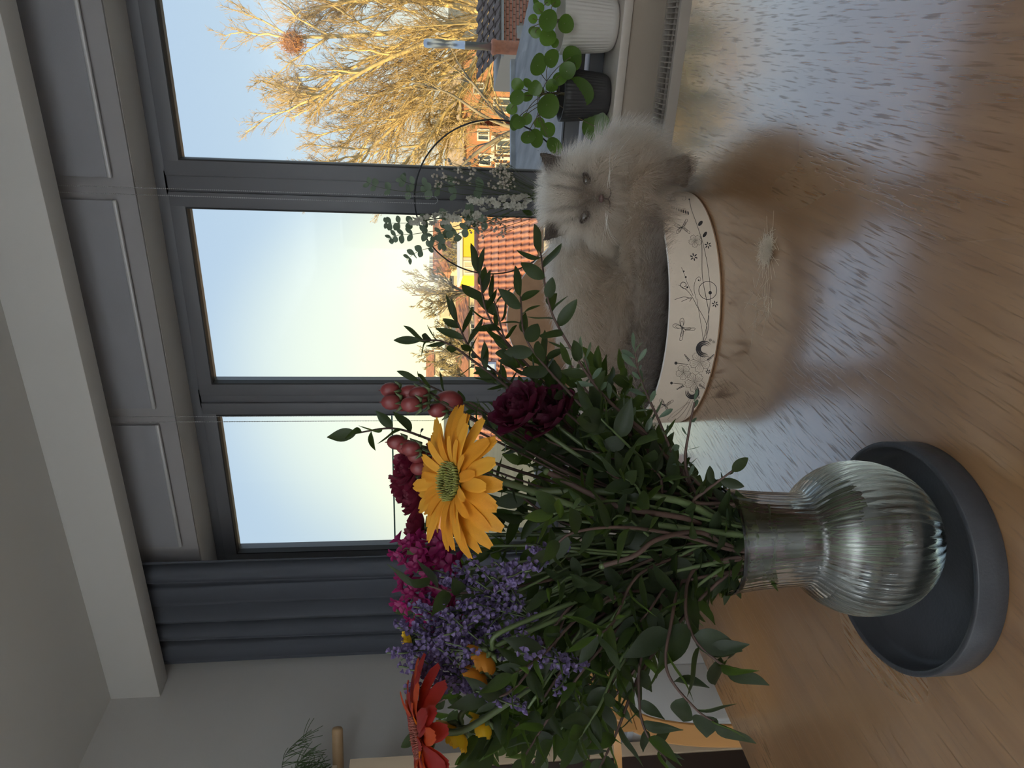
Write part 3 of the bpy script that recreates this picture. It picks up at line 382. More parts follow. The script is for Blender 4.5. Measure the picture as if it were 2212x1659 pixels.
PRINT_SHAPES = [[(698.8,18.2),(700.3,18.6),(701.4,19.8),(701.8,21.3),(701.4,22.9),(700.4,24.0),(698.9,24.5),(697.4,24.0),(696.2,22.9),(695.8,21.3),(696.2,19.7),(697.3,18.6)],[(690.0,60.0),(690.9,60.3),(691.5,60.9),(691.7,61.8),(691.5,62.6),(690.9,63.3),(690.1,63.5),(689.3,63.2),(688.6,62.6),(688.4,61.7),(688.6,60.9),(689.2,60.2)],[(677.5,39.9),(678.2,40.1),(678.7,40.7),(678.9,41.4),(678.7,42.0),(678.3,42.5),(677.6,42.7),(676.9,42.5),(676.4,41.9),(676.2,41.2),(676.4,40.6),(676.9,40.1)],[(823.8,67.8),(825.4,67.9),(826.5,68.7),(827.0,70.0),(826.5,71.5),(825.4,72.8),(823.9,73.4),(822.3,73.3),(821.2,72.5),(820.8,71.2),(821.2,69.7),(822.3,68.4)],[(866.5,67.5),(868.1,67.5),(869.3,68.1),(869.8,69.3),(869.3,70.6),(868.1,71.8),(866.5,72.5),(864.9,72.6),(863.8,71.9),(863.4,70.8),(863.8,69.4),(864.9,68.2)],[(662.2,65.4),(662.9,65.6),(663.4,66.2),(663.6,66.9),(663.4,67.6),(662.9,68.0),(662.2,68.2),(661.5,68.0),(661.0,67.4),(660.8,66.7),(661.0,66.0),(661.5,65.6)],[(672.5,62.2),(673.3,62.5),(674.0,63.1),(674.2,64.0),(674.0,64.8),(673.4,65.5),(672.5,65.6),(671.7,65.4),(671.0,64.7),(670.8,63.8),(671.0,63.0),(671.6,62.4)],[(874.0,-3.0),(875.2,-3.0),(876.1,-2.6),(876.4,-1.8),(876.1,-0.8),(875.2,0.1),(874.0,0.7),(872.8,0.8),(872.0,0.4),(871.7,-0.5),(872.0,-1.5),(872.8,-2.4)],[(483.3,20.6),(485.3,21.4),(486.7,22.4),(487.3,23.3),(486.8,23.9),(485.5,24.1),(483.6,23.7),(481.6,22.9),(480.1,21.9),(479.4,20.9),(479.9,20.3),(481.4,20.2)],[(556.5,17.6),(558.8,17.4),(562.1,18.5),(565.7,20.7),(568.4,23.5),(569.7,26.0),(569.3,27.6),(567.1,27.9),(563.9,26.8),(560.3,24.6),(557.4,21.8),(556.0,19.2)],[(582.8,15.4),(584.6,15.0),(587.6,15.9),(591.0,17.8),(593.9,20.3),(595.5,22.7),(595.5,24.3),(593.8,24.7),(590.8,23.9),(587.4,21.9),(584.4,19.4),(582.7,17.0)],[(614.0,12.2),(614.5,12.7),(614.6,13.7),(614.4,15.0),(613.8,16.1),(613.1,16.7),(612.4,16.8),(612.0,16.2),(611.8,15.2),(612.1,14.0),(612.6,12.9),(613.3,12.2)],[(619.1,17.7),(618.9,18.3),(618.0,18.8),(616.7,19.0),(615.2,18.9),(614.1,18.6),(613.6,18.0),(613.8,17.5),(614.7,17.0),(616.1,16.8),(617.5,16.9),(618.6,17.2)],[(617.1,23.7),(616.4,23.7),(615.4,23.1),(614.3,22.1),(613.4,21.0),(613.0,20.0),(613.2,19.4),(613.9,19.4),(614.9,19.9),(616.0,20.9),(616.9,22.1),(617.3,23.1)],[(610.0,24.1),(609.5,23.5),(609.3,22.5),(609.6,21.3),(610.1,20.2),(610.8,19.5),(611.5,19.5),(612.0,20.0),(612.2,21.0),(611.9,22.3),(611.4,23.4),(610.7,24.0)],[(604.7,18.4),(604.9,17.9),(605.9,17.4),(607.2,17.2),(608.7,17.3),(609.8,17.7),(610.4,18.2),(610.1,18.8),(609.2,19.2),(607.8,19.4),(606.4,19.3),(605.2,18.9)],[(606.8,12.5),(607.5,12.5),(608.5,13.1),(609.7,14.1),(610.6,15.3),(611.0,16.3),(610.8,16.9),(610.1,16.9),(609.1,16.3),(607.9,15.3),(607.0,14.1),(606.6,13.1)],[(637.7,40.2),(638.2,40.8),(638.4,41.9),(638.1,43.2),(637.6,44.5),(636.8,45.2),(636.1,45.3),(635.6,44.8),(635.5,43.6),(635.7,42.3),(636.3,41.1),(637.0,40.3)],[(643.0,46.0),(642.8,46.6),(641.8,47.2),(640.5,47.5),(639.0,47.5),(637.8,47.2),(637.3,46.6),(637.5,46.0),(638.5,45.5),(639.9,45.2),(641.3,45.1),(642.5,45.4)],[(640.9,52.6),(640.2,52.7),(639.1,52.1),(638.0,51.1),(637.1,49.9),(636.7,48.8),(636.8,48.1),(637.6,48.1),(638.6,48.7),(639.8,49.7),(640.7,50.9),(641.1,52.0)],[(633.6,53.4),(633.1,52.9),(632.9,51.7),(633.2,50.4),(633.7,49.2),(634.5,48.4),(635.2,48.3),(635.7,48.9),(635.8,50.0),(635.6,51.4),(635.0,52.6),(634.3,53.3)],[(628.2,47.6),(628.4,46.9),(629.4,46.4),(630.8,46.1),(632.3,46.1),(633.5,46.4),(634.0,47.0),(633.8,47.6),(632.8,48.2),(631.4,48.5),(629.9,48.4),(628.7,48.1)],[(630.3,40.9),(631.0,40.9),(632.1,41.5),(633.3,42.5),(634.2,43.8),(634.6,44.9),(634.5,45.5),(633.7,45.6),(632.7,45.0),(631.5,43.9),(630.6,42.7),(630.1,41.6)],[(719.7,6.5),(720.1,6.9),(720.2,7.9),(720.0,9.0),(719.5,10.2),(718.9,10.9),(718.4,11.1),(718.0,10.6),(717.9,9.7),(718.1,8.5),(718.6,7.4),(719.1,6.7)],[(723.7,10.9),(723.5,11.4),(722.8,12.0),(721.7,12.4),(720.6,12.6),(719.7,12.5),(719.3,12.1),(719.5,11.5),(720.2,10.9),(721.3,10.5),(722.4,10.3),(723.3,10.4)],[(722.1,16.8),(721.5,16.9),(720.7,16.5),(719.8,15.8),(719.1,14.9),(718.8,14.0),(718.9,13.4),(719.5,13.3),(720.3,13.6),(721.2,14.4),(721.9,15.3),(722.2,16.2)],[(716.4,18.3),(716.0,17.9),(715.9,16.9),(716.1,15.8),(716.5,14.6),(717.1,13.9),(717.7,13.7),(718.0,14.2),(718.1,15.1),(717.9,16.3),(717.5,17.4),(716.9,18.2)],[(712.3,13.9),(712.5,13.3),(713.2,12.8),(714.3,12.4),(715.4,12.2),(716.3,12.3),(716.7,12.7),(716.6,13.3),(715.8,13.9),(714.8,14.3),(713.6,14.5),(712.7,14.3)],[(714.0,8.0),(714.5,7.9),(715.4,8.3),(716.2,9.0),(716.9,10.0),(717.3,10.8),(717.1,11.4),(716.6,11.5),(715.7,11.2),(714.9,10.4),(714.2,9.5),(713.8,8.6)],[(842.9,3.5),(843.3,3.8),(843.4,4.5),(843.2,5.5),(842.7,6.5),(842.2,7.2),(841.6,7.5),(841.3,7.2),(841.2,6.5),(841.4,5.5),(841.8,4.5),(842.4,3.8)],[(846.8,6.2),(846.7,6.7),(845.9,7.3),(844.9,7.9),(843.8,8.3),(842.9,8.3),(842.5,8.1),(842.7,7.6),(843.4,7.0),(844.5,6.4),(845.6,6.1),(846.4,6.0)],[(845.1,11.3),(844.6,11.6),(843.8,11.4),(842.9,11.0),(842.3,10.4),(842.0,9.7),(842.1,9.2),(842.7,9.0),(843.5,9.2),(844.3,9.6),(845.0,10.2),(845.3,10.9)],[(839.6,13.7),(839.2,13.4),(839.2,12.7),(839.4,11.7),(839.8,10.7),(840.4,10.0),(840.9,9.8),(841.2,10.1),(841.3,10.8),(841.1,11.8),(840.7,12.8),(840.1,13.5)],[(835.8,11.0),(836.0,10.5),(836.7,9.9),(837.7,9.3),(838.8,9.0),(839.6,8.9),(840.0,9.2),(839.8,9.7),(839.1,10.3),(838.1,10.8),(837.0,11.2),(836.2,11.2)],[(837.4,5.9),(837.9,5.7),(838.7,5.8),(839.6,6.3),(840.2,6.9),(840.5,7.5),(840.4,8.0),(839.8,8.2),(839.1,8.1),(838.2,7.7),(837.6,7.0),(837.3,6.4)],[(781.2,12.5),(781.4,12.7),(781.4,13.2),(781.3,13.8),(781.1,14.4),(780.8,14.8),(780.5,14.9),(780.3,14.7),(780.2,14.3),(780.3,13.6),(780.6,13.1),(780.9,12.6)],[(783.3,14.5),(783.2,14.8),(782.8,15.1),(782.2,15.4),(781.6,15.6),(781.2,15.5),(780.9,15.4),(781.0,15.1),(781.4,14.7),(782.0,14.5),(782.6,14.3),(783.1,14.3)],[(782.4,17.6),(782.1,17.7),(781.7,17.6),(781.2,17.2),(780.8,16.8),(780.7,16.4),(780.7,16.1),(781.0,16.0),(781.5,16.1),(781.9,16.4),(782.3,16.9),(782.5,17.3)],[(779.4,18.7),(779.2,18.5),(779.1,18.0),(779.2,17.4),(779.5,16.8),(779.8,16.4),(780.1,16.3),(780.3,16.5),(780.3,17.0),(780.2,17.6),(780.0,18.2),(779.7,18.6)],[(777.3,16.7),(777.4,16.4),(777.8,16.1),(778.3,15.8),(778.9,15.7),(779.4,15.7),(779.6,15.9),(779.5,16.2),(779.1,16.5),(778.6,16.8),(778.0,16.9),(777.5,16.9)],[(778.2,13.6),(778.5,13.5),(778.9,13.7),(779.3,14.0),(779.7,14.4),(779.9,14.9),(779.8,15.2),(779.5,15.3),(779.1,15.1),(778.6,14.8),(778.3,14.4),(778.1,13.9)],[(784.5,6.4),(784.7,6.6),(784.8,7.0),(784.7,7.5),(784.4,8.1),(784.2,8.4),(783.9,8.5),(783.7,8.3),(783.7,7.9),(783.8,7.4),(784.0,6.9),(784.3,6.5)],[(786.4,8.1),(786.3,8.4),(786.0,8.7),(785.5,9.0),(785.0,9.1),(784.5,9.1),(784.3,8.9),(784.4,8.7),(784.8,8.4),(785.3,8.1),(785.8,8.0),(786.2,8.0)],[(785.6,10.9),(785.4,11.0),(785.0,10.9),(784.6,10.6),(784.2,10.2),(784.1,9.8),(784.2,9.5),(784.4,9.5),(784.8,9.6),(785.2,9.9),(785.6,10.3),(785.7,10.6)],[(782.9,11.9),(782.8,11.7),(782.7,11.3),(782.8,10.8),(783.0,10.2),(783.3,9.9),(783.6,9.8),(783.7,9.9),(783.8,10.4),(783.7,10.9),(783.5,11.4),(783.2,11.8)],[(781.1,10.1),(781.1,9.9),(781.5,9.6),(782.0,9.3),(782.5,9.2),(782.9,9.2),(783.1,9.4),(783.0,9.6),(782.7,9.9),(782.2,10.2),(781.7,10.3),(781.2,10.3)],[(781.9,7.4),(782.1,7.3),(782.5,7.4),(782.9,7.7),(783.2,8.1),(783.4,8.5),(783.3,8.8),(783.1,8.8),(782.7,8.7),(782.3,8.4),(781.9,8.0),(781.8,7.7)],[(906.6,10.6),(906.9,10.8),(906.9,11.2),(906.8,11.8),(906.4,12.4),(905.9,12.9),(905.5,13.1),(905.2,13.0),(905.2,12.5),(905.3,11.9),(905.7,11.3),(906.1,10.8)],[(909.7,11.8),(909.5,12.1),(908.9,12.6),(908.1,13.0),(907.2,13.3),(906.5,13.5),(906.2,13.4),(906.4,13.1),(906.9,12.6),(907.8,12.2),(908.7,11.9),(909.4,11.7)],[(908.3,15.0),(907.9,15.2),(907.2,15.2),(906.6,15.0),(906.0,14.7),(905.8,14.4),(905.9,14.1),(906.3,13.9),(907.0,13.9),(907.6,14.1),(908.2,14.4),(908.4,14.7)],[(903.9,17.0),(903.6,16.8),(903.6,16.4),(903.7,15.8),(904.1,15.2),(904.5,14.7),(904.9,14.5),(905.2,14.7),(905.3,15.1),(905.1,15.7),(904.8,16.3),(904.3,16.8)],[(900.9,15.7),(901.1,15.4),(901.6,15.0),(902.4,14.6),(903.3,14.3),(903.9,14.1),(904.2,14.2),(904.1,14.6),(903.5,15.0),(902.7,15.4),(901.9,15.7),(901.2,15.8)],[(902.2,12.6),(902.6,12.4),(903.3,12.4),(903.9,12.6),(904.4,12.9),(904.7,13.2),(904.5,13.5),(904.1,13.7),(903.5,13.7),(902.8,13.5),(902.3,13.2),(902.1,12.9)],[(905.3,5.8),(905.5,5.9),(905.6,6.3),(905.4,6.8),(905.1,7.4),(904.7,7.8),(904.4,8.0),(904.1,7.8),(904.1,7.5),(904.2,6.9),(904.5,6.4),(904.9,6.0)],[(908.0,6.8),(907.8,7.1),(907.3,7.5),(906.6,7.9),(905.8,8.2),(905.2,8.3),(905.0,8.2),(905.1,7.9),(905.6,7.5),(906.3,7.2),(907.1,6.9),(907.7,6.8)],[(906.8,9.6),(906.4,9.8),(905.8,9.8),(905.3,9.7),(904.8,9.4),(904.6,9.1),(904.7,8.8),(905.1,8.7),(905.6,8.7),(906.2,8.8),(906.7,9.1),(906.9,9.4)],[(902.9,11.4),(902.7,11.2),(902.6,10.9),(902.8,10.3),(903.1,9.8),(903.5,9.4),(903.8,9.2),(904.1,9.3),(904.1,9.7),(904.0,10.2),(903.7,10.8),(903.3,11.2)],[(900.3,10.3),(900.5,10.0),(900.9,9.6),(901.7,9.3),(902.4,9.0),(903.0,8.9),(903.3,9.0),(903.1,9.2),(902.6,9.6),(901.9,10.0),(901.2,10.3),(900.6,10.4)],[(901.5,7.5),(901.8,7.4),(902.4,7.4),(903.0,7.5),(903.4,7.8),(903.6,8.1),(903.5,8.3),(903.1,8.5),(902.6,8.5),(902.0,8.3),(901.6,8.1),(901.4,7.8)],[(522.7,65.5),(522.5,66.2),(521.3,66.5),(519.6,66.4),(517.7,65.9),(516.2,65.1),(515.4,64.3),(515.7,63.6),(516.9,63.3),(518.7,63.5),(520.6,64.0),(522.0,64.7)],[(525.5,61.9),(525.2,62.5),(523.9,62.8),(522.0,62.7),(519.9,62.1),(518.3,61.3),(517.5,60.5),(517.8,59.9),(519.2,59.6),(521.1,59.8),(523.2,60.3),(524.8,61.1)],[(528.3,58.2),(527.9,58.8),(526.5,59.1),(524.4,59.0),(522.1,58.4),(520.3,57.6),(519.5,56.7),(519.9,56.1),(521.4,55.9),(523.5,56.0),(525.8,56.6),(527.5,57.4)],[(530.9,54.5),(530.5,55.1),(529.0,55.4),(526.7,55.2),(524.3,54.6),(522.3,53.8),(521.5,53.0),(521.9,52.3),(523.5,52.1),(525.9,52.3),(528.3,52.9),(530.1,53.7)],[(533.6,50.8),(533.1,51.5),(531.5,51.7),(529.0,51.5),(526.4,50.9),(524.3,50.0),(523.4,49.2),(523.9,48.6),(525.7,48.4),(528.2,48.6),(530.8,49.2),(532.7,50.0)],[(536.2,47.1),(535.6,47.7),(533.9,48.0),(531.3,47.7),(528.5,47.1),(526.3,46.2),(525.3,45.4),(525.9,44.8),(527.8,44.6),(530.4,44.8),(533.2,45.5),(535.3,46.3)],[(538.7,43.4),(538.1,44.0),(536.2,44.2),(533.5,44.0),(530.5,43.3),(528.2,42.4),(527.2,41.6),(527.8,41.0),(529.8,40.8),(532.7,41.1),(535.6,41.7),(537.8,42.6)],[(541.2,39.7),(540.6,40.3),(538.6,40.5),(535.7,40.2),(532.6,39.6),(530.1,38.6),(529.1,37.8),(529.7,37.2),(531.9,37.0),(534.9,37.3),(537.9,38.0),(540.2,38.9)],[(809.3,57.9),(808.9,58.2),(808.2,58.3),(807.4,58.2),(806.7,57.9),(806.3,57.5),(806.3,57.0),(806.6,56.8),(807.3,56.7),(808.1,56.8),(808.8,57.1),(809.3,57.5)],[(811.6,56.2),(811.2,56.5),(810.4,56.6),(809.5,56.4),(808.6,56.0),(808.1,55.6),(808.1,55.2),(808.5,54.9),(809.2,54.8),(810.1,55.0),(811.0,55.3),(811.5,55.8)],[(813.9,54.4),(813.5,54.7),(812.6,54.8),(811.5,54.6),(810.6,54.2),(809.9,53.7),(809.8,53.3),(810.3,53.0),(811.1,53.0),(812.2,53.2),(813.2,53.5),(813.8,54.0)],[(816.2,52.7),(815.7,53.0),(814.8,53.0),(813.6,52.8),(812.5,52.3),(811.8,51.9),(811.6,51.4),(812.1,51.1),(813.1,51.1),(814.3,51.3),(815.4,51.7),(816.1,52.2)],[(818.6,50.9),(818.0,51.2),(817.0,51.2),(815.7,50.9),(814.4,50.5),(813.6,50.0),(813.4,49.5),(813.9,49.2),(815.0,49.2),(816.3,49.5),(817.6,49.9),(818.4,50.5)],[(820.9,49.1),(820.4,49.4),(819.2,49.4),(817.7,49.1),(816.4,48.6),(815.5,48.1),(815.3,47.6),(815.8,47.3),(817.0,47.4),(818.4,47.6),(819.8,48.1),(820.7,48.7)],[(806.8,6.8),(806.5,6.5),(806.4,5.9),(806.6,5.1),(807.0,4.3),(807.5,3.7),(808.0,3.6),(808.3,3.9),(808.4,4.5),(808.2,5.3),(807.8,6.1),(807.3,6.6)],[(808.6,8.7),(808.3,8.4),(808.3,7.6),(808.5,6.7),(809.0,5.7),(809.5,5.1),(810.0,4.9),(810.3,5.2),(810.3,6.0),(810.1,6.9),(809.6,7.9),(809.1,8.5)],[(810.4,10.5),(810.1,10.2),(810.1,9.4),(810.4,8.3),(810.9,7.2),(811.5,6.5),(812.0,6.3),(812.2,6.6),(812.2,7.4),(812.0,8.5),(811.5,9.6),(810.9,10.3)],[(812.2,12.4),(811.9,12.0),(811.9,11.1),(812.3,9.9),(812.8,8.7),(813.4,7.8),(814.0,7.6),(814.2,8.0),(814.2,8.9),(813.8,10.1),(813.3,11.3),(812.7,12.2)],[(814.0,14.3),(813.7,13.9),(813.8,12.8),(814.2,11.5),(814.8,10.1),(815.4,9.2),(816.0,8.9),(816.2,9.3),(816.1,10.4),(815.8,11.7),(815.1,13.1),(814.5,14.0)],[(815.8,16.1),(815.5,15.7),(815.6,14.6),(816.1,13.1),(816.7,11.6),(817.4,10.6),(818.0,10.2),(818.2,10.7),(818.1,11.8),(817.7,13.3),(817.0,14.8),(816.3,15.8)],[(882.7,54.3),(883.0,54.6),(882.8,55.3),(882.3,56.1),(881.6,57.0),(880.8,57.5),(880.2,57.6),(879.9,57.3),(880.1,56.6),(880.6,55.7),(881.3,54.9),(882.1,54.4)],[(881.3,52.2),(881.5,52.5),(881.3,53.3),(880.7,54.3),(879.8,55.3),(879.0,55.9),(878.3,56.0),(878.1,55.7),(878.3,54.9),(879.0,53.9),(879.8,52.9),(880.7,52.3)],[(879.8,50.1),(880.0,50.5),(879.7,51.4),(879.0,52.5),(878.1,53.6),(877.2,54.3),(876.5,54.5),(876.3,54.1),(876.6,53.2),(877.3,52.0),(878.3,51.0),(879.2,50.2)],[(878.4,48.0),(878.6,48.4),(878.2,49.4),(877.4,50.7),(876.4,51.9),(875.4,52.7),(874.7,52.9),(874.6,52.5),(874.9,51.5),(875.7,50.2),(876.8,49.0),(877.8,48.2)],[(877.0,45.8),(877.2,46.3),(876.7,47.4),(875.8,48.8),(874.7,50.2),(873.6,51.1),(872.9,51.3),(872.8,50.9),(873.2,49.8),(874.1,48.4),(875.3,47.0),(876.3,46.1)],[(875.6,43.7),(875.7,44.3),(875.2,45.4),(874.2,47.0),(873.0,48.5),(871.9,49.5),(871.2,49.8),(871.1,49.3),(871.6,48.1),(872.6,46.5),(873.8,45.1),(874.9,44.0)],[(876.9,6.0),(877.2,5.6),(878.1,5.3),(879.2,5.0),(880.2,4.9),(881.0,5.0),(881.2,5.3),(880.9,5.7),(880.0,6.0),(878.9,6.3),(877.8,6.4),(877.1,6.3)],[(874.9,8.2),(875.3,7.8),(876.3,7.5),(877.5,7.2),(878.8,7.0),(879.7,7.1),(879.9,7.4),(879.5,7.8),(878.6,8.2),(877.3,8.5),(876.0,8.6),(875.2,8.5)],[(872.9,10.4),(873.4,10.0),(874.5,9.6),(875.9,9.3),(877.3,9.2),(878.3,9.2),(878.7,9.5),(878.2,9.9),(877.1,10.3),(875.7,10.6),(874.3,10.8),(873.3,10.7)],[(871.0,12.6),(871.5,12.2),(872.7,11.8),(874.3,11.4),(875.9,11.3),(877.0,11.3),(877.4,11.6),(876.9,12.0),(875.7,12.4),(874.1,12.8),(872.5,12.9),(871.4,12.8)],[(869.1,14.7),(869.6,14.3),(871.0,13.9),(872.7,13.6),(874.5,13.4),(875.7,13.4),(876.1,13.7),(875.6,14.1),(874.3,14.5),(872.5,14.9),(870.7,15.1),(869.5,15.0)],[(867.2,16.9),(867.8,16.5),(869.2,16.1),(871.1,15.7),(873.1,15.5),(874.4,15.5),(874.9,15.8),(874.3,16.2),(872.8,16.6),(870.9,17.0),(869.0,17.2),(867.7,17.1)],[(809.6,14.4),(811.7,18.4),(810.6,18.8),(809.2,14.6)],[(811.7,18.4),(812.1,23.3),(810.4,23.4),(810.6,18.8)],[(812.1,23.3),(810.8,28.5),(808.7,27.8),(810.4,23.4)],[(810.8,28.5),(807.7,33.2),(805.8,31.6),(808.7,27.8)],[(807.7,33.2),(803.2,37.0),(802.0,34.5),(805.8,31.6)],[(803.2,37.0),(798.0,39.2),(797.7,36.1),(802.0,34.5)],[(798.0,39.2),(792.7,39.5),(793.5,36.3),(797.7,36.1)],[(792.7,39.5),(787.8,38.0),(789.6,35.2),(793.5,36.3)],[(787.8,38.0),(784.1,34.8),(786.4,32.8),(789.6,35.2)],[(784.1,34.8),(782.0,30.4),(784.3,29.4),(786.4,32.8)],[(782.0,30.4),(781.5,25.4),(783.4,25.2),(784.3,29.4)],[(781.5,25.4),(782.8,20.4),(784.0,20.7),(783.4,25.2)],[(782.8,20.4),(785.5,16.0),(786.1,16.4),(784.0,20.7)],[(785.5,16.0),(789.4,12.7),(789.4,12.7),(786.1,16.4)],[(806.7,16.4),(808.5,19.6),(807.4,20.0),(806.4,16.7)],[(808.5,19.6),(808.9,23.5),(807.1,23.5),(807.4,20.0)],[(808.9,23.5),(807.9,27.5),(805.8,26.9),(807.1,23.5)],[(807.9,27.5),(805.4,31.4),(803.5,29.7),(805.8,26.9)],[(805.4,31.4),(801.9,34.3),(800.7,31.8),(803.5,29.7)],[(801.9,34.3),(797.7,36.1),(797.5,33.0),(800.7,31.8)],[(797.7,36.1),(793.4,36.4),(794.3,33.2),(797.5,33.0)],[(793.4,36.4),(789.6,35.2),(791.3,32.4),(794.3,33.2)],[(789.6,35.2),(786.6,32.6),(788.9,30.6),(791.3,32.4)],[(786.6,32.6),(784.9,29.1),(787.2,28.1),(788.9,30.6)],[(784.9,29.1),(784.6,25.1),(786.5,24.9),(787.2,28.1)],[(784.6,25.1),(785.7,21.2),(786.9,21.5),(786.5,24.9)],[(785.7,21.2),(787.9,17.7),(788.4,18.1),(786.9,21.5)],[(787.9,17.7),(791.0,15.1),(791.0,15.1),(788.4,18.1)],[(803.9,18.5),(805.3,20.7),(804.2,21.1),(803.6,18.8)],[(805.3,20.7),(805.7,23.6),(803.9,23.6),(804.2,21.1)],[(805.7,23.6),(805.0,26.6),(802.9,25.9),(803.9,23.6)],[(805.0,26.6),(803.2,29.4),(801.3,27.8),(802.9,25.9)],[(803.2,29.4),(800.6,31.7),(799.4,29.2),(801.3,27.8)],[(800.6,31.7),(797.5,33.1),(797.2,30.0),(799.4,29.2)],[(797.5,33.1),(794.2,33.3),(795.1,30.1),(797.2,30.0)],[(794.2,33.3),(791.3,32.3),(793.1,29.6),(795.1,30.1)],[(791.3,32.3),(789.1,30.4),(791.4,28.4),(793.1,29.6)],[(789.1,30.4),(787.9,27.8),(790.2,26.7),(791.4,28.4)],[(787.9,27.8),(787.7,24.8),(789.6,24.6),(790.2,26.7)],[(787.7,24.8),(788.6,21.9),(789.8,22.2),(789.6,24.6)],[(788.6,21.9),(790.3,19.4),(790.8,19.7),(789.8,22.2)],[(790.3,19.4),(792.6,17.5),(792.6,17.5),(790.8,19.7)],[(873.6,23.7),(876.7,19.5),(877.6,20.0),(874.0,23.8)],[(876.7,19.5),(881.3,15.7),(882.2,17.1),(877.6,20.0)],[(881.3,15.7),(887.0,12.8),(887.2,15.1),(882.2,17.1)],[(887.0,12.8),(893.3,11.2),(892.3,14.2),(887.2,15.1)],[(893.3,11.2),(899.5,11.0),(897.0,14.4),(892.3,14.2)],[(899.5,11.0),(904.7,12.5),(900.8,15.7),(897.0,14.4)],[(904.7,12.5),(908.2,15.5),(903.4,18.0),(900.8,15.7)],[(908.2,15.5),(909.4,19.6),(904.4,21.2),(903.4,18.0)],[(909.4,19.6),(908.2,24.5),(903.9,24.9),(904.4,21.2)],[(908.2,24.5),(904.8,29.4),(901.7,28.9),(903.9,24.9)],[(904.8,29.4),(899.8,33.8),(898.1,32.7),(901.7,28.9)],[(899.8,33.8),(893.9,37.1),(893.3,35.9),(898.1,32.7)],[(893.9,37.1),(887.9,39.0),(887.9,38.2),(893.3,35.9)],[(887.9,39.0),(882.5,39.3),(882.5,39.3),(887.9,38.2)],[(876.7,24.2),(879.1,20.9),(880.1,21.4),(877.2,24.3)],[(879.1,20.9),(882.7,17.8),(883.6,19.2),(880.1,21.4)],[(882.7,17.8),(887.3,15.5),(887.5,17.7),(883.6,19.2)],[(887.3,15.5),(892.3,14.1),(891.3,17.1),(887.5,17.7)],[(892.3,14.1),(897.2,14.0),(894.8,17.3),(891.3,17.1)],[(897.2,14.0),(901.4,15.2),(897.5,18.4),(894.8,17.3)],[(901.4,15.2),(904.2,17.6),(899.4,20.1),(897.5,18.4)],[(904.2,17.6),(905.1,21.0),(900.2,22.5),(899.4,20.1)],[(905.1,21.0),(904.1,24.9),(899.9,25.2),(900.2,22.5)],[(904.1,24.9),(901.4,28.8),(898.3,28.2),(899.9,25.2)],[(901.4,28.8),(897.4,32.2),(895.7,31.1),(898.3,28.2)],[(897.4,32.2),(892.7,34.8),(892.2,33.6),(895.7,31.1)],[(892.7,34.8),(888.0,36.2),(888.0,35.5),(892.2,33.6)],[(888.0,36.2),(883.8,36.4),(883.8,36.4),(888.0,35.5)],[(879.8,24.8),(881.5,22.3),(882.5,22.8),(880.3,24.8)],[(881.5,22.3),(884.2,20.0),(885.1,21.3),(882.5,22.8)],[(884.2,20.0),(887.5,18.1),(887.8,20.4),(885.1,21.3)],[(887.5,18.1),(891.3,17.1),(890.4,20.0),(887.8,20.4)],[(891.3,17.1),(895.0,17.0),(892.6,20.3),(890.4,20.0)],[(895.0,17.0),(898.1,17.9),(894.4,21.0),(892.6,20.3)],[(898.1,17.9),(900.2,19.7),(895.6,22.2),(894.4,21.0)],[(900.2,19.7),(900.9,22.3),(896.1,23.7),(895.6,22.2)],[(900.9,22.3),(900.1,25.2),(896.0,25.5),(896.1,23.7)],[(900.1,25.2),(898.0,28.1),(895.1,27.5),(896.0,25.5)],[(898.0,28.1),(895.0,30.7),(893.4,29.5),(895.1,27.5)],[(895.0,30.7),(891.6,32.5),(891.0,31.3),(893.4,29.5)],[(891.6,32.5),(888.1,33.4),(888.1,32.7),(891.0,31.3)],[(888.1,33.4),(885.1,33.5),(885.1,33.5),(888.1,32.7)]]
# ------------------------------------------------------------------ cat bed: round board tub with a raised back and a printed outside
BC = Vector((-.478, 1.323, TZ)); FH = Vector((-.3396, .9406, 0)); RH = Vector((.9406, .3396, 0)); BR = .231
def bed_h(a): return .092+.228*((1+math.cos(a+.14))/2)**3.3
bed = thing('cat_bed', 'round white cat bed with dark butterfly and flower print, on the table', 'pet bed', BC)
def bp_(a, r, z): return FH*(r*math.cos(a))+RH*(r*math.sin(a))+Vector((0, 0, z))
M_bedw = mat('printed_board_white', (.60, .50, .40), .7, var=.05, scale=12, bump=.1, bscale=80)
M_card = mat('brown_cardboard', (.27, .155, .085), .85, var=.15, scale=20, bump=.3, bscale=120)
n = 96
mb = MB()
for (r0, r1, flip, key) in ((BR, BR, 0, 'o'),):
    mb.grid(lambda u, v: bp_(-u*2*PI, BR, .003+v*(bed_h(-u*2*PI)-.003)), n, 9, wrap=True)
mb.build('outer_wall', M_bedw, bed)
mb = MB(); mb.grid(lambda u, v: bp_(u*2*PI, BR-.005, .02+v*(bed_h(u*2*PI)-.0205)), n, 9, wrap=True); mb.build('inner_wall', M_card, bed)
mb = MB(); mb.grid(lambda u, v: bp_(-u*2*PI, BR+.0006-.006*v, bed_h(u*-2*PI)+.0012*math.sin(PI*v)), n, 5, wrap=True); mb.build('rim_edge', mat('rim_white', (.75, .74, .72), .5), bed)
mb = MB(); mb.lathe([(0, .0005), (BR, .0005), (BR, .003), (.0, .003)], 64); mb.build('base_board', M_card, bed)
mb = MB()   # corrugated scratching pad, concentric strips
prof = []
for i in range(34):
    r = (BR-.006)*(1-i/34); prof += [(r, .03), (r-.0045, .03), (r-.005, .027), (r-.0062, .027)]
prof = [(BR-.006, .004)]+prof+[(0, .03)]; mb.lathe(prof, 64); mb.build('scratch_pad', M_card, bed, smooth=False)
M_ink = mat('print_ink', (.035, .03, .03), .7)
pm = MB()
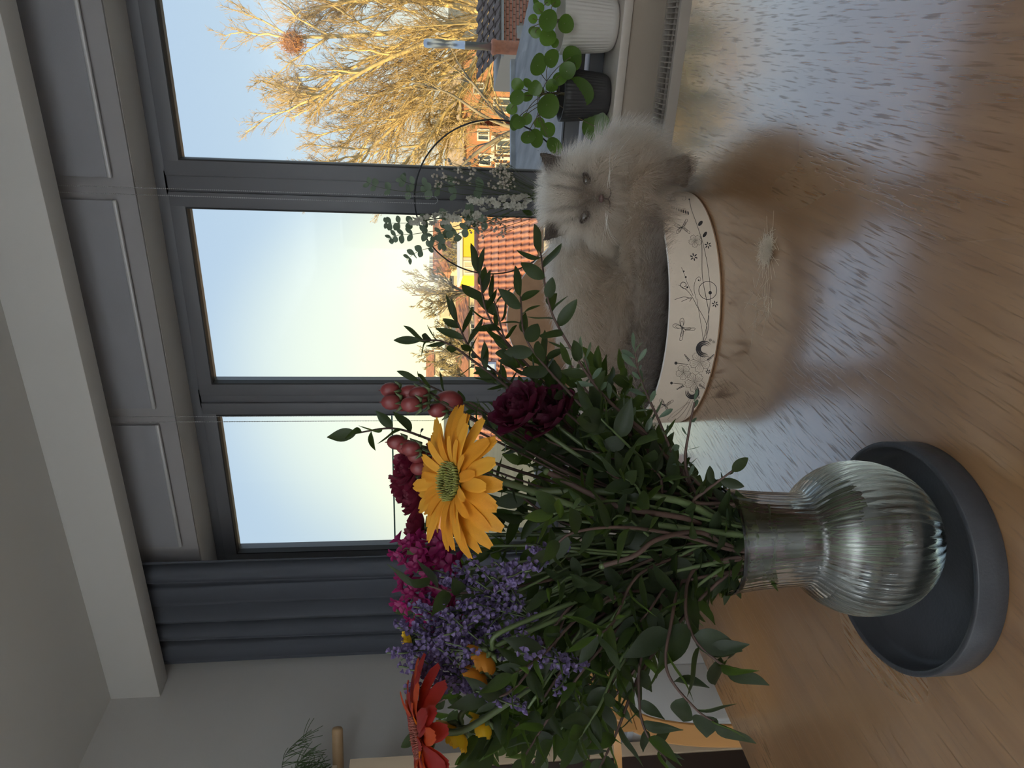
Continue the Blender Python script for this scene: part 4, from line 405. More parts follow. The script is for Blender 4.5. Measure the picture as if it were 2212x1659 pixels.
def onwall(s, h): a = s/1000/.2315; return bp_(a, BR+.0007, h/1000)
def ribbon(w, pts):
    P = []
    ps = spline([(p[0], p[1], 0) for p in pts], 4) if len(pts) > 2 else [Vector((*p, 0)) for p in pts]
    o = len(pm.v)
    for i, p in enumerate(ps):
        d = ps[min(i+1, len(ps)-1)]-ps[max(i-1, 0)]; d = d.normalized() if d.length > 1e-6 else Vector((1, 0, 0))
        q = Vector((-d.y, d.x, 0))*w*.62
        pm.v += [tuple(onwall(p.x+q.x, p.y+q.y)), tuple(onwall(p.x-q.x, p.y-q.y))]
    for i in range(len(ps)-1): pm.f.append((o+2*i, o+2*i+1, o+2*i+3, o+2*i+2))
for w_, pts in PRINT_LINES: ribbon(w_, pts)
for pts in PRINT_SHAPES: pm.add([onwall(*p) for p in pts], [tuple(range(len(pts)))])
o = pm.build('printed_motif', M_ink, bed, smooth=False)
# ------------------------------------------------------------------ the cat: long haired, cream, lying in the bed with its head up
CAT = (-.40, 1.30, .78)
def build_cat():
    pts = []       # (centre, radius, (sx, sy, sz))
    def ball(c, r, sc=(1, 1, 1)): pts.append((Vector(c), r, sc))
    def chain(a, b, r0, r1, n=8):
        a = Vector(a); b = Vector(b)
        for i in range(n+1):
            t = i/n; ball(a.lerp(b, t), r0+(r1-r0)*t)
    # trunk curled along the tub
    tr = spline([(-.225, 1.375, .872), (-.30, 1.40, .900), (-.40, 1.385, .918), (-.50, 1.345, .902), (-.595, 1.295, .872), (-.615, 1.225, .846)], 5)
    rad = [.066, .074, .082, .084, .076, .056]
    for i, p in enumerate(tr):
        u = i/(len(tr)-1)*5; k = min(int(u), 4); ball(p, rad[k]+(rad[k+1]-rad[k])*(u-k))
    chain((-.42, 1.27, .845), (-.56, 1.21, .835), .06, .055, 5)          # belly
    chain((-.235, 1.36, .885), (-.252, 1.318, .945), .060, .050, 4)      # neck
    chain((-.225, 1.345, .88), (-.26, 1.29, .875), .062, .05, 4)         # chest
    # head
    ball((-.255, 1.306, .978), .062, (1.08, .98, .92)); ball((-.256, 1.287, .955), .053, (1.15, .9, .9))
    fx = Vector((.19, -.965, .18)).normalized(); rx = Vector((.981, .193, 0)); ux = rx.cross(fx) * 1
    if ux.z < 0: ux = -ux
    hc = Vector((-.257, 1.300, .957))
    def hp(r, u, f): return hc+rx*r+ux*u+fx*f
    for s in (-1, 1):
        ball(hp(.016*s, -.031, .047), .0165, (1, 1, .9))       # whisker pads
        ball(hp(.045*s, -.022, .022), .030)                     # cheeks
        ball(hp(.026*s, .012, .044), .013)                      # brow
    ball(hp(0, -.012, .052), .0125); ball(hp(0, -.046, .036), .0135); ball(hp(0, .02, .035), .025)   # nose bridge, chin, forehead
    for s, tip in ((1, hp(.080, .096, .004)), (-1, hp(-.078, .080, .016))):      # ears
        b0 = hp(.034*s, .070, .006); b1 = hp(.064*s, .044, .004)
        for i in range(7):
            t = i/6; a = b0.lerp(tip, t); c = b1.lerp(tip, t)
            for j in range(5): ball(a.lerp(c, j/4), .0062*(1-.45*t))
    # near foreleg laid over the rim, paw hanging
    chain((-.262, 1.285, .880), (-.232, 1.262, .872), .034, .027, 4); chain((-.232, 1.262, .872), (-.206, 1.272, .846), .027, .023, 4)
    chain((-.206, 1.272, .846), (-.198, 1.277, .812), .0235, .0245, 3); ball((-.197, 1.268, .803), .0235, (1.05, 1, .8))
    for k in range(4): ball((-.215+.0125*k, 1.252+.004*k, .799), .0095)           # toes
    # far foreleg tucked, hind leg
    chain((-.30, 1.25, .862), (-.40, 1.19, .848), .036, .030, 6); chain((-.60, 1.21, .83), (-.50, 1.17, .82), .045, .032, 5)
    # tail curled round the front of the tub
    tl = spline([(-.645, 1.225, .850), (-.60, 1.165, .850), (-.52, 1.142, .853), (-.42, 1.148, .857), (-.33, 1.182, .860), (-.262, 1.228, .862)], 6)
    for i, p in enumerate(tl): ball(p, .030-.008*i/len(tl))
    mb = MB()
    for c, r, sc in pts: mb.ball(c, r, 14, 10, sc)
    me = mb.mesh('cat_raw', None); o = obj('cat_raw', me)
    r_ = o.modifiers.new('r', 'REMESH'); r_.mode = 'VOXEL'; r_.voxel_size = .0045; r_.use_smooth_shade = True
    s_ = o.modifiers.new('s', 'SMOOTH'); s_.factor = .5; s_.iterations = 5
    dg = bpy.context.evaluated_depsgraph_get()
    me2 = bpy.data.meshes.new_from_object(o.evaluated_get(dg)); bpy.data.objects.remove(o)
    return me2, hp, (rx, ux, fx), hc
cat_me, HP, (RX, UX, FX), HC = build_cat()
cat_me.name = 'cat'
nv = len(cat_me.vertices); co = np.empty(nv*3); cat_me.vertices.foreach_get('co', co); co = co.reshape(-1, 3)
A_ = lambda v: np.array(v[:])
def sm(x, a, b): t = np.clip((x-a)/(b-a), 0, 1); return t*t*(3-2*t)
def headc(P):
    d = P-A_(HC); return d@A_(RX), d@A_(UX), d@A_(FX)
def face_mask(P):
    r, u, f = headc(P); inh = np.exp(-((np.linalg.norm(P-A_(HC)-np.array((0, .004, .02)), axis=1)/.092)**4))
    return inh, r, u, f
CREAM = np.array((.225, .172, .126)); PALE = np.array((.46, .41, .35)); BROWN = np.array((.030, .019, .013)); TAN = np.array((.088, .060, .041)); GREY = np.array((.075, .062, .056))
EARS = [(HP(.050*s, .052, .006), HP(*t)) for s, t in ((1, (.080, .096, .004)), (-1, (-.078, .080, .016)))]
def ear_mask(P):
    k = np.zeros(len(P))
    for a, b in EARS:
        a, b = A_(a), A_(b); ab = b-a; t = np.clip(((P-a)@ab)/(ab@ab), .12, 1); d = np.linalg.norm(P-a-t[:, None]*ab, axis=1); k = np.maximum(k, np.exp(-(d/.019)**4))
    return k
def tint(P):
    inh, r, u, f = face_mask(P)
    c = np.repeat(CREAM[None], len(P), 0)
    def mixin(c, col, k): k = np.clip(k, 0, 1)[:, None]; return c*(1-k)+col*k
    c = mixin(c, PALE, .6*sm(P[:, 2], .92, 1.0))  # paler towards the top: rim light painted into the coat
    # darker grey low on the flank and along the tail
    c = mixin(c, GREY, .55*sm(-P[:, 0], .30, .55)*sm(-P[:, 2], -.93, -.84)); c = mixin(c, GREY, .8*sm(-P[:, 1], -1.24, -1.18)*sm(-P[:, 2], -.90, -.86))
    # mask on the face: darker nose, forehead streaks, eye surrounds
    fm = inh*sm(f, .015, .045)
    c = mixin(c, TAN, .85*fm*np.exp(-((r/.038)**2+((u-.006)/.044)**2)))
    c = mixin(c, BROWN, .75*fm*np.exp(-((r/.013)**2+((u+.010)/.024)**2)))
    for s in (-1, 1):
        c = mixin(c, BROWN, .85*fm*np.exp(-(((r-s*.029)/.017)**2+((u-.008)/.013)**2)))
        c = mixin(c, BROWN, .75*fm*np.exp(-(((r-s*.012-s*.12*u)/.0035)**2))*sm(u, .006, .02))
        c = mixin(c, BROWN, .65*fm*np.exp(-(((r-s*.030-s*.20*u)/.004)**2))*sm(u, .012, .025))
        c = mixin(c, PALE, .45*fm*np.exp(-(((r-s*.018)/.011)**2+((u+.034)/.010)**2)))
    c = mixin(c, BROWN, .92*ear_mask(P))       # ears
    # paws
    pw = np.exp(-(np.linalg.norm((P-np.array((-.205, 1.262, .812)))/np.array((.05, .05, .045)), axis=1)**4))
    c = mixin(c, TAN, .85*pw); c = mixin(c, BROWN, .5*pw*sm(-P[:, 2], -.815, -.79))
    return c
ca = cat_me.attributes.new('tint', 'FLOAT_COLOR', 'POINT')
tt = tint(co); ca.data.foreach_set('color', np.concatenate([tt*.8, np.ones((nv, 1))], 1).astype(np.float32).ravel())
M_skin, t, b = new_mat('cat_undercoat'); at = t.nodes.new('ShaderNodeAttribute'); at.attribute_name = 'tint'
t.links.new(at.outputs['Color'], b.inputs['Base Color']); b.inputs['Roughness'].default_value = .9
cat_me.materials.clear(); cat_me.materials.append(M_skin)
cat = obj('cat', cat_me); tag(cat, 'fluffy cream longhaired cat lying in the round printed bed', 'cat')
M_fur = bpy.data.materials.new('cat_fur'); M_fur.use_nodes = True; t = M_fur.node_tree; t.nodes.remove(t.nodes['Principled BSDF'])
at = t.nodes.new('ShaderNodeAttribute'); at.attribute_name = 'tint'
hb = t.nodes.new('ShaderNodeBsdfHairPrincipled'); hb.model = 'CHIANG'; hb.parametrization = 'COLOR'
t.links.new(at.outputs['Color'], hb.inputs['Color']); hb.inputs['Roughness'].default_value = .5; hb.inputs['Radial Roughness'].default_value = .6
t.links.new(hb.outputs[0], t.nodes['Material Output'].inputs[0])
def noise_vec(P, s, seed):
    out = np.empty_like(P)
    for i, p in enumerate(P): out[i] = noise.noise_vector(Vector(p)*s+Vector((seed, seed*.7, seed*1.3)))
    return out
def make_fur(NS=70000, K=6):
    cat_me.calc_loop_triangles(); nt_ = len(cat_me.loop_triangles)
    tri = np.empty(nt_*3, dtype=np.int32); cat_me.loop_triangles.foreach_get('vertices', tri); tri = tri.reshape(-1, 3)
    vn = np.empty(nv*3); cat_me.vertices.foreach_get('normal', vn); vn = vn.reshape(-1, 3)
    a, b_, c_ = co[tri[:, 0]], co[tri[:, 1]], co[tri[:, 2]]
    ar = np.linalg.norm(np.cross(b_-a, c_-a), axis=1)
    cen = (a+b_+c_)/3
    wgt = np.ones(nt_); inh, r, u, f = face_mask(cen); wgt += 2.2*inh*sm(f, 0, .03)
    bed_low = (cen[:, 2] < .80) & (cen[:, 0] < -.24); wgt[bed_low] = 0     # nothing under the belly
    p = ar*wgt; p /= p.sum(); rg = np.random.default_rng(3)
    idx = rg.choice(nt_, NS, p=p); w1 = rg.random((NS, 2)); fl = w1.sum(1) > 1; w1[fl] = 1-w1[fl]
    P = a[idx]+(b_[idx]-a[idx])*w1[:, :1]+(c_[idx]-a[idx])*w1[:, 1:]
    Nn = vn[tri[idx, 0]]*(1-w1.sum(1))[:, None]+vn[tri[idx, 1]]*w1[:, :1]+vn[tri[idx, 2]]*w1[:, 1:]
    Nn /= np.linalg.norm(Nn, axis=1)[:, None]+1e-9
    inh, r, u, f = face_mask(P)
    facef = inh*sm(f, .005, .035)
    paw = np.exp(-(np.linalg.norm((P-np.array((-.205, 1.262, .812)))/np.array((.05, .05, .05)), axis=1)**4))
    ear = ear_mask(P)
    length = .036*np.ones(NS)
    ruff = np.exp(-(np.linalg.norm((P-np.array((-.215, 1.37, .90)))/.085, axis=1)**2)); length += .022*ruff
    length = length*(1-facef)+facef*(.0045+.026*sm(np.sqrt(r*r+(u-.006)**2), .030, .068))
    length = length*(1-.75*paw); length = length*(1-.78*ear)+.0
    front = sm(-P[:, 1]+.30*(P[:, 0]+.44)**0*0, -1.24, -1.18)*(P[:, 2] < .90)*(P[:, 0] < -.25); length = length*(1-.45*front)
    length *= .75+.5*rg.random(NS)
    # lie of the coat
    flow = np.repeat(np.array([[-.62, -.12, -.50]]), NS, 0)
    hd = inh[:, None]
    rad = (r[:, None]*A_(RX)+(u+.012)[:, None]*A_(UX)); rad /= np.linalg.norm(rad, axis=1)[:, None]+.01
    flow = flow*(1-hd)+hd*(rad*1.0-.25*A_(FX))
    flow = flow*(1-ruff[:, None])+ruff[:, None]*np.array([.62, .05, -.45])
    tail = sm(-P[:, 1], -1.22, -1.17)*(P[:, 2] < .90); flow = flow*(1-tail[:, None])+tail[:, None]*np.array([.75, -.05, .12])
    flow = flow*(1-paw[:, None])+paw[:, None]*np.array([.4, -.3, -.7])
    flow -= Nn*(flow*Nn).sum(1)[:, None]
    d0 = Nn*(.55-.30*facef-.25*paw)[:, None]+flow*.9
    nvA = noise_vec(P, 22, 1.0); nvB = noise_vec(P, 75, 5.0)
    d0 += nvA*.38*(1-.6*facef)[:, None]+nvB*.35*(1-.4*facef)[:, None]+rg.normal(0, .10, (NS, 3))
    d0 /= np.linalg.norm(d0, axis=1)[:, None]
    grav = np.array([0, 0, -.45])
    t_ = np.linspace(0, 1, K)
    pos = P[:, None, :]+d0[:, None, :]*(length[:, None, None]*t_[None, :, None])+(grav[None, None, :]+nvB[:, None, :]*.35)*(length[:, None, None]*.55*(t_**2)[None, :, None])
    cv = bpy.data.hair_curves.new('fur'); cv.add_curves([K]*NS)
    cv.attributes['position'].data.foreach_set('vector', pos.astype(np.float32).ravel())
    ra = cv.attributes.get('radius') or cv.attributes.new('radius', 'FLOAT', 'POINT')
    ra.data.foreach_set('value', np.tile(.00024*(1-.8*t_), NS).astype(np.float32))
    col = tint(P)*(0.9+.25*rg.random((NS, 1)))
    tn = cv.attributes.new('tint', 'FLOAT_COLOR', 'CURVE')
    tn.data.foreach_set('color', np.concatenate([np.clip(col, 0, .95), np.ones((NS, 1))], 1).astype(np.float32).ravel())
    cv.materials.append(M_fur)
    o = bpy.data.objects.new('fur', cv); COL.objects.link(o); o.parent = cat; o['kind'] = 'stuff'
    return o
make_fur()
SC.cycles_curves.shape = 'RIBBONS' if hasattr(SC, 'cycles_curves') else None
# eyes, nose, mouth, whiskers
M_eye = mat('eye_dark', (.035, .022, .014), .15, coat=.6); M_nose = mat('nose_leather', (.07, .036, .030), .45); M_lip = mat('lip_line', (.05, .032, .028), .6)
for s, tilt in ((1, .30), (-1, .42)):
    e = MB(); c0 = HP(.0285*s, .007, .0525)
    for i in range(9): pass
    def eyef(u_, v_, s=s, tilt=tilt, c0=c0):
        a = 2*PI*u_; rr = v_
        x = .0150*rr*math.cos(a); y = .0085*rr*math.sin(a)*(1-.25*abs(math.cos(a)))
        x, y = x*math.cos(tilt*s)-y*math.sin(tilt*s), x*math.sin(tilt*s)+y*math.cos(tilt*s)
        return c0+RX*x+UX*y+FX*(.0055*math.sqrt(max(0, 1-rr*rr)))+FX*(-.22*abs(x))
    e.grid(eyef, 20, 6, wrap=True); e.build('eye', M_eye, cat)
    lid = MB(); lid.tube([eyef(k/24, 1.06) for k in range(25)], .0011, 5); lid.build('eyelid_rim', M_lip, cat)
nb = MB(); c0 = HP(0, -.0195, .0655)
nb.ball(c0, .0068, 12, 8, (1.15, .7, .7)); nb.build('nose', M_nose, cat)
mo = MB(); mo.tube([HP(0, -.0245, .0672), HP(0, -.031, .0655)], .0008, 5)
for s in (-1, 1): mo.tube(bez(HP(0, -.031, .0655), HP(.005*s, -.036, .0665), HP(.013*s, -.037, .0645), HP(.019*s, -.033, .061), 8), .0009, 5)
mo.build('mouth', M_lip, cat)
M_whisk = mat('whisker_white', (.8, .78, .74), .4)
wk = MB(); rg = random.Random(4)
for s in (-1, 1):
    for k in range(5):
        a0 = HP(s*(.016+.004*(k % 3)), -.029-.004*(k//3), .060); sp = rg.uniform(-.03, .03)
        wk.tube(bez(a0, a0+RX*s*.02+FX*.012, a0+RX*s*.05+UX*(sp*.4), a0+RX*s*rg.uniform(.06, .085)+UX*(sp-.02)-FX*.02, 8), [.00022*(1-.8*i/8) for i in range(9)], 3)
wk.build('whiskers', M_whisk, cat)
TWIGS = [
 ('leafy twig reaching from the vase towards the sleeping cat head', [(-0.378,0.556,1.002),(-0.325,0.554,1.047),(-0.279,0.55,1.097),(-0.229,0.568,1.134),(-0.204,0.582,1.146),(-0.169,0.611,1.151)], 'oval', 26, 27, 0.30),
 ('thin twig of spoon shaped leaves in front of the cat bed print', [(-0.368,0.55,1.006),(-0.304,0.553,1.042),(-0.27,0.56,1.06),(-0.248,0.572,1.065)], 'spoon', 22, 18, 0.35),
 ('short sprig of pale spoon leaves crossing the cat flank', [(-0.333,0.561,1.044),(-0.294,0.552,1.082),(-0.272,0.554,1.103),(-0.248,0.556,1.115)], 'spoon', 18, 20, 0.30),
 ('dark leafy twig topped by two pointed leaves before the tiled roof', [(-0.384,0.59,1.029),(-0.331,0.603,1.103),(-0.288,0.619,1.15),(-0.243,0.636,1.191),(-0.203,0.656,1.202)], 'oval', 24, 29, 0.38),
 ('leafy twig of narrow leaves against the bright bare trees', [(-0.4,0.607,1.046),(-0.343,0.624,1.131),(-0.299,0.642,1.193),(-0.273,0.649,1.232),(-0.272,0.653,1.256)], 'narrow', 22, 30, 0.45),
 ('leafy twig standing up before the middle mullion', [(-0.428,0.615,1.041),(-0.379,0.63,1.142),(-0.339,0.648,1.215),(-0.321,0.663,1.259)], 'narrow', 16, 25, 0.50),
 ('twig whose paired leaf tips stand highest above the red berries', [(-0.43,0.592,1.046),(-0.391,0.605,1.169),(-0.364,0.617,1.248),(-0.351,0.617,1.284),(-0.357,0.619,1.32)], 'pair', 7, 29, 0.72),
 ('low sprig of round leaves hanging over the vase rim towards the table', [(-0.375,0.518,1.006),(-0.357,0.51,1.002),(-0.345,0.504,0.997),(-0.329,0.499,0.987)], 'oval', 9, 20, 0.30),
 ('thin upright sprig of tiny grey buds above the table sheen', [(-0.38,0.543,0.997),(-0.346,0.539,1.013),(-0.314,0.544,1.013),(-0.286,0.546,1.012)], 'spoon', 9, 13, 0.30),
 ('broad leaved stem leaning out low over the bare table', [(-0.434,0.495,1.004),(-0.437,0.452,1.027),(-0.447,0.424,1.027),(-0.455,0.408,1.013),(-0.459,0.404,1.004)], 'broad', 12, 40, 0.35),
 ('broad leaved stem hanging in front of the wooden chair', [(-0.439,0.494,1.013),(-0.445,0.439,1.043),(-0.465,0.408,1.053),(-0.483,0.385,1.034),(-0.493,0.378,1.017)], 'broad', 11, 40, 0.40),
 ('loose twig of pointed leaves over the chair backrest', [(-0.449,0.5,1.014),(-0.479,0.447,1.06),(-0.507,0.412,1.07),(-0.523,0.392,1.066),(-0.54,0.382,1.05)], 'pointed', 14, 30, 0.45),
 ('leafy twig before the pale cabinet, under the red gerbera', [(-0.453,0.51,1.019),(-0.489,0.458,1.095),(-0.531,0.431,1.138),(-0.564,0.408,1.168)], 'pointed', 20, 30, 0.35),
 ('leafy twig before the pale cabinet, nearest the chair', [(-0.455,0.509,1.019),(-0.503,0.459,1.071),(-0.537,0.424,1.101),(-0.565,0.4,1.112)], 'pointed', 20, 29, 0.35),
 ('drooping twig of slim leaves just under the yellow gerbera', [(-0.395,0.494,1.02),(-0.366,0.472,1.085),(-0.36,0.459,1.132),(-0.374,0.454,1.151)], 'pointed', 14, 34, 0.25),
 ('leafy stem with a single large pale green leaf by the curtain', [(-0.451,0.536,1.035),(-0.454,0.505,1.154),(-0.451,0.493,1.219),(-0.439,0.492,1.254)], 'pointed', 12, 36, 0.45),
 ('leafy twig whose tip crosses the tiled roof below the pointed pair', [(-0.375,0.586,1.05),(-0.319,0.601,1.123),(-0.27,0.62,1.171),(-0.227,0.643,1.187)], 'oval', 22, 27, 0.40),
 ('leafy twig of broad ovals before the raised back of the bed', [(-0.364,0.569,1.047),(-0.302,0.586,1.113),(-0.253,0.604,1.158),(-0.215,0.624,1.165)], 'oval', 20, 29, 0.40),
 ('leafy twig of narrow leaves just below the bare trees', [(-0.397,0.621,1.058),(-0.335,0.64,1.139),(-0.291,0.658,1.201),(-0.259,0.677,1.222)], 'narrow', 22, 28, 0.42),
 ('backlit leafy twig lying across the cat hindquarters', [(-0.368,0.575,1.026),(-0.329,0.589,1.069),(-0.301,0.595,1.098),(-0.278,0.608,1.114)], 'fresh', 22, 25, 0.30),
 ('backlit leafy twig filling the gap above the left bed rim', [(-0.386,0.576,1.013),(-0.353,0.585,1.039),(-0.337,0.595,1.062),(-0.322,0.604,1.076)], 'fresh', 20, 24, 0.25),
 ('leafy twig between the wine carnations and the cat', [(-0.39,0.601,1.049),(-0.35,0.617,1.108),(-0.313,0.627,1.128),(-0.284,0.642,1.133)], 'oval', 20, 27, 0.40),
]
